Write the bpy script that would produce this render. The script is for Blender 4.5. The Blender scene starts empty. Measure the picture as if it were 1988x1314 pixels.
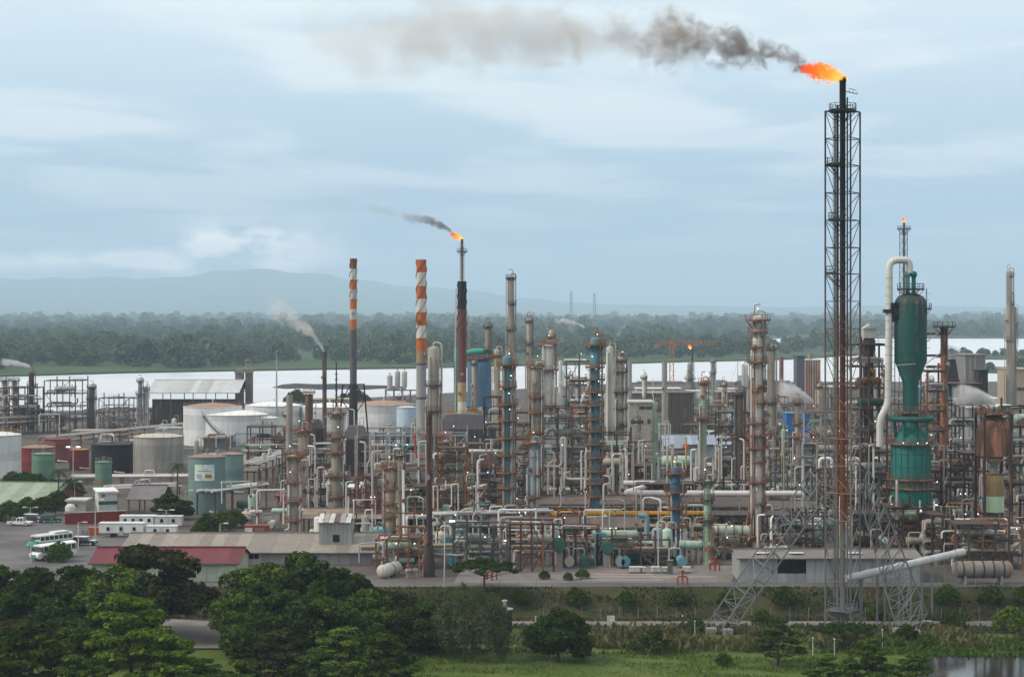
import bpy, math, random
import numpy as np
from mathutils import Vector, Matrix
R = math.radians
SC = bpy.context.scene
COL = SC.collection

# ---------------------------------------------------------------- camera
F = 3600.0; HY = 606.0; CH = 45.0          # focal length in photo pixels, horizon row, camera height
cam_d = bpy.data.cameras.new('camera'); cam = bpy.data.objects.new('camera', cam_d)
COL.objects.link(cam); SC.camera = cam
cam.location = (0, 0, CH); cam.rotation_euler = (R(90), 0, 0)
cam_d.sensor_width = 36.0; cam_d.lens = 36.0 * F / 1988.0
cam_d.shift_y = (HY - 657.0) / 1988.0
cam_d.clip_start = 1.0; cam_d.clip_end = 30000.0

# ---------------------------------------------------------------- world
SUN_EL, SUN_AZ = 42.0, -104.0              # sun veiled by thin cloud, to the left of the view
w = bpy.data.worlds.new('World'); SC.world = w; w.use_nodes = True
nt = w.node_tree; nt.nodes.clear()
def wn(t, **k):
    n = nt.nodes.new(t)
    for a, b in k.items(): setattr(n, a, b)
    return n
def wmath(op, a, b=None, c=None):
    n = wn('ShaderNodeMath', operation=op)
    for i, v in enumerate((a, b, c)):
        if v is None: continue
        if isinstance(v, (int, float)): n.inputs[i].default_value = v
        else: nt.links.new(v, n.inputs[i])
    return n.outputs[0]
tc = wn('ShaderNodeTexCoord'); sep = wn('ShaderNodeSeparateXYZ')
nt.links.new(tc.outputs['Generated'], sep.inputs[0])
X_, Y_, Z_ = sep.outputs
ramp = wn('ShaderNodeValToRGB'); cr = ramp.color_ramp
stops = [(0.0, (.285, .42, .575)), (.045, (.315, .46, .61)), (.085, (.415, .56, .69)), (.125, (.55, .68, .77)),
         (.165, (.69, .795, .85)), (.30, (.95, .99, 1.0)), (1.0, (1.05, 1.07, 1.08))]
while len(cr.elements) < len(stops): cr.elements.new(0.5)
for e, (p, c) in zip(cr.elements, stops): e.position = p; e.color = (*c, 1)
zc = wmath('MAXIMUM', Z_, 0.0)
nt.links.new(zc, ramp.inputs[0])
# long flat cloud streaks, laid out on a cloud deck above the land
den = wmath('ADD', zc, 0.11)
comb = wn('ShaderNodeCombineXYZ')
nt.links.new(wmath('DIVIDE', X_, wmath('ADD', zc, 0.16)), comb.inputs[0])
nt.links.new(wmath('DIVIDE', 1.0, den), comb.inputs[1])
n1 = wn('ShaderNodeTexNoise'); n1.inputs['Scale'].default_value = 1.7; n1.inputs['Detail'].default_value = 7; n1.inputs['Roughness'].default_value = .52
n1.inputs['Distortion'].default_value = .35
nt.links.new(comb.outputs[0], n1.inputs['Vector'])
mr = wn('ShaderNodeMapRange'); mr.inputs[1].default_value = .42; mr.inputs[2].default_value = .62
mr.interpolation_type = 'SMOOTHSTEP'; nt.links.new(n1.outputs[0], mr.inputs[0])
cf = wmath('MULTIPLY', wmath('MULTIPLY', mr.outputs[0], .58), wmath('MINIMUM', wmath('MULTIPLY', zc, 9.0), 1.0))
mix = wn('ShaderNodeMix', data_type='RGBA'); nt.links.new(cf, mix.inputs[0]); nt.links.new(ramp.outputs[0], mix.inputs[6])
mix.inputs[7].default_value = (.93, .95, .93, 1)
# low cumulus bank over the far hills
comb2 = wn('ShaderNodeCombineXYZ'); nt.links.new(wmath('MULTIPLY', X_, 26.0), comb2.inputs[0]); nt.links.new(wmath('MULTIPLY', Z_, 60.0), comb2.inputs[1])
n2 = wn('ShaderNodeTexNoise'); n2.inputs['Scale'].default_value = 1.0; n2.inputs['Detail'].default_value = 6; nt.links.new(comb2.outputs[0], n2.inputs['Vector'])
def gauss(v, m, s):
    d = wmath('DIVIDE', wmath('SUBTRACT', v, m), s)
    return wmath('POWER', 2.718, wmath('MULTIPLY', wmath('MULTIPLY', d, d), -1.0))
mr2 = wn('ShaderNodeMapRange'); mr2.inputs[1].default_value = .40; mr2.inputs[2].default_value = .62; nt.links.new(n2.outputs[0], mr2.inputs[0])
bank = wmath('MULTIPLY', wmath('ADD', wmath('MULTIPLY', gauss(X_, -.142, .035), gauss(Z_, .036, .010)), wmath('MULTIPLY', gauss(X_, -.2, .07), wmath('MULTIPLY', gauss(Z_, .0265, .005), .8))), mr2.outputs[0])
mix2 = wn('ShaderNodeMix', data_type='RGBA'); nt.links.new(wmath('MINIMUM', wmath('MULTIPLY', bank, 2.4), 1.0), mix2.inputs[0]); nt.links.new(mix.outputs[2], mix2.inputs[6])
mix2.inputs[7].default_value = (1.35, 1.24, 1.2, 1)
# below the horizon: muted ground colour
low = wn('ShaderNodeMix', data_type='RGBA'); nt.links.new(wmath('LESS_THAN', Z_, -0.001), low.inputs[0]); nt.links.new(mix2.outputs[2], low.inputs[6]); low.inputs[7].default_value = (.12, .14, .13, 1)
bg = wn('ShaderNodeBackground'); nt.links.new(low.outputs[2], bg.inputs[0]); bg.inputs[1].default_value = 1.0
sky = wn('ShaderNodeTexSky', sky_type='NISHITA'); sky.sun_disc = False; sky.sun_elevation = R(SUN_EL); sky.sun_rotation = R(SUN_AZ)
bg2 = wn('ShaderNodeBackground'); nt.links.new(sky.outputs[0], bg2.inputs[0]); bg2.inputs[1].default_value = .015
addn = wn('ShaderNodeAddShader'); nt.links.new(bg.outputs[0], addn.inputs[0]); nt.links.new(bg2.outputs[0], addn.inputs[1])
out = wn('ShaderNodeOutputWorld'); nt.links.new(addn.outputs[0], out.inputs[0])

# ---------------------------------------------------------------- sun (veiled)
sd = bpy.data.lights.new('sun', 'SUN'); sun = bpy.data.objects.new('sun', sd); COL.objects.link(sun)
sd.energy = 2.7; sd.angle = R(12); sd.color = (1.0, .90, .77)
az = R(SUN_AZ); el = R(SUN_EL)
sv = Vector((math.sin(az) * math.cos(el), math.cos(az) * math.cos(el), math.sin(el)))
sun.rotation_euler = sv.to_track_quat('Z', 'Y').to_euler(); sun.location = sv * 400

SC.view_settings.view_transform = 'Standard'; SC.view_settings.look = 'None'
SC.view_settings.exposure = 0.1; SC.view_settings.gamma = 1.0
SC.cycles.use_denoising = True
SC.cycles.max_bounces = 6; SC.cycles.volume_bounces = 1; SC.cycles.transparent_max_bounces = 24
SC.cycles.diffuse_bounces = 3; SC.cycles.glossy_bounces = 3; SC.cycles.volume_max_steps = 256

# ================================================================ library
random.seed(7)
RN = random.Random(11)
def dist(py, z=0.0): return F * (CH - z) / (py - HY)
def at(px, D): return (px - 994.0) / F * D
def zat(py, D): return CH - (py - HY) / F * D

def lin(c): return c
MATS = {}
def newmat(name):
    m = bpy.data.materials.new(name); m.use_nodes = True
    t = m.node_tree; t.nodes.clear()
    return m, t
def N(t, typ, ins=None, **k):
    n = t.nodes.new(typ)
    for a, b in k.items(): setattr(n, a, b)
    for a, b in (ins or {}).items():
        if hasattr(b, 'links') or hasattr(b, 'is_linked'): t.links.new(b, n.inputs[a])
        else: n.inputs[a].default_value = b
    return n
def M_(t, op, a, b=None, c=None):
    n = t.nodes.new('ShaderNodeMath'); n.operation = op
    for i, v in enumerate((a, b, c)):
        if v is None: continue
        if isinstance(v, (int, float)): n.inputs[i].default_value = v
        else: t.links.new(v, n.inputs[i])
    return n.outputs[0]
def MIX(t, f, a, b, blend='MIX'):
    n = t.nodes.new('ShaderNodeMix'); n.data_type = 'RGBA'; n.blend_type = blend
    for i, v in ((0, f), (6, a), (7, b)):
        if hasattr(v, 'is_linked'): t.links.new(v, n.inputs[i])
        elif i == 0: n.inputs[0].default_value = v
        else: n.inputs[i].default_value = (*v, 1) if len(v) == 3 else v
    return n.outputs[2]
def RAMP(t, fac, stops, interp='LINEAR'):
    n = t.nodes.new('ShaderNodeValToRGB'); e = n.color_ramp.elements; n.color_ramp.interpolation = interp
    while len(e) < len(stops): e.new(.5)
    for q, (p, c) in zip(e, stops): q.position = p; q.color = (*c, 1) if not isinstance(c, (int, float)) else (c, c, c, 1)
    t.links.new(fac, n.inputs[0]); return n.outputs[0]
def POS(t, scale, off=True):
    g = t.nodes.new('ShaderNodeNewGeometry'); mp = t.nodes.new('ShaderNodeMapping')
    mp.inputs['Scale'].default_value = scale
    t.links.new(g.outputs['Position'], mp.inputs[0]); return mp.outputs[0]
def NOISE(t, vec, scale, detail=5, rough=.55, dist_=0.0):
    n = t.nodes.new('ShaderNodeTexNoise'); n.inputs['Scale'].default_value = scale; n.inputs['Detail'].default_value = detail
    n.inputs['Roughness'].default_value = rough; n.inputs['Distortion'].default_value = dist_
    t.links.new(vec, n.inputs['Vector']); return n.outputs[0]
def finish(t, color, rough=.6, metal=0.0, bump=None, bstr=.3, spec=.2):
    p = t.nodes.new('ShaderNodeBsdfPrincipled')
    if hasattr(color, 'is_linked'): t.links.new(color, p.inputs['Base Color'])
    else: p.inputs['Base Color'].default_value = (*color, 1)
    if hasattr(rough, 'is_linked'): t.links.new(rough, p.inputs['Roughness'])
    else: p.inputs['Roughness'].default_value = rough
    p.inputs['Metallic'].default_value = metal
    p.inputs['Specular IOR Level'].default_value = spec
    if bump is not None:
        b = t.nodes.new('ShaderNodeBump'); b.inputs['Strength'].default_value = bstr; b.inputs['Distance'].default_value = .1
        t.links.new(bump, b.inputs['Height']); t.links.new(b.outputs[0], p.inputs['Normal'])
    o = t.nodes.new('ShaderNodeOutputMaterial'); t.links.new(p.outputs[0], o.inputs[0])
    return p
RUST = (.17, .075, .04)
def paint(col, rust=.3, dirt=.35, rough=.6, metal=0.0, rustc=RUST, streak=.1, zr=None):
    """aged paint: streaks of rust and grime run down the surface; zr = [(z, colour)...] bands that belong to the thing"""
    key = ('p', col, rust, dirt, rough, metal, rustc, streak, str(zr))
    if key in MATS: return MATS[key]
    m, t = newmat('paint'); k_ = .86 if max(col) < .45 else .92; base = tuple(x * k_ for x in col)
    if zr: zr = [(z, tuple(x * .8 for x in c)) for z, c in zr]
    if zr:
        g = t.nodes.new('ShaderNodeNewGeometry'); s = t.nodes.new('ShaderNodeSeparateXYZ'); t.links.new(g.outputs['Position'], s.inputs[0])
        z0, z1 = zr[0][0], zr[-1][0]
        wob = M_(t, 'MULTIPLY', M_(t, 'SUBTRACT', NOISE(t, POS(t, (1, 1, .3)), .5), .5), (z1 - z0) * .16)
        fz = M_(t, 'DIVIDE', M_(t, 'SUBTRACT', M_(t, 'ADD', s.outputs[2], wob), z0), z1 - z0)
        base = RAMP(t, fz, [((z - z0) / (z1 - z0), c) for z, c in zr])
    info = t.nodes.new('ShaderNodeObjectInfo')
    val = M_(t, 'ADD', M_(t, 'MULTIPLY', info.outputs['Random'], .34), .80)
    big = NOISE(t, POS(t, (1, 1, .5)), .35, 4)
    val = M_(t, 'MULTIPLY', val, M_(t, 'ADD', M_(t, 'MULTIPLY', big, .5), .75))
    vc = t.nodes.new('ShaderNodeCombineColor')
    for i in range(3): t.links.new(val, vc.inputs[i])
    c = MIX(t, 1.0, base, vc.outputs[0], 'MULTIPLY')
    st = NOISE(t, POS(t, (1, 1, streak)), 1.1, 7, .62)
    dm = RAMP(t, st, [(.42, 0.0), (.75, 1.0)])
    c = MIX(t, M_(t, 'MULTIPLY', dm, dirt), c, (.075, .062, .05))
    st2 = NOISE(t, POS(t, (1.3, 1.3, streak * 1.6)), .8, 8, .66, .4)
    lo = .72 - .34 * rust
    rm = RAMP(t, st2, [(lo, 0.0), (lo + .1, 1.0)])
    rv = MIX(t, NOISE(t, POS(t, (1, 1, 1)), 2.2, 3), rustc, tuple(x * 2.1 for x in rustc))
    c = MIX(t, M_(t, 'MULTIPLY', rm, min(1, .35 + rust * .8)), c, rv)
    finish(t, c, rough, metal)
    MATS[key] = m; return m
def emit(col, s):
    key = ('e', col, s)
    if key in MATS: return MATS[key]
    m, t = newmat('lamp_glow'); e = N(t, 'ShaderNodeEmission', {0: (*col, 1), 1: s})
    o = N(t, 'ShaderNodeOutputMaterial'); t.links.new(e.outputs[0], o.inputs[0]); MATS[key] = m; return m
def glassy(col, rough=.12):
    key = ('g', col, rough)
    if key in MATS: return MATS[key]
    m, t = newmat('glass_pane'); finish(t, col, rough, 0, spec=.6); MATS[key] = m; return m

class MB:
    def __init__(s): s.v = []; s.f = []
    def _add(s, vs, fs):
        k = len(s.v); s.v.extend([tuple(v) for v in vs]); s.f.extend([tuple(i + k for i in f) for f in fs]); return s
    def box(s, c, d, rz=0.0):
        cx, cy, cz = c; a, b, e = d[0] / 2, d[1] / 2, d[2] / 2; co, si = math.cos(rz), math.sin(rz)
        vs = []
        for z in (-e, e):
            for x, y in ((-a, -b), (a, -b), (a, b), (-a, b)): vs.append((cx + x * co - y * si, cy + x * si + y * co, cz + z))
        return s._add(vs, [(3, 2, 1, 0), (4, 5, 6, 7), (0, 1, 5, 4), (1, 2, 6, 5), (2, 3, 7, 6), (3, 0, 4, 7)])
    def bar(s, p, q, wd, h=None):
        p, q = Vector(p), Vector(q); d = q - p
        if d.length < 1e-5: return s
        rot = d.to_track_quat('Z', 'X'); h = h or wd; vs = []
        for zz in (0, d.length):
            for x, y in ((-1, -1), (1, -1), (1, 1), (-1, 1)): vs.append(p + rot @ Vector((x * wd / 2, y * h / 2, zz)))
        return s._add(vs, [(3, 2, 1, 0), (4, 5, 6, 7), (0, 1, 5, 4), (1, 2, 6, 5), (2, 3, 7, 6), (3, 0, 4, 7)])
    def tube(s, p, q, r, r2=None, n=10, cap=True):
        p, q = Vector(p), Vector(q); d = q - p; rot = d.to_track_quat('Z', 'X'); r2 = r if r2 is None else r2; vs = []
        for zz, rr in ((0, r), (d.length, r2)):
            for i in range(n): a = 2 * math.pi * i / n; vs.append(p + rot @ Vector((rr * math.cos(a), rr * math.sin(a), zz)))
        fs = [(i, (i + 1) % n, n + (i + 1) % n, n + i) for i in range(n)]
        if cap: fs += [tuple(range(n - 1, -1, -1)), tuple(range(n, 2 * n))]
        return s._add(vs, fs)
    def lathe(s, prof, n=20, c=(0, 0, 0), axis='z', cap=True):
        vs = []; m = len(prof)
        for r, z in prof:
            for i in range(n):
                a = 2 * math.pi * i / n; x, y = r * math.cos(a), r * math.sin(a)
                v = (x, y, z) if axis == 'z' else ((z, x, y) if axis == 'x' else (x, z, y))
                vs.append((v[0] + c[0], v[1] + c[1], v[2] + c[2]))
        fs = []
        for j in range(m - 1):
            for i in range(n):
                q = (j * n + i, j * n + (i + 1) % n, (j + 1) * n + (i + 1) % n, (j + 1) * n + i)
                fs.append(q if axis != 'y' else q[::-1])
        if cap: fs += [tuple(range(n - 1, -1, -1)), tuple(range((m - 1) * n, m * n))]
        return s._add(vs, fs)
    def pipe(s, pts, r, n=8, bend=None):
        pts = [Vector(p) for p in pts]; bend = bend if bend is not None else r * 3
        out = [pts[0]]
        for a, b, c in zip(pts, pts[1:], pts[2:]):
            d1 = (a - b); d2 = (c - b); k = min(bend, d1.length * .45, d2.length * .45)
            if d1.length < 1e-4 or d2.length < 1e-4: continue
            p1 = b + d1.normalized() * k; p2 = b + d2.normalized() * k
            for tt in (0, .33, .67, 1): out.append(p1 * (1 - tt) ** 2 + b * 2 * tt * (1 - tt) + p2 * tt * tt)
        out.append(pts[-1])
        vs = []; up = None; m = len(out)
        for i, p in enumerate(out):
            d = (out[min(i + 1, m - 1)] - out[max(i - 1, 0)]).normalized()
            if up is None: up = d.orthogonal().normalized()
            up = (up - d * up.dot(d)); up = up.normalized() if up.length > 1e-4 else d.orthogonal().normalized()
            si = d.cross(up)
            for j in range(n): a = 2 * math.pi * j / n; vs.append(p + (up * math.cos(a) + si * math.sin(a)) * r)
        fs = [(k * n + j, k * n + (j + 1) % n, (k + 1) * n + (j + 1) % n, (k + 1) * n + j) for k in range(m - 1) for j in range(n)]
        fs += [tuple(range(n - 1, -1, -1)), tuple(range((m - 1) * n, m * n))]
        return s._add(vs, fs)
    def prism(s, poly, y0, y1):      # outline in x-z pushed along y
        n = len(poly); vs = [(x, y0, z) for x, z in poly] + [(x, y1, z) for x, z in poly]
        fs = [tuple(range(n)), tuple(range(2 * n - 1, n - 1, -1))] + [(i, n + i, n + (i + 1) % n, (i + 1) % n) for i in range(n)]
        return s._add(vs, fs)
    def mesh(s, name, m, smooth=False):
        me = bpy.data.meshes.new(name); me.from_pydata(s.v, [], s.f)
        if m: me.materials.append(m)
        if smooth:
            for p in me.polygons: p.use_smooth = True
            try: me.set_sharp_from_angle(angle=R(40))
            except Exception: pass
        return me
    def build(s, name, m, parent=None, smooth=False, loc=None, rz=None):
        return link(name, s.mesh(name, m, smooth), parent, loc, rz)
def link(name, me, parent=None, loc=None, rz=None):
    o = bpy.data.objects.new(name, me); COL.objects.link(o)
    if parent: o.parent = parent
    if loc is not None: o.location = loc
    if rz: o.rotation_euler = (0, 0, rz)
    return o
def tag(o, label, cat, group=None, kind=None):
    if label: o['label'] = label
    if cat: o['category'] = cat
    if group: o['group'] = group
    if kind or label: o['kind'] = kind or 'thing'
    return o
def T(name, label, cat, loc, group=None, rz=0.0):
    o = bpy.data.objects.new(name, None); COL.objects.link(o); o.location = loc; o.rotation_euler = (0, 0, rz); o.empty_display_size = .5
    return tag(o, label, cat, group)
def struct(o): o['kind'] = 'structure'; return o
def copy_tree(o, parent=None):
    c = o.copy(); COL.objects.link(c); c.parent = parent
    for ch in list(o.children): copy_tree(ch, c)
    return c
UNIT = {}
def unit(kind, m):
    k = (kind, m.name)
    if k not in UNIT:
        b = MB()
        if kind == 'box': b.box((0, 0, .5), (1, 1, 1))
        elif kind == 'rod': b.tube((0, 0, 0), (0, 0, 1), 1, n=8)
        elif kind == 'ball': b.lathe([(.01, -1), (.6, -.8), (.95, -.3), (.95, .3), (.6, .8), (.01, 1)], 8)
        UNIT[k] = b.mesh(kind, m, kind != 'box')
    return UNIT[k]
def beam(par, p, q, wd, m, name='beam', h=None, kind='box'):
    p, q = Vector(p), Vector(q); d = q - p
    o = link(name, unit(kind, m), par, p); o.rotation_mode = 'QUATERNION'
    o.rotation_quaternion = d.to_track_quat('Z', 'X'); o.scale = (wd, h or wd, d.length); return o
def rod(par, p, q, r, m, name='pipe'): return beam(par, p, q, r, m, name, kind='rod')
def lamp(par, p, r=.095, s=None):
    o = link('lamp', unit('ball', LAMP), par, p); o.scale = (r, r, r); return o
def tri_mesh(name, verts, faces4, m):
    """numpy quads -> mesh"""
    me = bpy.data.meshes.new(name); n = len(verts); k = len(faces4)
    me.vertices.add(n); me.vertices.foreach_set('co', verts.astype(np.float32).ravel())
    me.loops.add(k * 4); me.loops.foreach_set('vertex_index', faces4.astype(np.int32).ravel())
    me.polygons.add(k); me.polygons.foreach_set('loop_start', np.arange(0, k * 4, 4, dtype=np.int32))
    me.update(calc_edges=True); me.validate()
    if m: me.materials.append(m)
    return me

# ---- palette
LAMP = emit((1.0, .93, .80), 4.0)
ORANGE = paint((.24, .105, .035), .55, .4)
YELLOW = paint((.42, .22, .03), .3, .25)
RUSTY = paint((.13, .065, .04), .8, .4)
BROWN = paint((.085, .06, .048), .6, .4)
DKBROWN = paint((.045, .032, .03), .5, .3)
BLACK = paint((.018, .016, .018), .15, .2)
GREY = paint((.30, .29, .275), .28, .45)
LGREY = paint((.52, .505, .46), .25, .4)
DGREY = paint((.12, .118, .12), .3, .4)
PURPLE = paint((.075, .066, .075), .35, .3)
WHITE = paint((.66, .66, .63), .12, .22)
WHITER = paint((.58, .57, .53), .42, .35)
GALV = paint((.20, .205, .215), .06, .22, .5, .2)
TAN = paint((.42, .345, .26), .42, .4)
TANGREY = paint((.34, .305, .255), .42, .42)
BLUE = paint((.09, .225, .28), .28, .4)
BLUE2 = paint((.05, .15, .26), .25, .4)
PBLUE = paint((.33, .40, .44), .2, .3)
TEAL = paint((.008, .14, .12), .2, .35)
TEALD = paint((.012, .10, .085), .35, .45)
PGREEN = paint((.30, .40, .29), .35, .35)
MINT = paint((.36, .48, .40), .25, .3)
DGREEN = paint((.03, .10, .075), .3, .3)
RED = paint((.30, .035, .03), .2, .25)
PINKPIPE = paint((.48, .40, .38), .25, .25)
STEELPIPE = paint((.48, .475, .47), .15, .3, .4, .35)
CONC = paint((.30, .275, .25), .1, .45)
ROOFTAN = paint((.13, .096, .082), .4, .6, streak=.5)
CORR = paint((.34, .35, .345), .14, .35, .5, .2)
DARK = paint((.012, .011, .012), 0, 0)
PAL = [GREY, TAN, TANGREY, LGREY, RUSTY, BROWN, WHITE, STEELPIPE, WHITER, PINKPIPE, MINT, BLUE, ORANGE]
CNAME = {k.name: v for k, v in ((GREY, 'grey'), (TAN, 'tan'), (TANGREY, 'grey-tan'), (LGREY, 'pale grey'), (RUSTY, 'rusty'), (BROWN, 'brown'), (WHITE, 'white'), (STEELPIPE, 'silver'), (WHITER, 'stained white'), (PINKPIPE, 'pinkish'), (MINT, 'mint'), (BLUE, 'teal blue'), (ORANGE, 'orange'), (DGREEN, 'dark green'), (PBLUE, 'pale blue'))}
# ================================================================ terrain
Y_FOOT, Y_TOP, Z_LOW, Z_RIV = 297.0, 303.4, -4.0, -2.5
def m_ground():
    m, t = newmat('pad_ground')
    a = NOISE(t, POS(t, (1, 1, 1)), .06, 6, .6); b = NOISE(t, POS(t, (1, 1, 1)), .7, 7, .65)
    c = RAMP(t, a, [(.3, (.05, .042, .038)), (.5, (.085, .07, .062)), (.68, (.14, .12, .105))])
    c = MIX(t, RAMP(t, b, [(.45, 0.0), (.72, 1.0)]), c, (.07, .058, .05))
    gr = RAMP(t, NOISE(t, POS(t, (1, 1, 1)), .035, 5, .6), [(.58, 0.0), (.66, .75)])
    c = MIX(t, gr, c, (.075, .085, .032))
    finish(t, c, .9, spec=.15); return m
def m_grass(c0, c1, c2, sc=.12):
    m, t = newmat('grass_ground')
    a = NOISE(t, POS(t, (1, 1, 1)), sc, 7, .65); b = NOISE(t, POS(t, (1, 1, 1)), 1.6, 6, .7)
    c = RAMP(t, a, [(.32, c0), (.5, c1), (.68, c2)])
    c = MIX(t, RAMP(t, b, [(.35, 0.0), (.7, .7)]), c, tuple(x * .45 for x in c1))
    finish(t, c, .9, bump=b, bstr=.6, spec=.1); return m
G_PAD = m_ground()
G_LAWN = m_grass((.045, .075, .016), (.08, .12, .024), (.12, .13, .04))
G_BANK = m_grass((.025, .03, .013), (.048, .052, .02), (.09, .068, .04), .2)
G_MUD = m_grass((.03, .028, .024), (.05, .045, .038), (.06, .06, .035), .1)
G_FAR = m_grass((.03, .055, .018), (.05, .085, .025), (.07, .10, .035), .01)
XB = [-15000, -1000, -228, -103, 85, 331, 15000]; YB = [700, 760, 826, 942, 1200, 1205, 1205]
def near_bank(x): return float(np.interp(x, XB, YB))
xs = sorted(set([-15000, 15000, -11000, 11000, -8000, 8000, -6000, -4000, -2500, -1500, -1000, -700, 700, 1000, 1500, 2500, 4000, 6000] + list(range(-500, 501, 10))))
RG = random.Random(3)
rows = []
for d in (-60, 60, 150, 200, 225, 240, 250, 260, 270, 280, 290): rows.append((lambda x, d=d: d, Z_LOW, 0))
for k in range(9):
    f_ = k / 8; s_ = f_ * f_ * (3 - 2 * f_)
    rows.append((lambda x, f_=f_: Y_FOOT + (Y_TOP - Y_FOOT) * f_, Z_LOW * (1 - s_), 1))
for k in (.005, .03, .08, .15, .25, .4, .6, .8, 1.0):
    rows.append((lambda x, k=k: Y_TOP + (near_bank(x) - Y_TOP) * k, 0.0, 2))
rows.append((lambda x: near_bank(x) + 6, -1.6, 3)); rows.append((lambda x: near_bank(x) + 18, -6.0, 3)); rows.append((lambda x: 3290, -6.0, 3))
rows.append((lambda x: 3330, -1.0, 4)); rows.append((lambda x: 4300, 0.0, 4)); rows.append((lambda x: 20200, 0.0, 4))
v = []; f = []; mi = []
nx = len(xs)
for j, (fy, z, k) in enumerate(rows):
    for x in xs:
        dz = 0.0
        if k == 1 and -4 < z < 0: dz = RG.uniform(-.25, .25)
        if k == 0 and j > 3: dz = .18 * math.sin(x * .13 + j) + RG.uniform(-.08, .08)
        v.append((x, fy(x), z + dz))
for j in range(len(rows) - 1):
    for i in range(nx - 1):
        f.append((j * nx + i, j * nx + i + 1, (j + 1) * nx + i + 1, (j + 1) * nx + i)); mi.append(max(rows[j][2], rows[j + 1][2]) if rows[j + 1][2] != 2 or rows[j][2] == 2 else 1)
me = bpy.data.meshes.new('ground'); me.from_pydata(v, [], f)
for m in (G_LAWN, G_BANK, G_PAD, G_MUD, G_FAR): me.materials.append(m)
for p, k in zip(me.polygons, mi): p.material_index = k; p.use_smooth = k in (0, 1)
struct(link('ground', me))

def sheet(name, pts, z, m, kind='structure'):
    me = bpy.data.meshes.new(name); me.from_pydata([(x, y, z) for x, y in pts], [], [tuple(range(len(pts)))]); me.materials.append(m)
    o = link(name, me); o['kind'] = kind; return o
def gp(px, py, z=0.0):
    d = dist(py, z); return (at(px, d), d)
# river
m, t = newmat('river_water')
n_a = NOISE(t, POS(t, (.05, .25, 1)), 1.0, 6, .6); n_b = NOISE(t, POS(t, (.004, .03, 1)), 1.0, 4, .5)
rgh = RAMP(t, n_b, [(.35, .30), (.7, .44)])
bm_ = N(t, 'ShaderNodeBump', {'Strength': .5, 'Distance': .6, 'Height': n_a})
df = N(t, 'ShaderNodeBsdfDiffuse', {0: (.16, .145, .12, 1)}); gl = N(t, 'ShaderNodeBsdfGlossy', {0: (.97, .97, .97, 1), 1: rgh, 'Normal': bm_.outputs[0]})
fr = N(t, 'ShaderNodeFresnel', {0: 1.33}); mxr = N(t, 'ShaderNodeMixShader', {0: fr.outputs[0]})
t.links.new(df.outputs[0], mxr.inputs[1]); t.links.new(gl.outputs[0], mxr.inputs[2])
o = N(t, 'ShaderNodeOutputMaterial'); t.links.new(mxr.outputs[0], o.inputs[0])
RIVER = m
sheet('river', [(-14990, 690), (14990, 690), (14990, 3325), (-14990, 3325)], Z_RIV, RIVER)
# the low wooded land across the river: a long spit that ends in a point
def land(name, pts, zt, m):
    poly = [gp(px, py, zt) for px, py in pts]
    if name == 'far_shore': poly += [(-900, 3326), (-14980, 3326), (-14980, 1300)]
    b = MB(); n = len(poly)
    b._add([(x, y, zt) for x, y in poly] + [(x, y, -6) for x, y in poly], [tuple(range(n))] + [(i, n + i, n + (i + 1) % n, (i + 1) % n) for i in range(n)])
    return struct(b.build(name, m))
land('far_shore', [(-600, 742), (-100, 731), (60, 726.5), (240, 721.5), (400, 718.5), (620, 715), (800, 712.5), (1000, 708), (1200, 704), (1350, 700), (1500, 697), (1600, 692),
                   (1690, 684), (1700, 676), (1640, 670), (1500, 666), (1400, 662), (1350, 658.5)], -1.2, G_FAR)
land('island', [(1815, 692), (1900, 696), (2100, 697), (2100, 686), (1900, 685)], -1.4, G_FAR)
land('island', [(1835, 716), (1880, 721), (1990, 723), (2100, 722), (2100, 714), (1900, 711)], -1.4, G_FAR)
land('sandbar', [(528, 752), (556, 754.5), (590, 753.5), (620, 756), (668, 755), (700, 756.5), (742, 754), (770, 755), (790, 751), (752, 748), (700, 747), (660, 744.5), (610, 745.5), (575, 744), (548, 746)], -2.38, G_MUD)
# hills
HP = [(-3000, 45), (-900, 95), (-300, 110), (60, 128), (170, 121), (300, 119), (420, 152), (480, 158), (560, 138), (700, 120), (850, 95), (1000, 62), (1150, 44), (1300, 36), (1500, 33), (1800, 36), (2300, 30), (5000, 30)]
b = MB(); HX = list(range(-1650, 3640, 16)); vv = []
RH = random.Random(5)
for j, (yy, k) in enumerate(((12500, 0.0), (15000, .16), (17000, .45), (18500, .8), (19300, 1.0), (20000, .7))):
    for px in HX:
        h = float(np.interp(px, [q[0] for q in HP], [q[1] for q in HP]))
        h = h * k * (1 + .05 * math.sin(px * .017 + j) + .025 * math.sin(px * .06 + 2 * j)) + RH.uniform(0, 2)
        vv.append((at(px, yy), yy, h * 3.26 - 8))
n = len(HX)
b._add(vv, [(j * n + i, j * n + i + 1, (j + 1) * n + i + 1, (j + 1) * n + i) for j in range(5) for i in range(n - 1)])
struct(b.build('hills', G_FAR, smooth=True))

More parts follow.
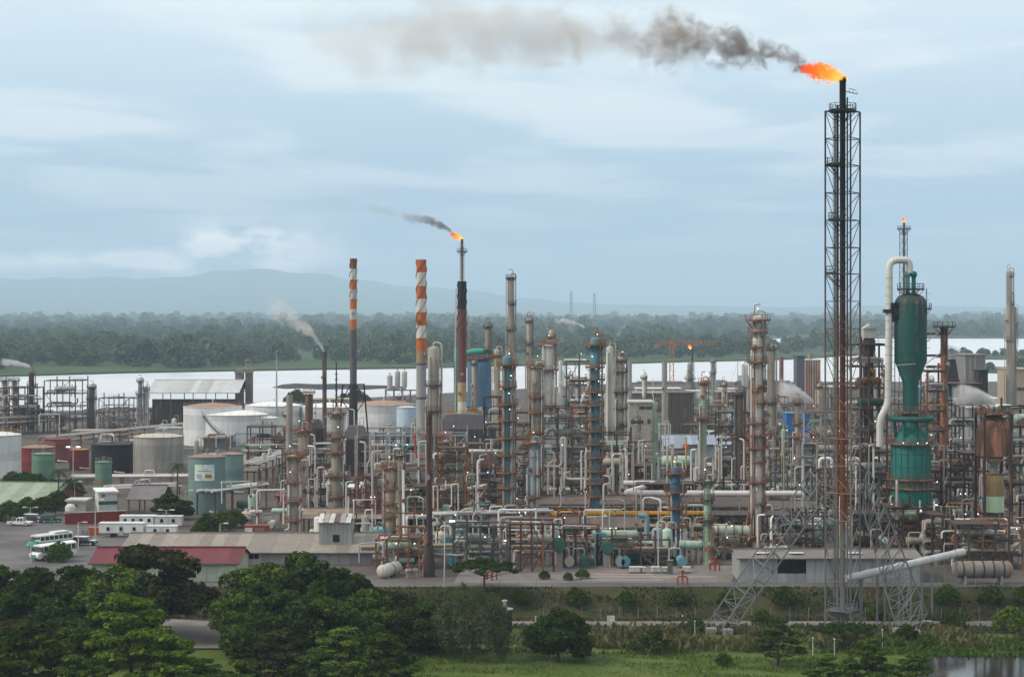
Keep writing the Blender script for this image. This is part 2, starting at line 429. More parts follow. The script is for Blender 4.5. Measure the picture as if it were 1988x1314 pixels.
# roads, parking lot, pond
m, t = newmat('asphalt'); a = NOISE(t, POS(t, (1, 1, 1)), .08, 6, .6); b2 = NOISE(t, POS(t, (1, 1, 1)), 1.2, 5)
c = RAMP(t, a, [(.3, (.065, .06, .06)), (.5, (.105, .097, .095)), (.65, (.14, .13, .127))]); c = MIX(t, RAMP(t, b2, [(.5, 0.0), (.8, .5)]), c, (.06, .055, .055)); finish(t, c, .85, spec=.2); ASPH = m
m, t = newmat('concrete'); a = NOISE(t, POS(t, (1, 1, 1)), .15, 6, .65)
finish(t, RAMP(t, a, [(.3, (.12, .105, .098)), (.6, (.185, .165, .155))]), .9, spec=.15); CONCR = m
sheet('parking_lot', [gp(-500, 985), gp(60, 1002), gp(150, 1012), gp(300, 1050), gp(300, 1095), gp(120, 1125), gp(-600, 1125)], .02, ASPH)
sheet('road', [gp(480, 1010), gp(545, 1010), gp(640, 945), gp(600, 945)], .02, ASPH)
def low(px, py): return gp(px, py, Z_LOW)
def strip(name, y0, y1, z, m, x0=-400, x1=400, crown=0):
    b = MB(); b.box(((x0 + x1) / 2, (y0 + y1) / 2, z - .1), (x1 - x0, y1 - y0, .2)); return struct(b.build(name, m))
strip('perimeter_road', Y_TOP + .6, Y_TOP + 5.2, .06, ASPH)
strip('lower_road', 288.2, 292.8, Z_LOW + .3, CONCR)
sheet('pavement', [gp(880, 1131), gp(1420, 1131), gp(1430, 1098), gp(1150, 1096), gp(900, 1100)], .03, CONCR)
sheet('pavement', [low(340, 1262), low(470, 1262), low(425, 1210), low(330, 1205)], Z_LOW + .33, CONCR)
# pond at the right
m, t = newmat('pond_water'); nb = NOISE(t, POS(t, (1, 1, 1)), .6, 4)
finish(t, (.012, .014, .012), .08, 0, bump=nb, bstr=.05, spec=.5); POND = m
sheet('pond', [low(1790, 1283), low(1850, 1273), low(1990, 1270), low(2300, 1268), low(2300, 1420), low(1700, 1420), low(1750, 1300)], Z_LOW + .32, POND)

# ================================================================ plants
def m_leaf(c0, c1, tr=.25, var=.35, ns=.55):
    m, t = newmat('foliage'); info = t.nodes.new('ShaderNodeObjectInfo')
    a = NOISE(t, POS(t, (1, 1, 1)), ns, 4, .6); isl = t.nodes.new('ShaderNodeNewGeometry')
    rr = M_(t, 'ADD', M_(t, 'MULTIPLY', a, .75), M_(t, 'MULTIPLY', isl.outputs['Random Per Island'], .55))
    c = RAMP(t, rr, [(.3, c0), (.95, c1)])
    k = M_(t, 'ADD', M_(t, 'MULTIPLY', info.outputs['Random'], var * 2), 1 - var); cc = t.nodes.new('ShaderNodeCombineColor')
    for i in range(3): t.links.new(k, cc.inputs[i])
    c = MIX(t, 1.0, c, cc.outputs[0], 'MULTIPLY')
    d = N(t, 'ShaderNodeBsdfDiffuse', {0: c}); tl = N(t, 'ShaderNodeBsdfTranslucent', {0: c})
    mx = N(t, 'ShaderNodeMixShader', {0: tr}); t.links.new(d.outputs[0], mx.inputs[1]); t.links.new(tl.outputs[0], mx.inputs[2])
    o = N(t, 'ShaderNodeOutputMaterial'); t.links.new(mx.outputs[0], o.inputs[0]); return m
LEAF_D = m_leaf((.010, .022, .006), (.058, .095, .02))
LEAF_M = m_leaf((.010, .024, .005), (.082, .125, .02))
LEAF_B = m_leaf((.02, .05, .005), (.15, .225, .026), .3, .12)
LEAF_O = m_leaf((.014, .018, .006), (.085, .085, .026))
LEAF_G = m_leaf((.012, .03, .006), (.105, .155, .028))
LEAF_W = m_leaf((.035, .05, .02), (.13, .155, .07))
LEAF_F = m_leaf((.022, .045, .016), (.115, .14, .055), .2, .3, .008)
BARK = paint((.06, .045, .035), .1, .3)
def leaf_cloud(rng, clumps, n, size, up=.35, shell=.5, asp=.55):
    """n leaf-sized quads spread through ellipsoid clumps"""
    vol = np.array([c[3] * c[4] * c[5] for c in clumps]) ** (2 / 3); pick = rng.choice(len(clumps), n, p=vol / vol.sum())
    cl = np.array(clumps)[pick]
    d = rng.normal(size=(n, 3)); d[:, 2] += .25; d /= np.linalg.norm(d, axis=1, keepdims=True)
    rad = shell + (1 - shell) * rng.random((n, 1)) ** .6
    c = cl[:, :3] + d * rad * cl[:, 3:6]
    nrm = d * .6 + rng.normal(size=(n, 3)) * .6; nrm[:, 2] += up; nrm /= np.linalg.norm(nrm, axis=1, keepdims=True)
    tt = np.cross(nrm, rng.normal(size=(n, 3))); tt /= np.linalg.norm(tt, axis=1, keepdims=True) + 1e-9; bb = np.cross(nrm, tt)
    s = size * (.6 + .8 * rng.random((n, 1)))
    vs = np.stack([c - tt * s, c - bb * s * asp + nrm * s * .15, c + tt * s, c + bb * s * asp + nrm * s * .15], 1).reshape(-1, 3)
    return vs
def cloud_mesh(name, vs, m):
    return tri_mesh(name, vs, np.arange(len(vs)).reshape(-1, 4), m)
def trunk_mesh(H, r, tips, rng, fork=.45):
    b = MB(); top = Vector((rng.uniform(-.3, .3), rng.uniform(-.3, .3), H * fork))
    b.tube((0, 0, -.8), top, r, r * .7, 8)
    for tx, ty, tz in tips:
        q = Vector((tx, ty, tz)); mid = top.lerp(q, .5) + Vector((0, 0, -.06 * H)); s = top.lerp(Vector((0, 0, H * .25)), rng.random() * .5)
        b.tube(s, mid, r * .42, r * .28, 6); b.tube(mid, q, r * .28, r * .08, 6)
    return b.mesh('trunk', BARK, True)
TREES = {}
def make_kind(kind, seed):
    k = (kind, seed)
    if k in TREES: return TREES[k]
    rng = np.random.default_rng(seed * 17 + len(kind)); rr = random.Random(seed)
    cl = []
    if kind == 'broad':           # wide domed crown, unit size: about 12 m across, 10 m high
        for i in range(26):
            a = i * 2.4 + rr.random(); q = math.sqrt((i + .5) / 26); x, y = 5.0 * q * math.cos(a), 5.0 * q * math.sin(a)
            z = 8.2 - 4.6 * q * q + rr.uniform(-.9, .9); s = rr.uniform(.8, 1.7); cl.append((x, y, z, s * 1.2, s * 1.2, s * .62))
        for i in range(12):
            a = rr.uniform(0, 6.28); q = rr.uniform(2, 5); cl.append((q * math.cos(a), q * math.sin(a), rr.uniform(1.6, 4.2), 1.6, 1.6, 1.1))
        vs = leaf_cloud(rng, cl, 7000, .34); H, r, L = 9, .32, LEAF_D
    elif kind == 'layer':         # tiers of flat sprays on level branches
        for tier in range(5):
            z = 2.4 + tier * 1.65; R0 = (5.2, 4.9, 4.0, 2.9, 1.5)[tier]
            for i in range((9, 9, 7, 5, 3)[tier]):
                a = i * 6.28 / (9, 9, 7, 5, 3)[tier] + tier * .5 + rr.uniform(-.3, .3); q = R0 * rr.uniform(.45, 1.0)
                cl.append((q * math.cos(a), q * math.sin(a), z + rr.uniform(-.35, .5) + .12 * q, rr.uniform(1.1, 1.7), rr.uniform(1.1, 1.7), .38))
        vs = leaf_cloud(rng, cl, 7500, .31, up=.9, shell=.2); H, r, L = 10, .26, LEAF_B
    elif kind == 'willow':        # tall rounded dome of fine hanging foliage
        for i in range(46):
            a = i * 2.4; q = math.sqrt((i % 23 + .5) / 23); z = 6.6 - 3.0 * q * q if i < 23 else rr.uniform(1.2, 4.2); q2 = q if i < 23 else .82 + .18 * rr.random()
            cl.append((3.9 * q2 * math.cos(a), 3.9 * q2 * math.sin(a), z + rr.uniform(-.4, .4), .95, .95, 1.35))
        vs = leaf_cloud(rng, cl, 11000, .2, up=0, asp=.3); H, r, L = 7, .3, LEAF_W
    elif kind == 'bush':          # rounded shrub, about 2 m radius
        for i in range(16):
            a = i * 2.4; q = math.sqrt((i + .5) / 16); cl.append((1.55 * q * math.cos(a), 1.55 * q * math.sin(a), 2.5 - 1.3 * q * q + rr.uniform(-.15, .15), .65, .65, .5))
        for i in range(8): a = i * .8; cl.append((1.6 * math.cos(a), 1.6 * math.sin(a), rr.uniform(.6, 1.2), .6, .6, .6))
        vs = leaf_cloud(rng, cl, 2600, .16); H, r, L = 2.4, .1, LEAF_M
    elif kind == 'umbrella':      # flat spreading crown
        for i in range(24):
            a = i * 2.4; q = math.sqrt((i + .5) / 24); cl.append((5.6 * q * math.cos(a), 4.2 * q * math.sin(a), 4.6 - 1.1 * q + rr.uniform(-.3, .4), 1.2, 1.2, .42))
        vs = leaf_cloud(rng, cl, 5200, .2, up=.9, shell=.1); H, r, L = 5, .22, LEAF_M
    elif kind == 'far':           # riverside tree, 14 m
        for i in range(9):
            a = i * 2.4; q = math.sqrt((i + .5) / 9); cl.append((5 * q * math.cos(a), 5 * q * math.sin(a), 10.5 - 4 * q * q + rr.uniform(-1, 1), 2.6, 2.6, 2.0))
        for i in range(5): a = i * 1.26; cl.append((4 * math.cos(a), 4 * math.sin(a), rr.uniform(3, 5.5), 2.6, 2.6, 2.4))
        vs = leaf_cloud(rng, cl, 260, 1.25, shell=.7, asp=.8); H, r, L = 12, .4, LEAF_F
    tips = [c[:3] for c in cl[::max(1, len(cl) // 7)]]
    TREES[k] = (cloud_mesh('crown', vs, L), trunk_mesh(H, r, tips, rr)); return TREES[k]
def tree(kind, seed, loc, sc, label, cat='tree', name=None, group=None, leaf=None, sz=None):
    cm, tm = make_kind(kind, seed)
    if leaf:
        kk = (kind, seed, leaf.name)
        if kk not in TREES: c2 = cm.copy(); c2.materials.clear(); c2.materials.append(leaf); TREES[kk] = c2
        cm = TREES[kk]
    o = T(name or {'bush': 'shrub'}.get(kind, 'tree'), label, cat, loc, group, RN.uniform(0, 6.28)); o.scale = (sc, sc, sc * (sz or 1))
    link('trunk', tm, o); link('crown', cm, o); return o
# ---- woods across the river: one mass of crowns, the nearest along the bank as single trees
rng = np.random.default_rng(4); cms = []
for s in range(4):
    cm, _ = make_kind('far', s); a = np.empty(len(cm.vertices) * 3, np.float32); cm.vertices.foreach_get('co', a); cms.append(a.reshape(-1, 3))
FBX = [(-600, 742), (60, 726.5), (400, 718.5), (800, 712.5), (1200, 704), (1500, 697), (1640, 688), (1690, 682)]
chunks = []; near = []
for i in range(8000):
    px = rng.uniform(-250, 2240); u = rng.random()
    D = 1420 + 9000 * u ** 2.0
    fb = F * 46.2 / (float(np.interp(px, [q[0] for q in FBX], [q[1] for q in FBX])) - HY) + 55 + 130 * (math.sin(px * .013) * .5 + .5)
    x = at(px, D)
    if px > 1380 and D < 3380:
        if px > 1680 or D > F * 46.2 / (668 - HY): continue
    if D < fb: continue
    clear = math.sin(x * .011 + 1) * math.sin(D * .006 + x * .004)
    if clear > .62 and D < 3000: continue
    s = rng.choice([.55, .8, 1.0, 1.2, 1.6]) * rng.uniform(.85, 1.15) * (1 + .15 * (D > 2600) + .25 * (D > 4000) + .3 * (D > 5500) + .3 * (D > 7500)); a = rng.uniform(0, 6.28); base = cms[i % 4]
    co, si = math.cos(a), math.sin(a)
    if D < fb + 110 and len(near) < 60 and 0 < px < 1680: near.append((x, D, s, i % 4)); continue
    q = np.stack([(base[:, 0] * co - base[:, 1] * si) * s, (base[:, 0] * si + base[:, 1] * co) * s, base[:, 2] * s * rng.uniform(.8, 1.2)], 1) + np.array([x, D, -1.5])
    chunks.append(q)
for px0, px1, py, n in ((1830, 2090, 691, 26), (1850, 2090, 717, 22)):
    for k in range(n):
        px = rng.uniform(px0, px1); D = F * 46.4 / (py + rng.uniform(-2, 2) - HY); s = rng.uniform(.4, .75); base = cms[k % 4]
        chunks.append(base * s + np.array([at(px, D), D, -1.5]))
wood = link('far_woodland', cloud_mesh('far_woodland', np.concatenate(chunks), LEAF_F)); tag(wood, 'hazy green woodland covering the low land across the river', 'woodland', kind='stuff')
for x, D, s, k in near:
    cm, tm = make_kind('far', k)
    o = T('riverside_tree', 'green tree at the front of the woods along the far river bank', 'tree', (x, D, -1.3), 'trees along the far river bank', RN.uniform(0, 6)); o.scale = (s, s, s); link('trunk', tm, o); link('crown', cm, o)

# ---- air
HB = MB(); HB.box((0, 9800, 320), (33000, 21000, 654))
hz = HB.build('haze', None); hz['kind'] = 'stuff'; hz['label'] = 'pale blue humid haze that veils the far shore'; hz['category'] = 'haze'
m, t = newmat('haze_air'); pv = N(t, 'ShaderNodeVolumePrincipled'); pv.inputs['Color'].default_value = (.62, .81, 1.0, 1); pv.inputs['Density'].default_value = .00010
pv.inputs['Anisotropy'].default_value = .0
o = N(t, 'ShaderNodeOutputMaterial'); t.links.new(pv.outputs[0], o.inputs['Volume']); m.cycles.homogeneous_volume = True
hz.data.materials.append(m)
# ================================================================ refinery kit
CI = {}
def sector(b, r0, r1, a0, a1, z, th, n=None):
    n = n or max(4, int(abs(a1 - a0) / 18)); vs = []
    for i in range(n + 1):
        a = R(a0 + (a1 - a0) * i / n); c, s = math.cos(a), math.sin(a)
        vs += [(r0 * c, r0 * s, z), (r1 * c, r1 * s, z), (r1 * c, r1 * s, z + th), (r0 * c, r0 * s, z + th)]
    fs = []
    for i in range(n):
        k = 4 * i
        for j in range(4): fs.append((k + j, k + (j + 1) % 4, k + 4 + (j + 1) % 4, k + 4 + j))
    fs += [(3, 2, 1, 0), (4 * n, 4 * n + 1, 4 * n + 2, 4 * n + 3)]
    b._add(vs, fs)
def platform(par, r, ro, z, a0=-205, a1=25, m=None, mr=None, t=.07, hgt=1.1):
    m = m or ORANGE; b = MB(); sector(b, r + .02, ro, a0, a1, z - .12, .12); sector(b, ro - .05, ro, a0, a1, z, .22)
    n = max(3, int(abs(a1 - a0) / 50))
    for i in range(n + 1):
        a = R(a0 + (a1 - a0) * i / n); b.bar((r * math.cos(a), r * math.sin(a), z - .12 - (ro - r)), ((ro - .1) * math.cos(a), (ro - .1) * math.sin(a), z - .1), .1)
    p = b.build('platform', m, par)
    b = MB(); n = max(4, int(abs(a1 - a0) * math.pi / 180 * ro / 1.1)); pts = []
    for i in range(n + 1):
        a = R(a0 + (a1 - a0) * i / n); x, y = (ro - .04) * math.cos(a), (ro - .04) * math.sin(a); pts.append((x, y)); b.bar((x, y, z), (x, y, z + hgt), t)
    for k in (.5, 1.0):
        for (x, y), (x2, y2) in zip(pts, pts[1:]): b.bar((x, y, z + hgt * k), (x2, y2, z + hgt * k), t)
    b.build('railing', mr or m, p); return p
def ladder(par, x, y, z0, z1, ang, m, cage=True):
    b = MB(); co, si = math.cos(ang), math.sin(ang); tx, ty = -si * .25, co * .25
    for s in (-1, 1): b.bar((x + s * tx, y + s * ty, z0), (x + s * tx, y + s * ty, z1), .07)
    k = z0 + .3
    while k < z1: b.bar((x - tx, y - ty, k), (x + tx, y + ty, k), .045); k += .6
    if cage and z1 - z0 > 4:
        k = z0 + 2.4
        while k < z1:
            pts = [(x + tx * 1.4 * math.cos(a) * 1.0 + co * .75 * math.sin(a), y + ty * 1.4 * math.cos(a) + si * .75 * math.sin(a), k) for a in (0, .8, 1.57, 2.34, 3.14)]
            for p, q in zip(pts, pts[1:]): b.bar(p, q, .05)
            k += 1.3
    return b.build('ladder', m, par)
def shell_profile(r, z0, z1, dome=.5, rings=()):
    pr = [(r, z0)]
    for z in sorted(rings): pr += [(r, z - .09), (r + .1, z - .08), (r + .1, z + .08), (r, z + .09)]
    pr.append((r, z1 - r * dome))
    if dome:
        for k in (.35, .65, .85, .97, 1.0): a = k * math.pi / 2; pr.append((max(.02, r * math.cos(a)), z1 - r * dome + r * dome * math.sin(a)))
    return pr
def column(px, by, ty, wd, m, label, plats=(), cat='column', name='process_column', pm=None, bands=None, pipes=2, lamps=0, top='dome', z0=0.0, lad=True,
           group=None, pw=2.1, stripe=None, ppal=None, yoff=0.0, seed=None, rings=None, taper=1.0):
    """px centre, by ground row, ty top row, wd width: where the photo shows it; built at its own distance in metres"""
    D = dist(by, z0) + yoff; s = D / F; r = wd * s / 2; h = zat(ty, D) - z0; rr = random.Random(seed or int(px * 7 + by))
    zz = lambda y: zat(y, D) - z0
    o = T(name, label, cat, (at(px, D), D, z0), group)
    bx = rings if rings is not None else [h * k for k in (.18, .4, .63, .82)]
    if bands:                       # [(row, material)...] from the top down
        ys = [q[0] for q in bands] + [by]
        for i, (y, mm) in enumerate(bands):
            z1, zb = zz(y), zz(ys[i + 1]); ra, rb_ = (r, r)
            b = MB()
            if i == 0 and top == 'dome': b.lathe(shell_profile(r, zb, z1, .5), 20)
            elif i == 0 and top == 'open': b.lathe([(r, zb), (r, z1), (r * .82, z1), (r * .82, z1 - 2)], 20)
            else: b.lathe([(r, zb), (r, z1)], 20)
            b.build('shell_band', mm, o, True)
    else:
        b = MB()
        if top == 'open': b.lathe([(r, -.3)] + [(r + (r * taper - r) * k, h * k) for k in (.25, .5, .75, 1)] + [(r * taper * .82, h), (r * taper * .82, h - 2.5)], 20)
        else:
            b.lathe([(r * 1.12, -.3), (r * 1.12, .3), (r, .5)] + shell_profile(r, .6, h, .5, [q for q in bx if 1 < q < h - r]), 20)
        b.build('shell', m, o, True)
    ml = pm or ORANGE
    zs = []
    for p in plats:
        if isinstance(p, (int, float)): y, w_, a0, a1 = p, None, -90 + rr.choice((-130, -105, -75)), -90 + rr.choice((80, 110, 135))
        else: y, w_, a0, a1 = (list(p) + [None, -205, 25])[:4] if len(p) < 4 else p
        z = zz(y); zs.append(z); platform(o, r, max(r + .7, (w_ * s / 2) if w_ else r * pw), z, a0, a1, ml)
    if lad and zs:
        zs2 = sorted(zs); pv = max(0.3, zs2[0] - 8)
        for i, z in enumerate(zs2):
            a = R(-90 + (55 if i % 2 else -50)); ladder(o, (r + .35) * math.cos(a), (r + .35) * math.sin(a), pv, z + 1, a, ml); pv = z
    pal = ppal or [GREY, LGREY, TANGREY, RUSTY]
    for i in range(pipes):
        a = R(-90 + rr.choice((-80, -62, -35, 40, 66, 84)) + rr.uniform(-8, 8)); q = r + rr.uniform(.3, .6); zt = h * rr.uniform(.55, 1.0); rp = rr.uniform(.1, .22)
        x, y = q * math.cos(a), q * math.sin(a)
        b = MB(); b.pipe([(x * .5, y * .5, zt), (x, y, zt), (x, y, rr.uniform(0, h * .25)), (x * 2.2, y * 1.2, rr.uniform(0, h * .2) - .05)], rp); b.build('riser_pipe', rr.choice(pal), o, True)
    for i in range(2):
        a = R(rr.uniform(-150, -30)); z = h * rr.uniform(.15, .9); b = MB(); c, q = math.cos(a), math.sin(a)
        b.tube((c * r * .9, q * r * .9, z), (c * (r + .35), q * (r + .35), z), .38, n=10); b.tube((c * (r + .3), q * (r + .3), z), (c * (r + .45), q * (r + .45), z), .5, n=10); b.build('manway', RUSTY if i else m, o, True)
    if top in ('davit', 'dome'):
        b = MB(); x = r * .6 * rr.choice((-1, 1)); b.pipe([(x, -.1, h - r * .5), (x, -.1, h + 1.9), (-x * .9, -.1, h + 2.1)], .09, 6); b.build('davit', ml, o)
        b = MB(); b.pipe([(0, 0, h - .2), (0, 0, h + .9), (r + .45, 0, h + .7), (r + .5, .1, h * .72)], max(.13, r * .16)); b.build('overhead_line', rr.choice(pal), o, True)
    for i in range(lamps):
        a = R(rr.uniform(-125, -55)); z = zs[i % len(zs)] + 2.2 if zs and i < len(zs) else h * rr.uniform(.1, .95); lamp(o, ((r + .4) * math.cos(a), (r + .4) * math.sin(a), z))
    CI[o.name] = (r, h, D)
    return o
def strake(par, r, z0, z1, turns, m, starts=3, fin=.17):
    for k in range(starts):
        b = MB(); n = int(turns * 18); vs = []
        for i in range(n + 1):
            a = 2 * math.pi * (turns * i / n + k / starts); z = z0 + (z1 - z0) * i / n
            for q in (r * .98, r + fin): vs.append((q * math.cos(a), q * math.sin(a), z)); vs.append((q * math.cos(a), q * math.sin(a), z + .07))
        fs = []
        for i in range(n):
            e = 4 * i
            fs += [(e, e + 2, e + 6, e + 4), (e + 1, e + 5, e + 7, e + 3), (e + 2, e + 3, e + 7, e + 6), (e, e + 4, e + 5, e + 1)]
        b._add(vs, fs); b.build('helical_strake', m, par)
def frame(px0, px1, by, ty, label, levels=3, nb=3, dep=7.0, m=None, deck=None, brace=.5, name='steel_frame', cat='steel frame', group=None, rail=None, fill=True, yoff=0.0, post=.35, lamps=2, z0=0.0):
    """open steel process structure: posts, beams, braces, decks with handrails"""
    D = dist(by, z0) + yoff; s = D / F; wd = (px1 - px0) * s; h = zat(ty, D) - z0; m = m or BROWN; rr = random.Random(int(px0 * 3 + by))
    o = T(name, label, cat, (at(px0, D), D, z0), group)
    xs_ = [wd * i / nb for i in range(nb + 1)]; zl = [h * (k + 1) / levels for k in range(levels)]
    for x in xs_:
        for y in (0, dep): beam(o, (x, y, -.2), (x, y, h + (rr.random() < .2) * 1.5), post, m, 'post')
    for z in zl:
        for y in (0, dep): beam(o, (0, y, z - .2), (wd, y, z - .2), post * .8, m, 'beam', post * 1.1)
        for x in xs_: beam(o, (x, 0, z - .2), (x, dep, z - .2), post * .7, m, 'crossbeam')
        if deck is not False and rr.random() < .8:
            i0 = rr.randrange(0, nb); i1 = rr.randrange(i0 + 1, nb + 1); x0, x1 = xs_[i0], xs_[i1]
            b = MB(); b.box(((x0 + x1) / 2, dep / 2, z + .06), (x1 - x0 + .5, dep + .7, .1)); dk = b.build('deck', deck or DKBROWN, o)
            b = MB(); n = max(2, int((x1 - x0) / 1.3))
            for i in range(n + 1): x = x0 + (x1 - x0) * i / n; b.bar((x, -.3, z + .1), (x, -.3, z + 1.2), .06)
            for k in (.6, 1.15): b.bar((x0, -.3, z + k), (x1, -.3, z + k), .06)
            b.build('railing', rail or ORANGE, dk)
    zp = [0] + zl
    for i in range(nb):
        for k in range(levels):
            if rr.random() < brace: 
                a, c = (xs_[i], xs_[i + 1]) if rr.random() < .5 else (xs_[i + 1], xs_[i])
                beam(o, (a, -.02, zp[k]), (c, -.02, zp[k + 1] - .3), post * .5, m, 'brace')
    if fill:
        for k in range(levels):
            for j in range(rr.randint(2, 4)):
                y = rr.uniform(.6, dep - .6); z = zp[k] + rr.uniform(.5, 1.6) if k else h / levels - rr.uniform(.6, 1.5); x0 = rr.uniform(-1, wd * .3); x1 = rr.uniform(wd * .6, wd + 1.5); mm = rr.choice(PAL); rp = rr.uniform(.1, .28)
                b = MB(); pts = [(x0, y, z - rr.uniform(1, 3) if k else 0), (x0, y, z), (x1, y, z), (x1, y, z + rr.choice((-2.5, 2.0)))]
                b.pipe(pts, rp, 6); b.build('pipe', mm, o, True)
            if rr.random() < .65 and wd > 4:
                r_ = rr.uniform(.5, .95); x0 = rr.uniform(.5, wd * .4); ln = min(wd - x0 - .3, rr.uniform(3.5, 6)); z = zp[k] + r_ + .5
                b = MB(); b.lathe([(.05, 0), (r_ * .7, .1), (r_, .35), (r_, ln - .35), (r_ * .7, ln - .1), (.05, ln)], 14, (x0, 1.6, z), 'x'); b.box((x0 + ln * .25, 1.6, z - r_ - .1), (.3, r_ * 1.4, .9)); b.box((x0 + ln * .75, 1.6, z - r_ - .1), (.3, r_ * 1.4, .9))
                b.build('drum', rr.choice((GREY, TANGREY, MINT, RUSTY, WHITER, DGREEN)), o, True)
    for i in range(lamps): lamp(o, (rr.uniform(0, wd), -.4, rr.choice(zl) + 1.9))
    return o
def drum(px0, px1, yc, by, hpx, m, label, name='horizontal_drum', cat='drum', group=None, yaw=0.0, bands=2, ends='dome', legs=True, z0=0.0, bm=None, yoff=0.0, nozz=3):
    """horizontal vessel seen between px0 and px1, centre row yc, standing on ground row by"""
    D = dist(by, z0) + yoff; s = D / F; ln = (px1 - px0) * s / max(.3, math.cos(yaw)); r = hpx * s / 2; zc = zat(yc, D) - z0
    o = T(name, label, cat, (at((px0 + px1) / 2, D), D, z0), group, yaw)
    b = MB(); e = r * (.55 if ends == 'dome' else .08)
    b.lathe([(.03, -ln / 2), (r * .55, -ln / 2 + e * .15), (r * .86, -ln / 2 + e * .5), (r, -ln / 2 + e), (r, ln / 2 - e), (r * .86, ln / 2 - e * .5), (r * .55, ln / 2 - e * .15), (.03, ln / 2)], 22, (0, 0, zc), 'x'); b.build('shell', m, o, True)
    for i in range(bands):
        x = -ln / 2 + ln * (i + 1) / (bands + 1); b = MB(); b.lathe([(r, x - .12), (r + .06, x - .1), (r + .06, x + .1), (r, x + .12)], 22, (0, 0, zc), 'x', False); b.build('band', bm or RUSTY, o, True)
    if legs:
        for x in (-ln * .3, ln * .3):
            b = MB(); b.box((x, 0, (zc - r * .75) / 2 - .1), (.45, r * 1.5, zc - r * .6 + .2)); b.build('saddle', CONC if zc < 4 else BROWN, o)
    for i in range(nozz):
        x = ln * (-.35 + .7 * i / max(1, nozz - 1)); b = MB(); b.tube((x, 0, zc + r * .8), (x, 0, zc + r + .5), .16, n=8); b.tube((x, 0, zc + r + .45), (x, 0, zc + r + .58), .28, n=8); b.build('nozzle', bm or RUSTY, o, True)
    return o
def tank(px, by, ty, wd, m, label, name='storage_tank', group=None, roof=None, rim=None, stair=False, z0=0.0, courses=5, rail=None, yoff=0.0, hatch=True):
    """px centre, by = row of the front foot, ty = row of the rim's ends"""
    D0 = dist(by, z0); s0 = D0 / F; r = wd * s0 / 2; r = r / (1 - r / D0 * .0); D = D0 + r + yoff; r = wd / 2 * D / F; h = zat(ty, D) - z0
    o = T(name, label, 'tank', (at(px, D), D, z0), group); n = 48
    for k in range(courses):
        b = MB(); q = r - .012 * k; b.lathe([(q, h * k / courses - (.2 if k == 0 else 0)), (q, h * (k + 1) / courses)], n, cap=False); b.build('shell_course', m, o, True)
    b = MB(); b.lathe([(r + .02, h - .05), (r * .6, h + r * .07), (.05, h + r * .12)], n, cap=False); rf = b.build('roof', roof or m, o, True)
    b = MB(); b.tube((0, 0, h + r * .1), (0, 0, h + r * .12 + .9), .22, n=8); b.tube((0, 0, h + r * .12 + .9), (0, 0, h + r * .12 + 1.1), .42, n=8); b.build('vent', rim or m, rf, True)
    b = MB(); b.lathe([(r, h - .18), (r + .12, h - .16), (r + .12, h), (r, h + .02)], n, cap=False); b.build('top_rim', rim or m, o)
    if wd > 30 and z0 == 0:
        b = MB(); k = max(16, int(r * 2.2)); ring = [((r - .1) * math.cos(2 * math.pi * i / k), (r - .1) * math.sin(2 * math.pi * i / k)) for i in range(k + 1)]
        for (x, y), (x2, y2) in zip(ring, ring[1:]): b.bar((x, y, h), (x, y, h + 1.0), .06); b.bar((x, y, h + 1.0), (x2, y2, h + 1.0), .05); b.bar((x, y, h + .5), (x2, y2, h + .5), .04)
        b.build('roof_railing', rail or GREY, o)
    if stair:
        b = MB(); k = 26; a0 = R(-150)
        for i in range(k):
            a = a0 + R(75) * i / k; z = h * (1 - (i + 1) / k); b.box(((r + .5) * math.cos(a), (r + .5) * math.sin(a), z + .15), (.8, .8, .12), a)
        pts = [((r + .95) * math.cos(a0 + R(75) * i / k), (r + .95) * math.sin(a0 + R(75) * i / k), h * (1 - i / k) + 1.2) for i in range(k + 1)]
        for p, q in zip(pts, pts[1:]): b.bar(p, q, .08)
        for p in pts[::3]: b.bar(p, (p[0], p[1], p[2] - 1.1), .06)
        b.build('stairway', rail or DGREY, o)
    if hatch:
        b = MB(); b.tube((0, -r - .3, .9), (0, -r + .1, .9), .5, n=12); b.build('manway', rim or m, o, True)
        b = MB(); b.pipe([(r * .35, -r * .93, .7), (r * .35, -r - 1.4, .7), (r * .35 + 3, -r - 1.5, .5)], .18); b.build('outlet_pipe', LGREY, o, True)
    return o
def rack(px0, by0, px1, by1, zt, label, npipe=6, wd=5.0, m=None, levels=2, bay=7.0, group=None, pal=None, name='pipe_rack', rp=(.12, .28), z0=0.0):
    """pipes laid on a row of portal frames between two ground points"""
    A = Vector((*gp(px0, by0, z0), z0)); B = Vector((*gp(px1, by1, z0), z0)); d = B - A; L = d.length; ang = math.atan2(d.y, d.x); m = m or BROWN; rr = random.Random(int(px0 + by0 * 3))
    o = T(name, label, 'pipe rack', A, group, ang); n = max(1, round(L / bay))
    for i in range(n + 1):
        x = L * i / n
        for y in (-wd / 2, wd / 2): beam(o, (x, y, -.3), (x, y, zt), .32, m, 'post')
        for k in range(levels): beam(o, (x, -wd / 2 - .3, zt - k * 1.8), (x, wd / 2 + .3, zt - k * 1.8), .3, m, 'crossbeam')
    for k in range(levels):
        for j in range(npipe):
            r = rr.uniform(*rp); y = -wd / 2 + .3 + (wd - .6) * j / max(1, npipe - 1); z = zt - k * 1.8 + .16 + r
            if rr.random() < .35 and k == 0:
                xl = L * rr.uniform(.3, .7); b = MB(); b.pipe([(0, y, z), (xl, y, z), (xl, y, z + 1.3), (xl + 2.5, y, z + 1.3), (xl + 2.5, y, z), (L, y, z)], r, 6); b.build('pipe', rr.choice(pal or PAL), o, True)
            else: rod(o, (-rr.uniform(0, 2), y, z), (L + rr.uniform(0, 2), y, z), r, rr.choice(pal or PAL), 'pipe')
    return o
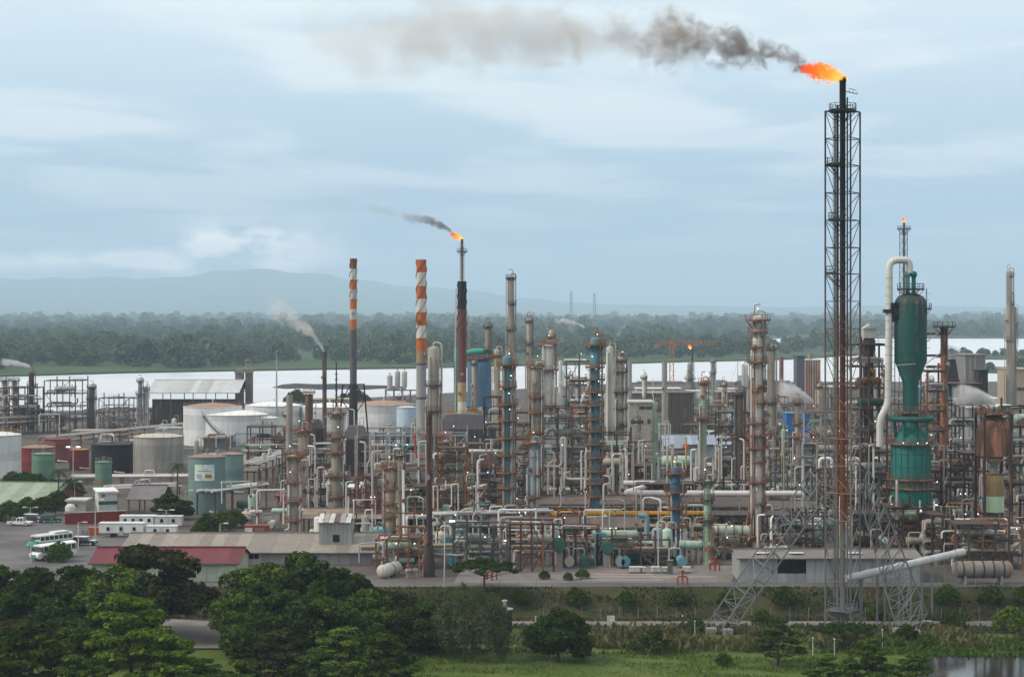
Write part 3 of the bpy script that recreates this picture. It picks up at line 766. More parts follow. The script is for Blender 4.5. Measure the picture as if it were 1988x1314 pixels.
def pipeline(pts, r, m, label, posts=True, name='pipe', group=None, pm=None, bend=None, flanges=0, z0=0.0, every=9.0):
    """one pipe through world points with its own stanchions"""
    p0 = Vector(pts[0]); base = Vector((p0.x, p0.y, z0)); o = T(name, label, 'pipe', base, group)
    loc = [Vector(p) - base for p in pts]; b = MB(); b.pipe(loc, r, 12, bend); b.build('pipe_run', m, o, True)
    if posts:
        for a, c in zip(loc, loc[1:]):
            if (c - a).length < 4 or abs((c - a).normalized().z) > .7: continue
            n = max(1, int((c - a).length / every))
            for i in range(n):
                q = a.lerp(c, (i + .5) / n)
                if q.z - r > .4: beam(o, (q.x, q.y, -.2), (q.x, q.y, q.z - r), .22, pm or GREY, 'support_post'); b = MB(); b.box((q.x, q.y, q.z - r - .06), (.7, r * 2 + .4, .12)); b.build('shoe', pm or GREY, o)
    for a, c in list(zip(loc, loc[1:]))[:flanges]:
        q = a.lerp(c, .5); dd = (c - a).normalized() * .12; b = MB(); b.tube(q - dd, q + dd, r * 1.35, n=12); b.build('flange', pm or GREY, o, True)
    return o
def W(px, py, D): return Vector((at(px, D), D, zat(py, D)))
def heater(px0, px1, by, ty, label, m, dep=9.0, legs=2.2, ribs=7, name='furnace', yoff=0.0, rib=None):
    D = dist(by) + yoff; s = D / F; wd = (px1 - px0) * s; h = zat(ty, D); o = T(name, label, 'furnace', (at(px0, D), D, 0))
    b = MB(); b.box((wd / 2, dep / 2, (h * .8 + legs) / 2), (wd, dep, h * .8 - legs)); b.build('firebox', m, o)
    b = MB(); z = h * .8; q = .22 * wd
    b._add([(0, 0, z), (wd, 0, z), (wd, dep, z), (0, dep, z), (q, dep * .25, h), (wd - q, dep * .25, h), (wd - q, dep * .75, h), (q, dep * .75, h)], [(0, 1, 5, 4), (1, 2, 6, 5), (2, 3, 7, 6), (3, 0, 4, 7), (4, 5, 6, 7)]); b.build('hood', m, o)
    for i in range(ribs + 1):
        x = wd * i / ribs; beam(o, (x, -.12, -.2), (x, -.12, h * .8 + .1), .26, rib or m, 'buckstay')
        if i in (0, ribs): beam(o, (x, dep + .1, -.2), (x, dep + .1, h * .8), .26, rib or m, 'buckstay')
    for k in (.25, .5, .75): beam(o, (-.1, -.16, h * .8 * k), (wd + .1, -.16, h * .8 * k), .2, rib or m, 'stiffener')
    return o
def exchanger(x, y, rr, label, group, m=None, yaw=None, L=None, r=None, zc=None):
    yaw = rr.choice((0, 0, 1.57, 1.57, .6)) if yaw is None else yaw; L = L or rr.uniform(4, 6.5); r = r or rr.uniform(.45, .8); zc = zc or rr.choice((1.4, 1.6, 3.4)); m = m or rr.choice((MINT, DGREEN, GREY, PBLUE, TANGREY, BLUE, RUSTY, WHITER))
    o = T('heat_exchanger', label, 'heat exchanger', (x, y, 0), group, yaw)
    b = MB(); b.lathe([(r, -L / 2 + .5), (r, L / 2 - .6), (r * .8, L / 2 - .2), (.03, L / 2)], 16, (0, 0, zc), 'x'); b.build('shell', m, o, True)
    b = MB(); b.lathe([(.03, -L / 2 - .25), (r * 1.05, -L / 2 - .25), (r * 1.05, -L / 2 + .45), (r * 1.22, -L / 2 + .45), (r * 1.22, -L / 2 + .62), (r, -L / 2 + .62)], 16, (0, 0, zc), 'x'); b.build('channel_head', m, o, True)
    for q in (-.25, .25): b = MB(); b.box((L * q, 0, zc / 2 - r * .4), (.35, r * 1.3, zc - r * .6)); b.build('saddle', CONC, o)
    b = MB(); xx = L * .2; b.pipe([(xx, 0, zc + r * .8), (xx, 0, zc + r + 1.2), (xx, 2.0, zc + r + 1.2), (xx, 2.0, .1)], .14, 6); b.build('pipe', rr.choice(PAL), o, True)
    return o
def riser(x, y, rr, label, group, m=None, h=None):
    m = m or rr.choice(PAL); h = h or rr.uniform(3, 9); r = rr.uniform(.1, .24); o = T('standpipe' if h > 9 else 'bent_pipe', label, 'pipe', (x, y, 0), group, rr.uniform(-.4, .4) + rr.choice((0, 0, 1.57, 3.14)))
    l1, l2 = (rr.uniform(.5, 1.6), rr.uniform(.4, 2)) if h > 9 else (rr.uniform(2, 7), rr.uniform(1, 4)); b = MB(); q_ = rr.random(); b.pipe([(0, 0, -.2), (0, 0, h), (l1, 0, h), (l1, l2, h), (l1, l2, rr.uniform(.5, h * .7))] if h <= 9 or q_ < .3 else ([(0, 0, -.2), (0, 0, h), (l1, l2, h + .1)] if q_ < .65 else [(0, 0, -.2), (0, 0, h * .55), (l1 * .5, 0, h * .6), (l1 * .5, 0, h)]), r, 8); b.build('pipe_run', m, o, True)
    zf = h * rr.uniform(.3, .7)
    for e_ in (0, .5): b = MB(); b.tube((0, 0, zf + e_), (0, 0, zf + e_ + .16), r * 1.6, n=8); b.build('flange', RUSTY, o)
    b = MB(); b.box((0, 0, zf + .33), (r * 3, r * 3, r * 2)); b.bar((0, 0, zf + .3), (0, -.7, zf + .3), .08); b.tube((0, -.7, zf + .3), (0, -.76, zf + .3), .3, n=10); b.build('valve', rr.choice((RUSTY, BLUE, RED, DGREY)), o)
    return o
def pot(x, y, rr, label, group, m=None):
    r = rr.uniform(.6, 1.1); h = rr.uniform(3, 6.5); m = m or rr.choice((GREY, TANGREY, MINT, RUSTY, WHITER, PBLUE, BROWN)); o = T('vertical_vessel', label, 'vessel', (x, y, 0), group)
    b = MB(); b.lathe([(r * .5, 1.0), (r * .9, 1.1), (r, 1.5)] + shell_profile(r, 1.6, h, .6), 16); b.build('shell', m, o, True)
    for a in (.8, 2.35, 3.93, 5.5): beam(o, (r * .85 * math.cos(a), r * .85 * math.sin(a), -.1), (r * .85 * math.cos(a), r * .85 * math.sin(a), 1.7), .18, BROWN, 'leg')
    b = MB(); b.pipe([(0, 0, h - .1), (0, 0, h + 1), (r + .6, 0, h + 1), (r + .6, 0, .5)], .13, 6); b.build('pipe', rr.choice(PAL), o, True); return o
def pump(x, y, rr, label, group):
    o = T('pump_skid', label, 'pump', (x, y, 0), group, rr.choice((0, 1.57))); m = rr.choice((BLUE, DGREEN, RUSTY, PBLUE, GREY))
    b = MB(); b.box((0, 0, .3), (2.4, 1.1, .6)); b.build('plinth', CONC, o)
    b = MB(); b.lathe([(.03, -.9), (.4, -.85), (.4, .1), (.03, .15)], 12, (0, 0, 1.05), 'x'); b.build('motor', m, o, True)
    b = MB(); b.lathe([(.03, .35), (.55, .4), (.55, .8), (.03, .85)], 14, (0, 0, 1.1), 'x'); b.pipe([(.6, 0, 1.4), (.6, 0, 3.0), (.6, 1.6, 3.0)], .14, 6); b.build('casing', m, o, True); return o
def clutter(area, where, n, seed, kinds='erpvrr', frames=0):
    """loose process plant over a ground patch (px0, px1, row0, row1)"""
    px0, px1, y0, y1 = area; rr = random.Random(seed)
    for i in range(n):
        py = rr.uniform(y0, y1); px = rr.uniform(px0, px1); x, y = gp(px, py); k = kinds[i % len(kinds)]
        if k == 'e':
            m = rr.choice((MINT, DGREEN, GREY, PBLUE, TANGREY, BLUE, RUSTY, WHITER)); q = CNAME[m.name]; exchanger(x, y, rr, q + ' heat exchanger ' + where, q + ' heat exchangers ' + where, m)
        elif k == 'r': m = rr.choice(PAL); q = CNAME[m.name]; riser(x, y, rr, q + ' bent pipe with valve ' + where, q + ' bent pipes ' + where, m)
        elif k == 'v': m = rr.choice((GREY, TANGREY, MINT, RUSTY, WHITER, PBLUE, BROWN)); q = CNAME[m.name]; pot(x, y, rr, q + ' small upright vessel ' + where, q + ' small vessels ' + where, m)
        elif k == 'T': m = rr.choice((WHITE, LGREY, STEELPIPE, PINKPIPE, TAN)); q = CNAME[m.name]; riser(x, y, rr, 'tall thin ' + q + ' pipe ' + where, 'tall thin ' + q + ' pipes ' + where, m, rr.uniform(9, 19))
        elif k == 'p': pump(x, y, rr, 'pump on a plinth ' + where, 'pumps ' + where)
def shed(px0, px1, by, ty_eave, ty_ridge, label, wall, roof, dep=12.0, name='industrial_shed', cat='building', open_=None, z0=0.0, yaw=0.0, panels=10, roofonly=False, over=.5, post=BROWN):
    """gabled shed, ridge along its length; roof and wall sheets are separate panels"""
    D = dist(by, z0); s = D / F; wd = (px1 - px0) * s / math.cos(yaw); he = zat(ty_eave, D) - z0; hr = zat(ty_ridge, D + dep / 2) - z0
    o = T(name, label, cat, (at(px0, D), D, z0), None, yaw)
    if roofonly:
        n = max(2, int(wd / 7))
        for i in range(n + 1):
            for y in (0, dep): beam(o, (wd * i / n, y, -.2), (wd * i / n, y, he), .3, post, 'post')
            beam(o, (wd * i / n, 0, he - .2), (wd * i / n, dep, he - .2), .25, post, 'tie_beam')
    else:
        for i in range(panels):
            x0, x1 = wd * i / panels, wd * (i + 1) / panels
            if open_ and open_[0] <= i < open_[1]:
                if open_[2] > 0: b = MB(); b.box(((x0 + x1) / 2, 0, he * open_[2] / 2), (x1 - x0 - .04, .12, he * open_[2])); b.build('wall_panel', wall, o)
                continue
            b = MB(); b.box(((x0 + x1) / 2, (i % 2) * .02, he / 2 - .1), (x1 - x0 - .04, .12, he + .2)); b.build('wall_panel', wall, o)
        b = MB(); b.box((wd / 2, dep, he / 2), (wd, .12, he)); b.build('rear_wall', wall, o)
        for x in (.07, wd - .07):
            b = MB(); b.prism([(0, -.2), (dep, -.2), (dep, he), (dep / 2, hr - .06), (0, he)], x - .06, x + .06)
            b.v = [(y, xx, z) for xx, y, z in [(p[0], p[1], p[2]) for p in b.v]]; b.f = [f_[::-1] for f_ in b.f]; b.build('gable_wall', wall, o)
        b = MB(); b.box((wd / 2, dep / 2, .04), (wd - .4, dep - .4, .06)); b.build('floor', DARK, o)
    rp = max(4, int(wd / 2.2)); sl = math.hypot(dep / 2 + over, (hr - he) * (1 + over / (dep / 2)))
    for i in range(rp):
        x0, x1 = -over + (wd + 2 * over) * i / rp, -over + (wd + 2 * over) * (i + 1) / rp; lift = .03 * (i % 2) + .02; ze = he - (hr - he) * over / (dep / 2)
        for ys, ye in ((-over, dep / 2), (dep + over, dep / 2)):
            b = MB(); b._add([(x0, ys, ze + lift), (x1, ys, ze + lift), (x1, ye, hr + lift), (x0, ye, hr + lift), (x0, ys, ze + lift + .07), (x1, ys, ze + lift + .07), (x1, ye, hr + lift + .07), (x0, ye, hr + lift + .07)],
                             [(3, 2, 1, 0), (4, 5, 6, 7), (0, 1, 5, 4), (1, 2, 6, 5), (2, 3, 7, 6), (3, 0, 4, 7)]); b.build('roof_sheet', roof, o)
    beam(o, (-over, dep / 2, hr + .12), (wd + over, dep / 2, hr + .12), .5, roof, 'ridge_cap', .1)
    beam(o, (-over, -over - .08, he - (hr - he) * over / (dep / 2) - .02), (wd + over, -over - .08, he - (hr - he) * over / (dep / 2) - .02), .16, DGREY, 'gutter')
    return o
# ================================================================ great flare tower
DF = 285.0; sF = DF / F
FLM = paint((.33, .34, .345), .05, .2, .5, .2, zr=[(-4, (.19, .195, .205)), (13, (.2, .2, .2)), (17, (.30, .24, .21)), (40, (.17, .12, .10)), (55, (.075, .055, .05)), (66, (.028, .023, .024)), (85, (.014, .012, .013))])
FLP = paint((.2, .09, .05), .25, .2, .6, 0, zr=[(-4, (.27, .265, .25)), (12, (.25, .22, .19)), (15, (.27, .085, .03)), (24, (.26, .08, .035)), (36, (.16, .06, .04)), (50, (.06, .032, .03)), (62, (.022, .017, .019)), (85, (.012, .01, .012))])
ft = T('flare_tower', 'tall square lattice flare tower, silver below and soot black above, on raking truss legs', 'flare tower', (at(1636, DF), DF, Z_LOW))
cor = [Vector((-2.8, -.7, 0)), Vector((.7, -2.8, 0)), Vector((2.8, .7, 0)), Vector((-.7, 2.8, 0))]
zf = lambda y: zat(y, DF) - Z_LOW
lev = [zf(y) for y in (1183, 1125, 1062, 1008, 955, 902, 850, 797, 744, 690, 638, 585, 532, 481, 428, 375, 322, 270, 217)]
for c in cor:
    for a, b_ in zip([-.3] + lev[:-1], lev): beam(ft, c + Vector((0, 0, a)), c + Vector((0, 0, b_)), .23, FLM, 'corner_post')
for i, z in enumerate(lev):
    for j in range(4):
        a, c = cor[j], cor[(j + 1) % 4]; beam(ft, a + Vector((0, 0, z)), c + Vector((0, 0, z)), .12, FLM, 'girt')
        z0_ = lev[i - 1] if i else 0
        tgt, src = (c, a) if j % 2 == 0 else (a, c)
        beam(ft, src + Vector((0, 0, z)), tgt + Vector((0, 0, z0_)), .085, FLM, 'diagonal_brace')
b = MB(); b.lathe([(.44, 0), (.44, zf(215)), (.5, zf(214)), (.5, zf(160)), (.56, zf(159)), (.56, zf(150)), (.4, zf(150)), (.4, zf(155))], 16); b.build('flare_stack', FLP, ft, True)
for x, y, r_, zt in ((-.75, .2, .18, zf(205)), (.62, -.5, .12, zf(190)), (-.35, -.75, .08, zf(160)), (1.35, .9, .09, zf(222))):
    rod(ft, (x, y, 0), (x, y, zt), r_, FLP, 'pilot_line')
ladder(ft, -1.3, -.5, 2, zf(217), R(-90), FLM)
for y_, a0, a1, ro in ((217, 0, 359, 2.1), (322, 120, 250, 2.6), (428, 100, 260, 2.2), (532, 120, 240, 2.6), (850, 20, 160, 2.4), (1183, 0, 359, 2.3)):
    platform(ft, .6, ro, zf(y_) + .1, a0, a1, FLM)
b = MB(); b.bar((.5, 0, zf(178)), (2.3, 0, zf(183)), .1); b.bar((1.0, 0, zf(172)), (2.1, 0, zf(176)), .08)
for k in (1.0, 1.6, 2.2): b.bar((k, 0, zf(172 + k * 3)), (k, 0, zf(179 + k * 2)), .07)
b.build('davit_arm', FLM, ft)
def raking_leg(feet, tops, n=11):
    A = [Vector((at(px, D), D, zat(py, D))) - Vector(ft.location) for px, py, D in feet]; B = [Vector((at(px, D), D, zat(py, D))) - Vector(ft.location) for px, py, D in tops]
    for a, c in zip(A, B): beam(ft, a, c, .2, GALV, 'leg_chord')
    for i in range(n + 1):
        k = i / n; P_ = [a.lerp(c, k) for a, c in zip(A, B)]
        for j in range(3): beam(ft, P_[j], P_[(j + 1) % 3], .1, GALV, 'leg_strut')
        if i < n:
            Q = [a.lerp(c, (i + 1) / n) for a, c in zip(A, B)]
            for j in range(3):
                s_, e_ = (j, (j + 1) % 3) if (i + j) % 2 else ((j + 1) % 3, j); beam(ft, P_[s_], Q[e_], .09, GALV, 'leg_lacing')
raking_leg([(1368, 1219, 286), (1393, 1234, 282.5), (1421, 1227, 285)], [(1573, 914, 286.5), (1592, 935, 283.5), (1597, 972, 285)])
raking_leg([(1800, 1190, 289), (1776, 1231, 281.5), (1742, 1225, 284)], [(1686, 908, 286.5), (1679, 930, 283.5), (1674, 985, 285)])
for px, py in ((1380, 1230), (1412, 1232), (1776, 1234), (1745, 1230), (1800, 1216)):
    x, y = gp(px, py, Z_LOW); b = MB(); b.box((x - ft.location.x, y - ft.location.y, .3), (1.6, 1.6, 1.2)); b.build('footing', CONC, ft)
# sloping flare header
hd = T('flare_header_pipe', 'thick pale pipe sloping down to the foot of the tall flare tower', 'pipe', (at(1760, 288), 288, Z_LOW))
pts = [W(1640, 1128, 284.6), W(1640, 1123, 284.6), W(1700, 1110, 287), W(1870, 1071, 304)]
b = MB(); b.pipe([p - Vector(hd.location) for p in pts[1:]], .62, 14, .3); b.build('pipe_run', paint((.46, .44, .44), .15, .3), hd, True)
for px in (1670, 1672.5, 1703, 1718, 1745, 1768, 1790, 1809, 1835, 1856):
    k = (px - 1640) / 230; D = 284.6 + 19 * k; p = W(px, 1123 - 52 * k, D) - Vector(hd.location); gz = max(0, (0 if D > Y_TOP else (Z_LOW + 4 * max(0, (D - Y_FOOT) / (Y_TOP - Y_FOOT)))) - Z_LOW)
    for e in (-.5, .5): beam(hd, (p.x + e * .2, p.y + e * 1.4, gz - .3), (p.x, p.y + e * 1.4, p.z - .4), .16, GALV, 'support_post')
    beam(hd, (p.x, p.y - .9, p.z - .62), (p.x, p.y + .9, p.z - .62), .18, GALV, 'saddle_beam')
for k in (.2, .45, .7, .93):
    p = W(1640 + 230 * k, 1123 - 52 * k, 284.6 + 19 * k) - Vector(hd.location); b = MB(); b.tube(p - Vector((.12, .01, .03)), p + Vector((.12, .01, .03)), .72, n=14); b.build('pipe_band', GREY, hd, True)

# ================================================================ fire and smoke
def flame(loc, L, r, label, tilt, seed, glow=1.0, rzz=math.pi):
    b = MB(); n = 14; vs = []; pr = [(0, .12), (.06, .35), (.2, .62), (.4, .9), (.6, 1.0), (.8, .85), (.93, .5), (1.0, .08)]; rr = random.Random(seed)
    b.lathe([(max(.02, (q * r + .12) * 1.55), k * L) for k, q in pr], n, axis='x')
    o = b.build('flare_flame', None, None, True, loc); tag(o, label, 'flame')
    o.rotation_euler = (0, -tilt if rzz == 0 else -tilt, rzz)
    m, t = newmat('flame'); tcn = t.nodes.new('ShaderNodeTexCoord'); sp = t.nodes.new('ShaderNodeSeparateXYZ'); t.links.new(tcn.outputs['Object'], sp.inputs[0])
    u = M_(t, 'DIVIDE', sp.outputs[0], L)
    rx = M_(t, 'MULTIPLY', RAMP(t, u, [(k, q) for k, q in pr]), r)
    d = M_(t, 'DIVIDE', M_(t, 'SQRT', M_(t, 'ADD', M_(t, 'POWER', sp.outputs[1], 2), M_(t, 'POWER', sp.outputs[2], 2))), M_(t, 'ADD', rx, .01))
    mp = N(t, 'ShaderNodeMapping', {'Scale': (.55 / r, 1.0 / r, 1.0 / r), 'Location': (seed * 3.1, 0, 0)}); t.links.new(tcn.outputs['Object'], mp.inputs[0])
    nz = NOISE(t, mp.outputs[0], 1.6, 6, .62, 1.0)
    f_ = M_(t, 'SUBTRACT', M_(t, 'MULTIPLY', nz, 6.2), M_(t, 'ADD', M_(t, 'MULTIPLY', d, 1.05), M_(t, 'ADD', M_(t, 'MULTIPLY', u, .5), 1.8)))
    f_ = RAMP(t, f_, [(.10, 0.0), (.24, 1.0)])
    col = RAMP(t, M_(t, 'ADD', M_(t, 'ADD', u, M_(t, 'MULTIPLY', d, .22)), M_(t, 'MULTIPLY', M_(t, 'SUBTRACT', nz, .5), -2.2)), [(.1, (1, .62, .13)), (.4, (1, .36, .03)), (.72, (.95, .14, .01)), (1.0, (.7, .06, .012))])
    em = N(t, 'ShaderNodeEmission'); t.links.new(col, em.inputs[0]); t.links.new(M_(t, 'MULTIPLY', f_, 6.0 * glow / r), em.inputs[1])
    ab = N(t, 'ShaderNodeVolumeAbsorption', {0: (0, 0, 0, 1)}); t.links.new(M_(t, 'MULTIPLY', f_, 4.5 / r), ab.inputs[1])
    ad = N(t, 'ShaderNodeAddShader'); t.links.new(em.outputs[0], ad.inputs[0]); t.links.new(ab.outputs[0], ad.inputs[1])
    ou = N(t, 'ShaderNodeOutputMaterial'); t.links.new(ad.outputs[0], ou.inputs['Volume']); m.cycles.volume_step_rate = .25; o.data.materials.append(m)
    return o
def smoke(loc, L, r0, r1, rise, dens, col, label, seed=1, ns=.35, fade=1.0, yaw=math.pi, rise_l=.35, thr=.0, cat='smoke', name='smoke_plume', aniso=.2, pw=.75, step=.06):
    b = MB(); n = 12; K = 16; vs = []
    ax = lambda x: rise * (1 - math.exp(-x / (L * rise_l))); rad = lambda x: r0 + (r1 - r0) * (max(x, 0) / L) ** pw
    for i in range(K + 1):
        x = L * i / K; q = rad(x) * 1.12 if 0 < i < K else .04
        for j in range(n): a = 2 * math.pi * j / n; vs.append((x, q * math.cos(a), ax(x) + q * math.sin(a)))
    b._add(vs, [(k * n + j, k * n + (j + 1) % n, (k + 1) * n + (j + 1) % n, (k + 1) * n + j) for k in range(K) for j in range(n)])
    o = b.build(name, None, None, False, loc, yaw); tag(o, label, cat)
    m, t = newmat('smoke'); tcn = t.nodes.new('ShaderNodeTexCoord'); sp = t.nodes.new('ShaderNodeSeparateXYZ'); t.links.new(tcn.outputs['Object'], sp.inputs[0])
    x = M_(t, 'MAXIMUM', sp.outputs[0], 0.0); u = M_(t, 'DIVIDE', x, L)
    axz = M_(t, 'MULTIPLY', M_(t, 'SUBTRACT', 1.0, M_(t, 'POWER', 2.71828, M_(t, 'DIVIDE', u, -rise_l))), rise)
    rx = M_(t, 'ADD', M_(t, 'MULTIPLY', M_(t, 'POWER', u, pw), r1 - r0), r0)
    d = M_(t, 'DIVIDE', M_(t, 'SQRT', M_(t, 'ADD', M_(t, 'POWER', sp.outputs[1], 2), M_(t, 'POWER', M_(t, 'SUBTRACT', sp.outputs[2], axz), 2))), rx)
    mp = N(t, 'ShaderNodeMapping', {'Location': (seed * 7.3, seed * 2.1, 0)}); t.links.new(tcn.outputs['Object'], mp.inputs[0])
    n1_ = NOISE(t, mp.outputs[0], ns, 6, .58, .7); n2_ = NOISE(t, mp.outputs[0], ns * .3, 2, .5)
    e = M_(t, 'SUBTRACT', M_(t, 'MULTIPLY', n1_, 2.1), M_(t, 'ADD', M_(t, 'MULTIPLY', d, .72), .55 + thr))
    e = M_(t, 'ADD', e, M_(t, 'MULTIPLY', M_(t, 'SUBTRACT', n2_, .5), 1.2))
    e = RAMP(t, e, [(0.0, 0.0), (.34, 1.0)])
    edge = RAMP(t, d, [(.75, 1.0), (1.0, 0.0)])
    fd = M_(t, 'POWER', M_(t, 'SUBTRACT', 1.0, M_(t, 'MINIMUM', u, 1.0)), fade)
    rho = M_(t, 'MULTIPLY', M_(t, 'MULTIPLY', M_(t, 'MULTIPLY', e, edge), fd), dens)
    pv = N(t, 'ShaderNodeVolumePrincipled', {'Color': (*col, 1), 'Anisotropy': aniso}); t.links.new(rho, pv.inputs['Density'])
    ou = N(t, 'ShaderNodeOutputMaterial'); t.links.new(pv.outputs[0], ou.inputs['Volume']); m.cycles.volume_step_rate = step; o.data.materials.append(m)
    return o
flame(W(1645, 152, DF), 7.6, 1.12, 'long orange flame blowing left from the tall flare tower', R(13), 1)
smoke(W(1588, 133, DF), 36.0, 1.3, 8.5, 6.6, .95, (.38, .32, .29), 'thick dark smoke trailing from the flame of the tall flare tower', 1, .55, 1.35, rise_l=.6, pw=.8, thr=.16)
smoke(W(1400, 72, DF), 66.0, 4.6, 9.5, .5, .17, (.72, .64, .55), 'thin brownish smoke drifting off at the end of the dark plume', 4, .16, .8, rise_l=.6)
# ---- second flare, lattice mast beyond the striped chimneys
D2 = dist(846); s2 = D2 / F
f2 = T('flare_mast', 'slim burnt flare mast rising behind the rusty black-topped chimney', 'flare mast', (at(897, D2), D2, 0))
H2 = zat(464, D2)
b = MB(); b.lathe([(.42, -.2), (.42, H2), (.3, H2), (.3, H2 - 1)], 12); b.build('flare_stack', paint((.05, .04, .04), .3, .2, zr=[(30, (.3, .2, .16)), (66, (.2, .12, .1)), (72, (.03, .025, .025))]), f2, True)
for i in range(4):
    a = R(45 + 90 * i); rod(f2, (1.0 * math.cos(a), 1.0 * math.sin(a), 0), (1.0 * math.cos(a), 1.0 * math.sin(a), zat(478, D2)), .1, GREY, 'mast_leg')
zz_ = 20.0
while zz_ < zat(480, D2):
    for i in range(4):
        a, c = R(45 + 90 * i), R(135 + 90 * i); beam(f2, (math.cos(a), math.sin(a), zz_), (math.cos(c), math.sin(c), zz_ + 2.2), .09, GREY, 'lacing')
    zz_ += 2.2
platform(f2, .5, 1.9, zat(489, D2), 0, 359, BROWN)
flame(W(899, 464, D2), 5.2, .95, 'small flame at the tip of the slim flare mast', R(22), 2, 1.2)
smoke(W(884, 458, D2), 20.0, 1.0, 3.6, 7.0, 1.0, (.34, .32, .31), 'puff of grey smoke beside the slim flare mast', 6, .4, 1.2)
smoke(W(800, 425, D2), 36.0, 2.0, 4.0, 16.0, .12, (.55, .52, .50), 'faint smoke trail rising away from the slim flare mast', 8, .2, 1.0, rise_l=1.5)
# ---- third flare, far right, and the little flare by the river
D3 = dist(840); f3 = T('flare_mast', 'distant guyed flare mast standing behind the big teal vessel', 'flare mast', (at(1755, D3), D3, 0)); h3 = zat(432, D3)
b = MB(); b.lathe([(.5, -.2), (.5, h3), (.3, h3)], 10); b.build('flare_stack', DGREY, f3, True)
for i in range(3):
    a = R(30 + 120 * i); rod(f3, (1.9 * math.cos(a), 1.9 * math.sin(a), 0), (1.6 * math.cos(a), 1.6 * math.sin(a), zat(445, D3)), .14, DGREY, 'mast_leg')
zz_ = 30.0
while zz_ < zat(447, D3):
    for i in range(3): a, c = R(30 + 120 * i), R(150 + 120 * i); beam(f3, (1.7 * math.cos(a), 1.7 * math.sin(a), zz_), (1.7 * math.cos(c), 1.7 * math.sin(c), zz_ + 3.6), .12, DGREY, 'lacing')
    zz_ += 3.6
platform(f3, .5, 2.6, zat(445, D3), 0, 359, DGREY)
flame(W(1756, 434, D3), 2.3, .55, 'tiny flame on the distant mast behind the teal vessel', R(70), 3, 1.4)
D4 = dist(772); f4 = column(1340, 772, 704, 11, GREY, 'pale flare column with a small flame beside the river', plats=(735, 755), name='flare_column', pm=DGREY, pipes=3)
b = MB(); b.tube((1.0, 0, CI[f4.name][1] - 1), (1.2, 0, zat(677, D4)), .45, n=8); b.build('flare_tip', BLACK, f4, True)
flame(W(1340.5, 678, D4), 2.6, .7, 'tiny flame on the pale flare column by the river', R(75), 4, 1.6)
# ---- steam and light smoke
smoke(W(631, 684, dist(850)), 22, 1.3, 8.0, 20, .34, (.94, .90, .87), 'pale brownish smoke drifting up from the thin brown chimney', 11, .3, 1.0, rise_l=.55, pw=.9)
smoke(W(1136, 636, dist(800)), 14, .6, 2.0, 3.2, 1.4, (.93, .93, .93), 'small streak of white steam blowing over the grey columns', 12, .5, .6, cat='steam', name='steam_plume')
for i, (px, py, by, L, r1, rise, dn, ya, lb) in enumerate([
    (1580, 780, 830, 14, 5.0, 6, .30, 3.14, 'white steam billowing beside the orange shelter'), (1528, 812, 850, 10, 3.2, 10, .18, 3.3, 'upright wisp of steam by the blue shelter'),
    (1935, 782, 1040, 9, 2.8, 2.2, .5, 2.9, 'white steam boiling above the rusty dome'), (1915, 720, 800, 20, 6.0, 9, .14, 2.7, 'dark grey smoke at the far works'),
    (525, 848, 850, 16, 2.0, 12, .35, 2.6, 'white steam leaning over the pale tanks'), (400, 855, 865, 7, 1.4, 4, .4, 2.5, 'little puff of steam beside the dark low roof'),
    (1405, 950, 965, 4.5, 1.0, 6.0, .5, 3.1, 'thin feather of steam near the orange hopper'), (1384, 775, 800, 8, 2.0, 3, .3, 3.0, 'steam puff behind the green and rust column'),
    (60, 712, 800, 14, 1.8, 3, .45, 3.1, 'white steam blown flat over the far left towers')]):
    smoke(W(px, py, dist(by)), L, .7, r1 * 1.2, rise, dn * 3, (.25, .24, .25) if 'dark' in lb else (.92, .91, .90), lb, 20 + i, .5, .9, thr=-.25, yaw=ya, cat='smoke' if 'smoke' in lb else 'steam', name='steam_plume', rise_l=.7)
# ================================================================ chimneys
STO = paint((.50, .135, .03), .25, .3); STW = paint((.55, .53, .49), .15, .3); STG = paint((.13, .125, .135), .15, .25); STT = paint((.40, .28, .15), .3, .3); STL = paint((.36, .36, .36), .12, .25)
def stack_at(px, by, ty, wd, bands, label, sk=None, **k):
    o = column(px, by, ty, wd, GREY, label, bands=bands, top='open', pipes=0, cat='chimney', name='chimney', lad=False, **k); return o
ST_RUST = paint((.20, .07, .035), .6, .3)
s1 = stack_at(686, 905, 502, 13.5, [(502, ST_RUST), (522, STW), (543, STO), (562, STW), (581, STO), (600, STW), (620, STO), (640, STG), (745, DKBROWN)], 'slim orange and white banded chimney with helical fins and dark lower shaft')
r_, h_, D_ = CI[s1.name]; strake(s1, r_, zat(585, D_), zat(503, D_), 1.4, BROWN)
for i in range(4):                                            # splayed derrick round the chimney's foot
    a = R(20 + 90 * i); c, q = math.cos(a), math.sin(a); beam(s1, (c * 5.2, q * 5.2, 0), (c * 3.2, q * 3.2, zat(746, D_)), .38, BLACK, 'derrick_leg'); beam(s1, (c * r_, q * r_, zat(746, D_)), (c * 3.4, q * 3.4, zat(746, D_)), .3, BLACK, 'derrick_arm')
    beam(s1, (c * 3.4, q * 3.4, zat(778, D_)), (c * r_, q * r_, zat(748, D_)), .25, BLACK, 'derrick_brace'); beam(s1, (c * 3.6, q * 3.6, zat(775, D_)), (c * r_, q * r_, zat(800, D_)), .22, BLACK, 'derrick_brace')
s2_ = stack_at(818, 965, 504, 19.5, [(504, STO), (529, STW), (555, STO), (580, STW), (606, STO), (632, STW), (656, STO), (681, STT), (706, STL), (772, STL), (830, GREY)], 'thick orange and white banded chimney with helical fins above a pale shaft')
r_, h_, D_ = CI[s2_.name]; strake(s2_, r_, zat(660, D_), zat(505, D_), 1.9, BROWN)
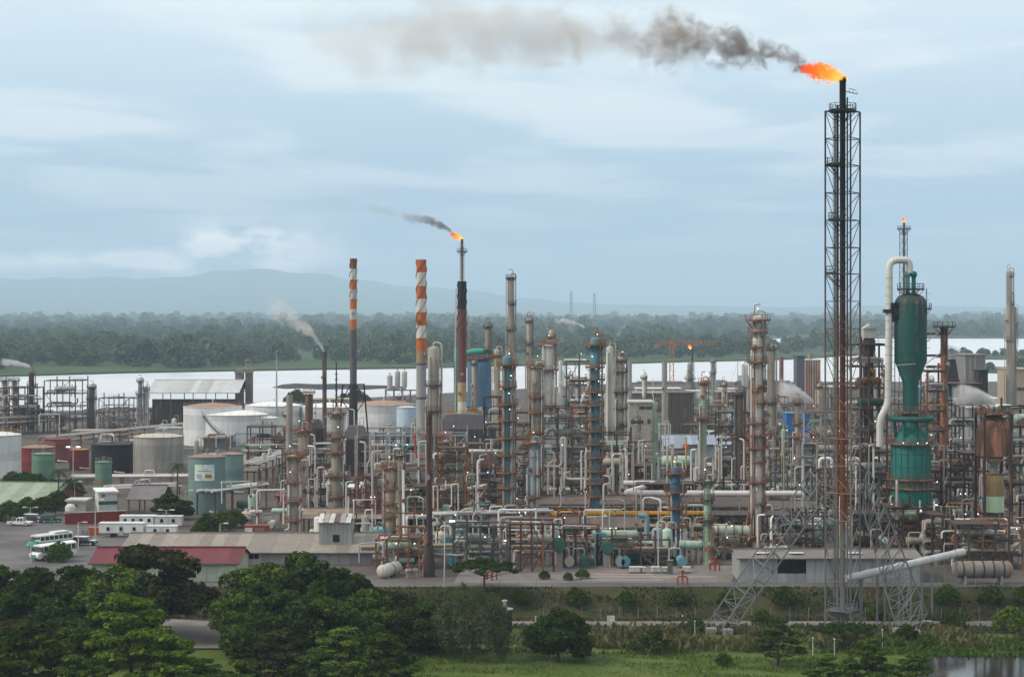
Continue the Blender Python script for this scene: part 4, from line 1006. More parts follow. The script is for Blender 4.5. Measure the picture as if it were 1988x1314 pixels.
for y in (706, 772): b = MB(); b.lathe([(r_, zat(y, D_) - .2), (r_ + .16, zat(y, D_) - .18), (r_ + .16, zat(y, D_) + .18), (r_, zat(y, D_) + .2)], 20, cap=False); b.build('joint_ring', DGREY, s2_)
SB = paint((.022, .016, .018), .3, .2); SR = paint((.13, .05, .042), .5, .3)
s3 = stack_at(897, 925, 546, 17.5, [(546, SB), (600, SR), (678, paint((.15, .05, .04), .3, .3)), (742, STT), (780, WHITER)], 'rust red chimney with a burnt black finned top and tan foot')
r_, h_, D_ = CI[s3.name]; strake(s3, r_, zat(650, D_), zat(548, D_), 1.6, SB)
platform(s3, r_, r_ * 3.6, zat(802, D_), 0, 359, YELLOW)
rod(s3, (-1.9, .5, zat(800, D_)), (-1.7, .5, zat(560, D_)), .16, WHITE, 'sample_line'); rod(s3, (1.9, .6, zat(680, D_)), (1.7, .6, zat(610, D_)), .14, LGREY, 'sample_line')
stack_at(630, 850, 683, 8.5, [(683, DKBROWN), (760, BROWN)], 'thin dark brown chimney giving off pale smoke')
stack_at(562, 915, 767, 12.5, [(767, TANGREY), (840, GREY)], 'plain grey chimney beside the white tanks')
stack_at(600, 905, 765, 15.5, [(765, paint((.14, .075, .055), .6, .3))], 'short rusty chimney with a guard ring at its top', plats=((762, 24, -270, 80),))
s5 = stack_at(833.5, 1119, 799, 11.5, [(799, paint((.06, .032, .03), .6, .3)), (960, paint((.05, .028, .028), .5, .3))], 'tall dark rusty chimney standing at the front of the plant')
b = MB(); b.lathe([(.98, -.2), (.98, 1.5), (.75, 5.0), (CI[s5.name][0], 6.0)], 16); b.build('flared_base', paint((.045, .027, .027), .5, .3), s5, True)
for px, ty, by, wd, m, lb in ((1222, 700, 806, 9.5, STL, 'plain light grey chimney by the river next to the beige office'), (1290, 702, 832, 10.5, STL, 'plain light grey chimney rising behind the dark square building'), (1517, 693, 800, 8.5, paint((.19, .085, .065), .5, .3), 'slim rust red chimney in front of the river'),
                          (1573, 686, 792, 9, TANGREY, 'narrow grey chimney beside the orange shelter')):
    stack_at(px, by, ty, wd, [(ty, m)], lb)
s6 = stack_at(1833, 1010, 632, 14, [(632, paint((.055, .03, .025), .6, .3)), (690, paint((.21, .075, .025), .7, .4)), (900, paint((.10, .045, .03), .6, .4))], 'rust orange chimney linked by arms to the big teal vessel')
r_, h_, D_ = CI[s6.name]; platform(s6, r_, r_ * 3.1, h_ - .3, 0, 359, DKBROWN)
for y in (648, 690, 712):
    beam(s6, (-r_, 0, zat(y, D_)), (-3.9, .2, zat(y, D_)), .5, DKBROWN, 'tie_arm'); beam(s6, (-r_, -.2, zat(y - 6, D_)), (-4.2, 0, zat(y + 18, D_)), .22, LGREY, 'tie_brace')
for px, ty in ((537, 690), (653, 706), (650, 638)):
    D = dist(842 if ty != 638 else 900, 0) if ty != 638 else 2100; o = T('mast', {690: 'thin bare mast in front of the river', 706: 'dark mast ringed with insulators near the slim banded chimney', 638: 'distant pale mast among the far trees'}[ty], 'mast', (at(px, D), D, 0 if ty != 638 else -1.2))
    b = MB(); b.tube((0, 0, -.3), (0, 0, zat(ty, D)), .42 if ty == 690 else .5, .2, 8); b.build('pole', STL if ty != 706 else BLACK, o, True)
    if ty == 706:
        for k in range(9): z = zat(790, D) + k * 2.0; b = MB(); b.lathe([(.3, z), (.75, z + .15), (.3, z + .5)], 10); b.build('insulator', BLACK, o, True)
    else: b = MB(); b.tube((0, 0, zat(ty, D)), (0, 0, zat(ty, D) + 1.4), .06, n=6); b.build('tip_rod', GREY, o)

# ================================================================ process columns
column(569, 1042, 882, 20, TANGREY, 'stout grey-tan column with rusty platforms beside the grey cabin', plats=((886, 42, -260, 80), (936, 36, -235, -10), (974, 36, -190, 40), (1010, 34, -240, 0)), lamps=2, pm=RUSTY)
column(586, 1005, 834, 14, TAN, 'narrow rusty column tucked behind the stout grey-tan column', plats=((836, 38, -250, 70), (880, 30, -170, 30), (905, 28, -150, 40)), lamps=1, pm=RUSTY)
column(653, 1020, 798, 20, TANGREY, 'tall grey-tan column with rusty platforms and a pale side pipe', plats=((803, 40, -260, 80), (848, 38, -230, 50), (878, 38, -220, 20), (924, 36, -210, 30), (964, 34, -240, 60), (998, 34, -220, 40)), lamps=2, pm=RUSTY, ppal=[LGREY, TANGREY])
column(757, 1058, 905, 17, TAN, 'rust streaked tan column crowded with platforms beside the dark front chimney', plats=((908, 30, -250, 70), (948, 28, -240, 20), (977, 26, -250, 0), (1003, 26, -240, 30), (1030, 26, -250, 0)), lamps=1, pm=RUSTY)
column(775, 1050, 882, 13, paint((.36, .31, .24), .45, .3), 'smooth tan column paired with the rust streaked tan column', plats=((885, 26, -230, 50),), lamps=1, pipes=3, pm=BROWN)
column(842, 980, 672, 23, TANGREY, 'grey column wrapped in vertical pipes behind the thick banded chimney', plats=((748, 32, -250, 70), (798, 34, -260, 80)), pipes=7, ppal=[LGREY, TANGREY, GREY, WHITER], pm=BROWN)
column(866, 1012, 853, 14.5, PBLUE, 'pale blue-grey column with an orange platform collar', plats=((858, 36, -265, 85), (925, 26, -60, 60), (975, 30, -200, 30)), pm=ORANGE, lamps=1)
column(985, 1062, 690, 19, BLUE, 'tall blue column with rust orange platforms next to the rust red chimney', plats=((708, 44, -265, 85), (751, 38, -230, 60), (785, 42, -240, 40), (816, 40, -200, 40), (850, 38, -240, 50), (884, 36, -210, 30), (917, 44, -250, 70), (946, 38, -220, 30), (980, 40, -240, 60), (1014, 42, -220, 40)), lamps=5, pipes=4)
column(1155, 1042, 655, 18.5, BLUE, 'tall teal blue column with a broad square-railed top deck', plats=((670, 44, -270, 90), (713, 38, -240, 20), (737, 40, -220, 40), (761, 42, -250, 20), (787, 38, -240, 0), (814, 36, -200, 20), (837, 40, -240, 0), (862, 42, -220, 40), (888, 40, -220, 50), (914, 38, -200, 40), (938, 38, -230, 0), (963, 36, -210, 30), (998, 42, -240, 60), (1021, 46, -230, 50)), lamps=5, pipes=4)
column(1311, 1088, 905, 18.5, BLUE2, 'short deep blue column near the small white cabinets', plats=((918, 42, -265, 85), (954, 46, -260, 70), (986, 40, -240, 30), (1022, 50, -230, 60)), lamps=1, pipes=3, ppal=[BLUE2, PBLUE, LGREY])
column(1041, 1000, 710, 19, TANGREY, 'grey column with a rust stain down its upper half', plats=((710, 34, -250, 60), (772, 30, -220, 20), (801, 30, -200, 40), (840, 34, -240, 30)), pipes=4, lamps=1)
column(1036, 1032, 855, 16.5, PBLUE, 'pale blue-grey column with a lattice of small pipes beside the tall blue column', plats=((859, 40, -265, 85), (922, 34, -80, 60), (965, 30, -230, 0)), pipes=5, ppal=[PBLUE, LGREY, GREY], lamps=1)
column(1064, 955, 668, 24, LGREY, 'wide pale vessel-topped column with a railed crown', plats=((668, 38, -270, 90), (718, 42, -250, 70), (790, 34, -200, 40), (806, 38, -210, 30)), pipes=6, lamps=1, ppal=[LGREY, GREY, WHITER])
column(1070, 905, 640, 9, TAN, 'thin tan column behind the wide pale vessel-topped column', plats=((655, 20, -250, 70),), pipes=1)
column(1184, 985, 672, 14, LGREY, 'pale column with black joint rings beside the tall teal blue column', pipes=3, ppal=[LGREY, WHITER], rings=[8, 14, 19, 25, 30], plats=((838, 26, -230, 30),))
column(1202, 965, 692, 22, TANGREY, 'brown-grey column ringed by many platforms and pipes', plats=((700, 32, -240, 40), (722, 34, -220, 60), (761, 36, -230, 50), (793, 34, -240, 40), (827, 32, -240, 60)), pipes=7, lamps=1, pm=BROWN)
column(947, 880, 630, 10, TANGREY, 'slender grey column capped by a ring platform beyond the blue drum', plats=((634, 20, -265, 85), (680, 22, -220, 40)), pipes=2, pm=BROWN)
column(992, 890, 536, 12.5, TANGREY, 'tallest slender grey column rising behind the tall blue column', plats=((540, 18, -265, 85), (590, 20, -120, 40), (640, 20, -220, 0)), pipes=3, pm=BROWN)
column(1027, 872, 618, 9.5, TAN, 'slender tan column next to the tallest grey one', plats=((624, 18, -265, 85), (668, 18, -150, 60)), pipes=1, pm=BROWN)
column(965, 905, 678, 13, TAN, 'short tan column beside the tall blue column top', plats=((690, 24, -240, 60),), pipes=3)
column(1088, 900, 700, 8, WHITE, 'white standpipe behind the pale vessel-topped column', pipes=2)
column(1471, 1068, 612, 19.5, LGREY, 'tall whitish column with a wide railed crown and rusty decks', plats=((622, 50, -270, 90), (645, 40, -230, 60), (674, 38, -230, -60), (703, 42, -260, 80), (758, 32, -240, -40), (782, 38, -100, 60), (821, 40, -250, 70), (844, 62, -150, 60), (869, 46, -230, 50), (896, 36, -130, 60), (935, 42, -260, 80), (977, 36, -110, 60), (1040, 42, -250, 60)), pipes=6, lamps=2, pm=RUSTY, ppal=[RUSTY, paint((.30, .17, .04), .4, .3), LGREY])
column(1497, 930, 675, 15, TANGREY, 'brown-grey column just behind the tall whitish column', plats=((676, 24, -265, 85), (782, 26, -240, 60), (840, 30, -220, 60)), pipes=2, pm=BROWN)
column(1366, 975, 738, 12, PGREEN, 'rust topped pale green column with a spire of nozzles', bands=[(738, RUSTY), (748, TANGREY), (765, PGREEN), (800, TAN), (818, PGREEN), (878, TAN)], plats=((743, 22, -250, 60), (812, 32, -265, 85)), pipes=3, lamps=1, pm=RUSTY)
column(1434, 995, 757, 18, paint((.16, .125, .10), .45, .4), 'broad brown column with a railed crown of pipes', plats=((766, 30, -265, 85), (848, 26, -200, 20)), pipes=4, pm=BROWN, ppal=[BROWN, RUSTY, DGREY])
column(1273, 962, 780, 10.5, PGREEN, 'thin pale green column with a side branch pipe', plats=((793, 22, -70, 60),), pipes=2, ppal=[PGREEN, RUSTY])
column(1521, 985, 832, 8.5, PGREEN, 'plain thin pale green standpipe', pipes=1, ppal=[PGREEN], lamps=1)
column(1548, 960, 780, 9.5, paint((.46, .39, .29), .4, .35), 'cream column with rusty collars beside the blue shelter', plats=((782, 20, -265, 85), (822, 20, -240, 60), (848, 22, -240, 60)), pipes=2, pm=RUSTY)
column(1373, 1096, 930, 13.5, PGREEN, 'mint green column with black ring platforms near the rusty drum', plats=((934, 36, -265, 85), (970, 30, -250, 60), (1009, 36, -250, 70)), pipes=2, pm=BROWN, lamps=1)
column(1446, 850, 706, 12.5, LGREY, 'pale bullet-shaped silo column near the river', pipes=2, plats=((752, 18, -240, 40),), pm=GREY)
column(1384, 790, 697, 8.5, GREY, 'small grey column beside the river', plats=((702, 14, -265, 85), (725, 14, -240, 40)), pipes=3, pm=DGREY)
column(1959.5, 860, 525, 12, TANGREY, 'tall lone grey column at the far works by the wide water', plats=((535, 18, -100, 80), (590, 20, -80, 80), (660, 20, -240, 60)), pipes=4, pm=GREY, ppal=[GREY, TANGREY])
column(1969, 858, 595, 9, TANGREY, 'shorter grey column attached to the tall lone one', plats=((630, 14, -100, 80), (700, 16, -200, 60)), pipes=2, pm=GREY)
column(1954, 1040, 858, 20, paint((.52, .50, .46), .5, .4), 'pale rust streaked column next to the rusty domed vessel', plats=((868, 34, -160, 60), (893, 26, -240, 40), (940, 26, -240, 60), (975, 26, -240, 60)), pipes=3, pm=RUSTY)

# ================================================================ teal reactor
DT = dist(1065); sT = DT / F; zt = lambda y: zat(y, DT)
tr = T('reactor_vessel', 'huge teal reactor vessel with a coned base and goose-neck pipe', 'reactor', (at(1768, DT), DT, 0))
px_ = lambda k: k * sT
TOPT = paint((.02, .235, .20), .42, .65, zr=[(0, (.012, .115, .10)), (zt(740), (.014, .135, .118)), (zt(585), (.016, .085, .076)), (zt(571), (.06, .055, .045)), (60, (.10, .075, .05))])
b = MB(); b.lathe([(px_(15), zt(802)), (px_(15), zt(744)), (px_(31), zt(700)), (px_(31), zt(592)), (px_(30), zt(584)), (px_(25), zt(576)), (px_(15), zt(571)), (.2, zt(568.5))], 40); b.build('shell', TOPT, tr, True)
b = MB(); b.lathe([(px_(36), zt(978)), (px_(38), zt(972)), (px_(38), zt(866)), (px_(30), zt(845)), (px_(16), zt(826)), (px_(16), zt(800))], 40); b.build('lower_vessel', TEAL, tr, True)
b = MB(); K = 24
b.pipe([(px_(40) * math.cos(2 * math.pi * i / K), px_(40) * math.sin(2 * math.pi * i / K), zt(812)) for i in range(K + 1)], px_(5.5), 12, .5); b.build('ring_main', TEALD, tr, True)
for i in range(8):
    a = R(i * 45 + 10); b = MB(); b.tube((px_(34) * math.cos(a), px_(34) * math.sin(a), zt(815)), (px_(30) * math.cos(a), px_(30) * math.sin(a), zt(862)), px_(3.4), n=10); b.build('down_leg', TEAL, tr, True)
for y, ro, a0, a1 in ((860, 46, 0, 359), (929, 46, 0, 359), (946, 44, -230, 50), (800, 28, -200, 60)): platform(tr, px_(16 if y == 800 else 38), px_(ro), zt(y), a0, a1, RUSTY)
for i in range(9): a = R(-170 + i * 20); beam(tr, (px_(38.3) * math.cos(a), px_(38.3) * math.sin(a), zt(972)), (px_(38.3) * math.cos(a), px_(38.3) * math.sin(a), zt(866)), .12, TEALD, 'shell_rib')
for i in range(6): a = R(i * 60 + 20); beam(tr, (px_(38) * math.cos(a), px_(38) * math.sin(a), -.3), (px_(36) * math.cos(a), px_(36) * math.sin(a), zt(970)), .7, BROWN, 'support_leg')
for y, k in ((592, 31), (622, 31), (652, 31), (682, 31), (700, 31), (744, 15), (762, 15), (782, 15), (880, 38), (905, 38), (940, 38)):
    b = MB(); q = px_(k); z = zt(y); b.lathe([(q, z - .07), (q + .045, z - .05), (q + .045, z + .05), (q, z + .07)], 40, cap=False); b.build('weld_ring', TEALD, tr, True)
for x in (-6, 6):
    b = MB(); b.lathe([(.03, zt(540.5)), (px_(5), zt(538)), (px_(7), zt(533)), (px_(5), zt(528)), (.03, zt(526))], 16, (px_(x), 0, 0)); b.tube((px_(x * .9), 0, zt(572)), (px_(x), 0, zt(538)), px_(4.2), n=12); b.build('valve_ball', TEAL if x > 0 else paint((.12, .34, .27), .3, .3), tr, True)
b = MB(); b.pipe([(px_(-2), 0, zt(530)), (px_(-2), 0, zt(505)), (px_(-43), -.6, zt(505)), (px_(-43), -.6, zt(600)), (px_(-45), -.6, zt(785)), (px_(-61), -.6, zt(812)), (px_(-61), -.6, zt(866))], px_(6.8), 16, px_(17)); b.build('goose_neck_pipe', paint((.55, .54, .50), .16, .3), tr, True)
for i in range(15): z = zt(540 + i * 16.5); b = MB(); b.lathe([(px_(7.3), z - .06), (px_(7.3), z + .06)], 16, (px_(-43.3 - i * .1), -.6, 0), cap=False); b.build('insulation_band', LGREY, tr)
b = MB(); b.box((px_(-43), -.6, zt(604)), (px_(22), 1.6, .7)); b.box((px_(-36), -.3, zt(596)), (px_(26), .5, .4)); b.build('pipe_guide', DKBROWN, tr)
b = MB()
for k in range(16): b.box((px_(-31 - RN.uniform(-1, 4)), RN.uniform(-1.6, .4), zt(590 + RN.uniform(0, 30))), (RN.uniform(.5, 1.4), .6, RN.uniform(.4, 1.6)))
b.build('nozzle_cluster', BLACK, tr)
platform(tr, px_(10), px_(26), zt(562), -230, 90, DKBROWN); platform(tr, px_(31), px_(40), zt(600), -40, 60, DKBROWN); ladder(tr, px_(33), 1.0, zt(700), zt(560), R(0), DKBROWN); ladder(tr, px_(-33), -1.0, zt(860), zt(600), R(180), DKBROWN)
beam(tr, (px_(-36), -px_(34), zt(708)), (px_(2), -px_(34), zt(705)), .2, GREY, 'spray_arm')
for a in (-120, -60, -85): lamp(tr, (px_(45) * math.cos(R(a)), px_(45) * math.sin(R(a)), zt(857)))
# neighbours of the reactor
frame(1652, 1722, 1045, 668, 'tall dark steel tower of decks between the flare tower and the teal reactor', levels=9, nb=2, dep=8, m=DKBROWN, rail=BROWN, deck=DKBROWN, lamps=1)
hop = T('hopper_column', 'dark brown hopper column with a little tin house on its top', 'hopper', (at(1687, dist(1040) + 3), dist(1040) + 3, 0)); Dh = dist(1040) + 3; q_ = Dh / F
b = MB(); b.lathe([(10 * q_, -.2), (10 * q_, zat(800, Dh)), (12.5 * q_, zat(700, Dh)), (12.5 * q_, zat(660, Dh)), (8 * q_, zat(655, Dh))], 18); b.build('shell', DKBROWN, hop, True)
b = MB(); b.box((0, 0, zat(647, Dh)), (26 * q_, 2.6, 18 * q_)); b.build('house_wall', paint((.45, .45, .42), .3, .35), hop)
b = MB(); z = zat(638, Dh); b.prism([(-14 * q_, z), (14 * q_, z), (0, z + 9 * q_)], -1.5, 1.5); b.build('house_roof', LGREY, hop)
for i in range(6): b = MB(); s_ = 1 if i % 2 else -1; b.bar((s_ * 9 * q_, -13.5 * q_, zat(700 + i * 26, Dh)), (-s_ * 9 * q_, -13.5 * q_, zat(726 + i * 26, Dh)), .5, .25); b.build('stair_flight', YELLOW if i in (0, 4) else BROWN, hop)
rod(hop, (9 * q_, -14 * q_, zat(855, Dh)), (9 * q_, -14 * q_, zat(690, Dh)), .28, WHITE, 'vent_pipe')
frame(1800, 1835, 1030, 720, 'narrow rusty tower of decks between the teal reactor and the rust orange chimney', levels=8, nb=1, dep=6, m=RUSTY, lamps=1)
frame(1836, 1905, 985, 745, 'dark decks and pipes behind the rust orange chimney', levels=6, nb=2, dep=8, m=DKBROWN, lamps=1)
heater(1840, 1862, 900, 697, 'black square furnace duct behind the rust orange chimney', BLACK, 5, 20, 3, yoff=0)
# rusty domed vessel, right edge
DM = dist(1062); sM = DM / F; zm = lambda y: zat(y, DM)
dv = T('domed_vessel', 'rusty domed vessel held in a steel frame with a yellow-green lower drum', 'vessel', (at(1930, DM), DM, 0))
b = MB(); R0_ = 35 * sM; b.lathe([(R0_, zm(884)), (R0_, zm(868)), (R0_, zm(846)), (R0_ * .93, zm(830)), (R0_ * .72, zm(816)), (R0_ * .4, zm(807)), (.1, zm(804))], 28); b.build('dome', paint((.13, .06, .04), .75, .55), dv, True)
b = MB(); r1_ = 19 * sM; b.lathe([(r1_, zm(993)), (r1_, zm(962))], 24); b.build('drum_band', paint((.40, .55, .36), .1, .2), dv, True)
b = MB(); b.lathe([(r1_, zm(962)), (r1_, zm(938)), (r1_ * .85, zm(926)), (r1_ * .5, zm(920))], 24); b.build('drum_head', paint((.36, .27, .10), .7, .4), dv, True)
b = MB(); b.lathe([(8 * sM, zm(922)), (8 * sM, zm(866))], 16); b.lathe([(12 * sM, zm(900)), (14 * sM, zm(870))], 16, cap=False); b.build('neck', TANGREY, dv, True)
b = MB(); b.lathe([(r1_, zm(1010)), (r1_, zm(993))], 24); b.lathe([(r1_ * .7, -.2), (r1_ * .7, zm(1010))], 18); b.build('skirt', DKBROWN, dv, True)
for x in (-27, 22):
    for y in (-3.4, 3.4): beam(dv, (x * sM, y, -.3), (x * sM, y, zm(800)), .42, DKBROWN, 'post')
for y_ in (890, 918, 1000): 
    for y in (-3.4, 3.4): beam(dv, (-27 * sM, y, zm(y_)), (22 * sM, y, zm(y_)), .34, BROWN, 'beam')
platform(dv, 3 * sM, 36 * sM, zm(802), 0, 359, RUSTY)
for i in range(7): b = MB(); a = R(i * 51); b.pipe([(2 * math.cos(a), 2 * math.sin(a), zm(806)), (2 * math.cos(a), 2 * math.sin(a), zm(790)), (2.9 * math.cos(a), 2.9 * math.sin(a), zm(788))], .16, 6); b.build('nozzle', RN.choice((RUSTY, TEALD, GREY)), dv, True)
frame(1965, 2040, 1050, 790, 'rusty steel decks at the edge of the domed vessel', levels=7, nb=2, dep=8, m=DKBROWN, lamps=1)
frame(1845, 1900, 1040, 880, 'dark pipe-filled frame left of the domed vessel', levels=5, nb=2, dep=8, m=DKBROWN, lamps=2)
# ================================================================ furnaces and frames, centre
heater(664, 712, 948, 828, 'dark ribbed furnace box under the slim banded chimney', PURPLE, 9, 2, 8, rib=DKBROWN)
heater(580, 628, 900, 815, 'dark brown furnace under the short rusty chimney', DKBROWN, 8, 2, 6)
heater(840, 962, 940, 806, 'long dark furnace block carrying the rust red chimney', PURPLE, 12, 3, 12, rib=DGREY)
heater(905, 968, 1000, 880, 'dark maroon furnace wall behind the tall blue column', paint((.06, .03, .032), .4, .3), 9, 2, 9, rib=paint((.10, .035, .035), .4, .3))
frame(720, 905, 985, 843, 'wide pale grey steel frame under the thick banded chimney', levels=4, nb=6, dep=10, m=paint((.36, .39, .41), .2, .3), rail=RUSTY, brace=.8, deck=RUSTY, lamps=3)
frame(838, 965, 955, 862, 'frame with yellow handrails before the long dark furnace', levels=3, nb=5, dep=5, m=BROWN, rail=YELLOW, deck=BROWN, lamps=2)
# blue drum and green pipes behind the rust red chimney
DB = dist(880); qb = DB / F
bd = T('blue_drum', 'big blue drum on a steel stand behind the rust red chimney', 'drum', (at(930, DB), DB, 0))
b = MB(); b.lathe([(23 * qb, zat(788, DB)), (23 * qb, zat(712, DB)), (21 * qb, zat(703, DB)), (14 * qb, zat(697, DB)), (.1, zat(694, DB))], 28); b.build('shell', paint((.06, .15, .26), .35, .6), bd, True)
for i in range(6): a = R(60 * i); beam(bd, (21 * qb * math.cos(a), 21 * qb * math.sin(a), -.2), (21 * qb * math.cos(a), 21 * qb * math.sin(a), zat(786, DB)), .6, DGREY, 'leg')
platform(bd, 2, 26 * qb, zat(694, DB), 0, 359, RUSTY)
b = MB(); b.pipe([(6, 0, zat(700, DB)), (6, 0, zat(682, DB)), (-2, 0, zat(682, DB)), (-6, 0, zat(690, DB))], 1.0, 12, 2.0); b.build('top_pipe', paint((.05, .30, .24), .2, .3), bd, True)
tp = column(885.5, 905, 676, 8.5, paint((.02, .32, .26), .12, .25), 'bright teal standpipe beside the rust red chimney', name='standpipe', cat='pipe', pipes=1, ppal=[TEAL], top='dome')
for a in [
    (480, 552, 905, 828, 'rusty frame of valves by the white tank farm', dict(levels=3, nb=3, m=RUSTY)),
    (548, 648, 960, 880, 'pipe frame around the feet of the grey chimney', dict(levels=3, nb=4, m=BROWN)),
    (690, 750, 1040, 925, 'tangled rust red frame left of the tan columns', dict(levels=4, nb=3, m=paint((.14, .045, .035), .6, .3), rail=RUSTY)),
    (785, 850, 1040, 945, 'rusty frame with small drums right of the tan columns', dict(levels=4, nb=3, m=RUSTY, rail=ORANGE)),
    (850, 905, 1020, 870, 'orange railed stair tower beside the pale blue-grey column', dict(levels=7, nb=1, m=ORANGE, rail=ORANGE, dep=5)),
    (900, 975, 1055, 905, 'grey and rust pipe frame left of the tall blue column', dict(levels=5, nb=3, m=BROWN)),
    (1000, 1035, 1010, 880, 'narrow pipe frame right of the tall blue column', dict(levels=5, nb=2, m=BROWN, rail=ORANGE)),
    (1055, 1140, 1000, 790, 'tall brown frame between the pale vessel column and the teal blue column', dict(levels=7, nb=3, m=BROWN, rail=ORANGE, dep=9)),
    (1100, 1150, 930, 700, 'thin open frame topped by a level pipe bridge', dict(levels=5, nb=2, m=DGREY, deck=False, dep=5)),
    (1170, 1225, 1000, 842, 'dark cluttered frame under the ringed brown-grey column', dict(levels=5, nb=2, m=DKBROWN, dep=8)),
    (1215, 1262, 985, 905, 'low dark frame with a green drum near the beige office', dict(levels=3, nb=2, m=DKBROWN)),
    (1245, 1330, 950, 880, 'brown frame below the pale blue gable shed', dict(levels=3, nb=3, m=BROWN)),
    (1335, 1425, 965, 893, 'frame holding twin pale green drums', dict(levels=3, nb=3, m=BROWN, rail=ORANGE)),
    (1395, 1460, 935, 800, 'dark brown frame behind the broad brown column', dict(levels=5, nb=2, m=DKBROWN)),
    (1455, 1545, 960, 850, 'rusty pipe frame around the foot of the tall whitish column', dict(levels=4, nb=3, m=BROWN, rail=RUSTY)),
    (1540, 1610, 935, 862, 'grey frame of coolers near the blue shelter', dict(levels=3, nb=3, m=DGREY)),
    (1505, 1600, 1010, 905, 'grey deck frame behind the left raking leg of the flare tower', dict(levels=4, nb=4, m=DGREY, rail=GREY)),
    (1600, 1735, 1015, 907, 'long grey cooler deck behind the flare tower', dict(levels=3, nb=5, m=DGREY, rail=GREY, deck=DGREY, dep=9)),
    (1725, 1810, 1085, 985, 'dark frame under the teal reactor', dict(levels=4, nb=3, m=DKBROWN)),
    (1810, 1850, 1095, 1000, 'dark pump house frame beside the pale drum', dict(levels=3, nb=2, m=DKBROWN)),
    (1855, 1985, 1105, 1018, 'pipe frame beneath the long whitish drum', dict(levels=3, nb=5, m=BROWN, lamps=3)),
    (1560, 1660, 905, 800, 'pale clad boiler frame behind the flare tower', dict(levels=4, nb=3, m=TANGREY, dep=10)),
    (880, 985, 1105, 1020, 'frame of blue-green pipes at the front of the plant', dict(levels=2, nb=4, m=paint((.05, .075, .075), .4, .4), deck=False)),
    (990, 1075, 1110, 1015, 'frame of red and brown pipes at the front of the plant', dict(levels=2, nb=4, m=paint((.075, .022, .018), .5, .4), deck=False)),
    (1075, 1160, 1098, 1025, 'dark front frame with green drums below the tin roof', dict(levels=2, nb=4, m=DKBROWN, deck=False)),
    (1160, 1300, 1098, 1045, 'dark front frame carrying the long mint drum', dict(levels=2, nb=5, m=BROWN, rail=ORANGE)),
    (1385, 1450, 1085, 1040, 'rusty front frame carrying the stained green drum', dict(levels=2, nb=3, m=RUSTY, rail=RUSTY)),
    (730, 835, 1105, 1045, 'low rusty pump frame before the dark front chimney', dict(levels=2, nb=5, m=RUSTY, rail=ORANGE)),
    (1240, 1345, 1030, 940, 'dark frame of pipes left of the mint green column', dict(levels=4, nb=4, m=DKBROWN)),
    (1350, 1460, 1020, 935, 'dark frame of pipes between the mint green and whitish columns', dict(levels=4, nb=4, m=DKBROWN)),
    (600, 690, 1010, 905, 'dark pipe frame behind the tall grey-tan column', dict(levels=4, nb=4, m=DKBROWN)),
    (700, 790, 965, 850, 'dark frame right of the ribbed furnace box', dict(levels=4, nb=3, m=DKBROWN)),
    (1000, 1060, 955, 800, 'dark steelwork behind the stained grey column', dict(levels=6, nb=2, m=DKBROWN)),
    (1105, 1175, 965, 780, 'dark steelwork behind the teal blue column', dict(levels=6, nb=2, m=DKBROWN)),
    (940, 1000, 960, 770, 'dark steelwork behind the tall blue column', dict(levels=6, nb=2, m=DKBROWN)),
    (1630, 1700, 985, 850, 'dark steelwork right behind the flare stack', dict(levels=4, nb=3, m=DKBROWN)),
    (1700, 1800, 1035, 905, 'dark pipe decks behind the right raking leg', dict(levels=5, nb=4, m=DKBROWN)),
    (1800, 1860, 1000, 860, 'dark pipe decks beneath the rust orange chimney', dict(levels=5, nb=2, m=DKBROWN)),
    (1330, 1430, 880, 825, 'low brown frame in the rear yard', dict(levels=3, nb=4, m=BROWN)),
    (1450, 1530, 905, 835, 'brown pipe frame in the rear yard by the blue shelter', dict(levels=3, nb=3, m=BROWN)),
]:
    frame(*a[:4], a[4], **{**dict(dep=7), **a[5]})
# ================================================================ drums
for a in [(1149, 1240, 1037, 1092, 17, paint((.36, .47, .38), .42, .35), 'long mint drum with a rusty belly in the front frame', dict(bands=1)),
          (1378, 1456, 1029, 1082, 19, paint((.46, .52, .40), .5, .35), 'stained green and rust drum in the front frame', dict(bands=4)),
          (1284, 1342, 895, 965, 22, paint((.34, .45, .33), .2, .3), 'fat pale green drum beside the deep blue column', dict(bands=1, ends='dome')),
          (1850, 1957, 1015, 1080, 20, paint((.56, .55, .50), .4, .3), 'long whitish drum with a rusty belly at the right', dict(bands=4)),
          (1848, 1966, 1105, 1133, 33, paint((.23, .205, .18), .5, .5), 'huge grey riveted drum lying at the front right', dict(bands=5, bm=DKBROWN)),
          (700, 746, 1028, 1062, 12, MINT, 'pale mint drum behind the grey cabin', dict(bands=1)),
          (527, 602, 991, 1025, 10, MINT, 'pale mint drum beside the stout grey-tan column', dict(bands=2)),
          (485, 510, 993, 1020, 8, WHITE, 'little white drum on a shed roof', dict(bands=1)),
          (1210, 1236, 874, 950, 15, DGREEN, 'dark green drum in front of the beige office', dict(bands=1)),
          (1095, 1118, 783, 905, 13, DGREEN, 'small dark green drum high in the steelwork', dict(bands=1)),
          (1168, 1205, 897, 1005, 16, paint((.40, .36, .26), .4, .3), 'sooty cream drum low behind the teal blue column', dict(bands=1))]:
    drum(*a[:6], a[6], **a[7])
for px in (1388, 1406): 
    o = drum(px - 8, px + 8, 900, 962, 15, PGREEN, 'pale green drum seen end-on, one of a pair on a frame', group='twin pale green drums', yaw=R(84), bands=1)
sp = drum(742, 770, 1105, 1119, 26, WHITER, 'round-ended whitish drum seen end-on before the dark front chimney', bands=1, yaw=R(68), nozz=1)
drum(787, 812, 1107, 1121, 9, GREY, 'small grey drum beside the foot of the dark front chimney', bands=1, yaw=R(18))
drum(602, 632, 1031, 1056, 11, LGREY, 'grey tilted drum in front of the stout column', bands=1, yaw=R(25))
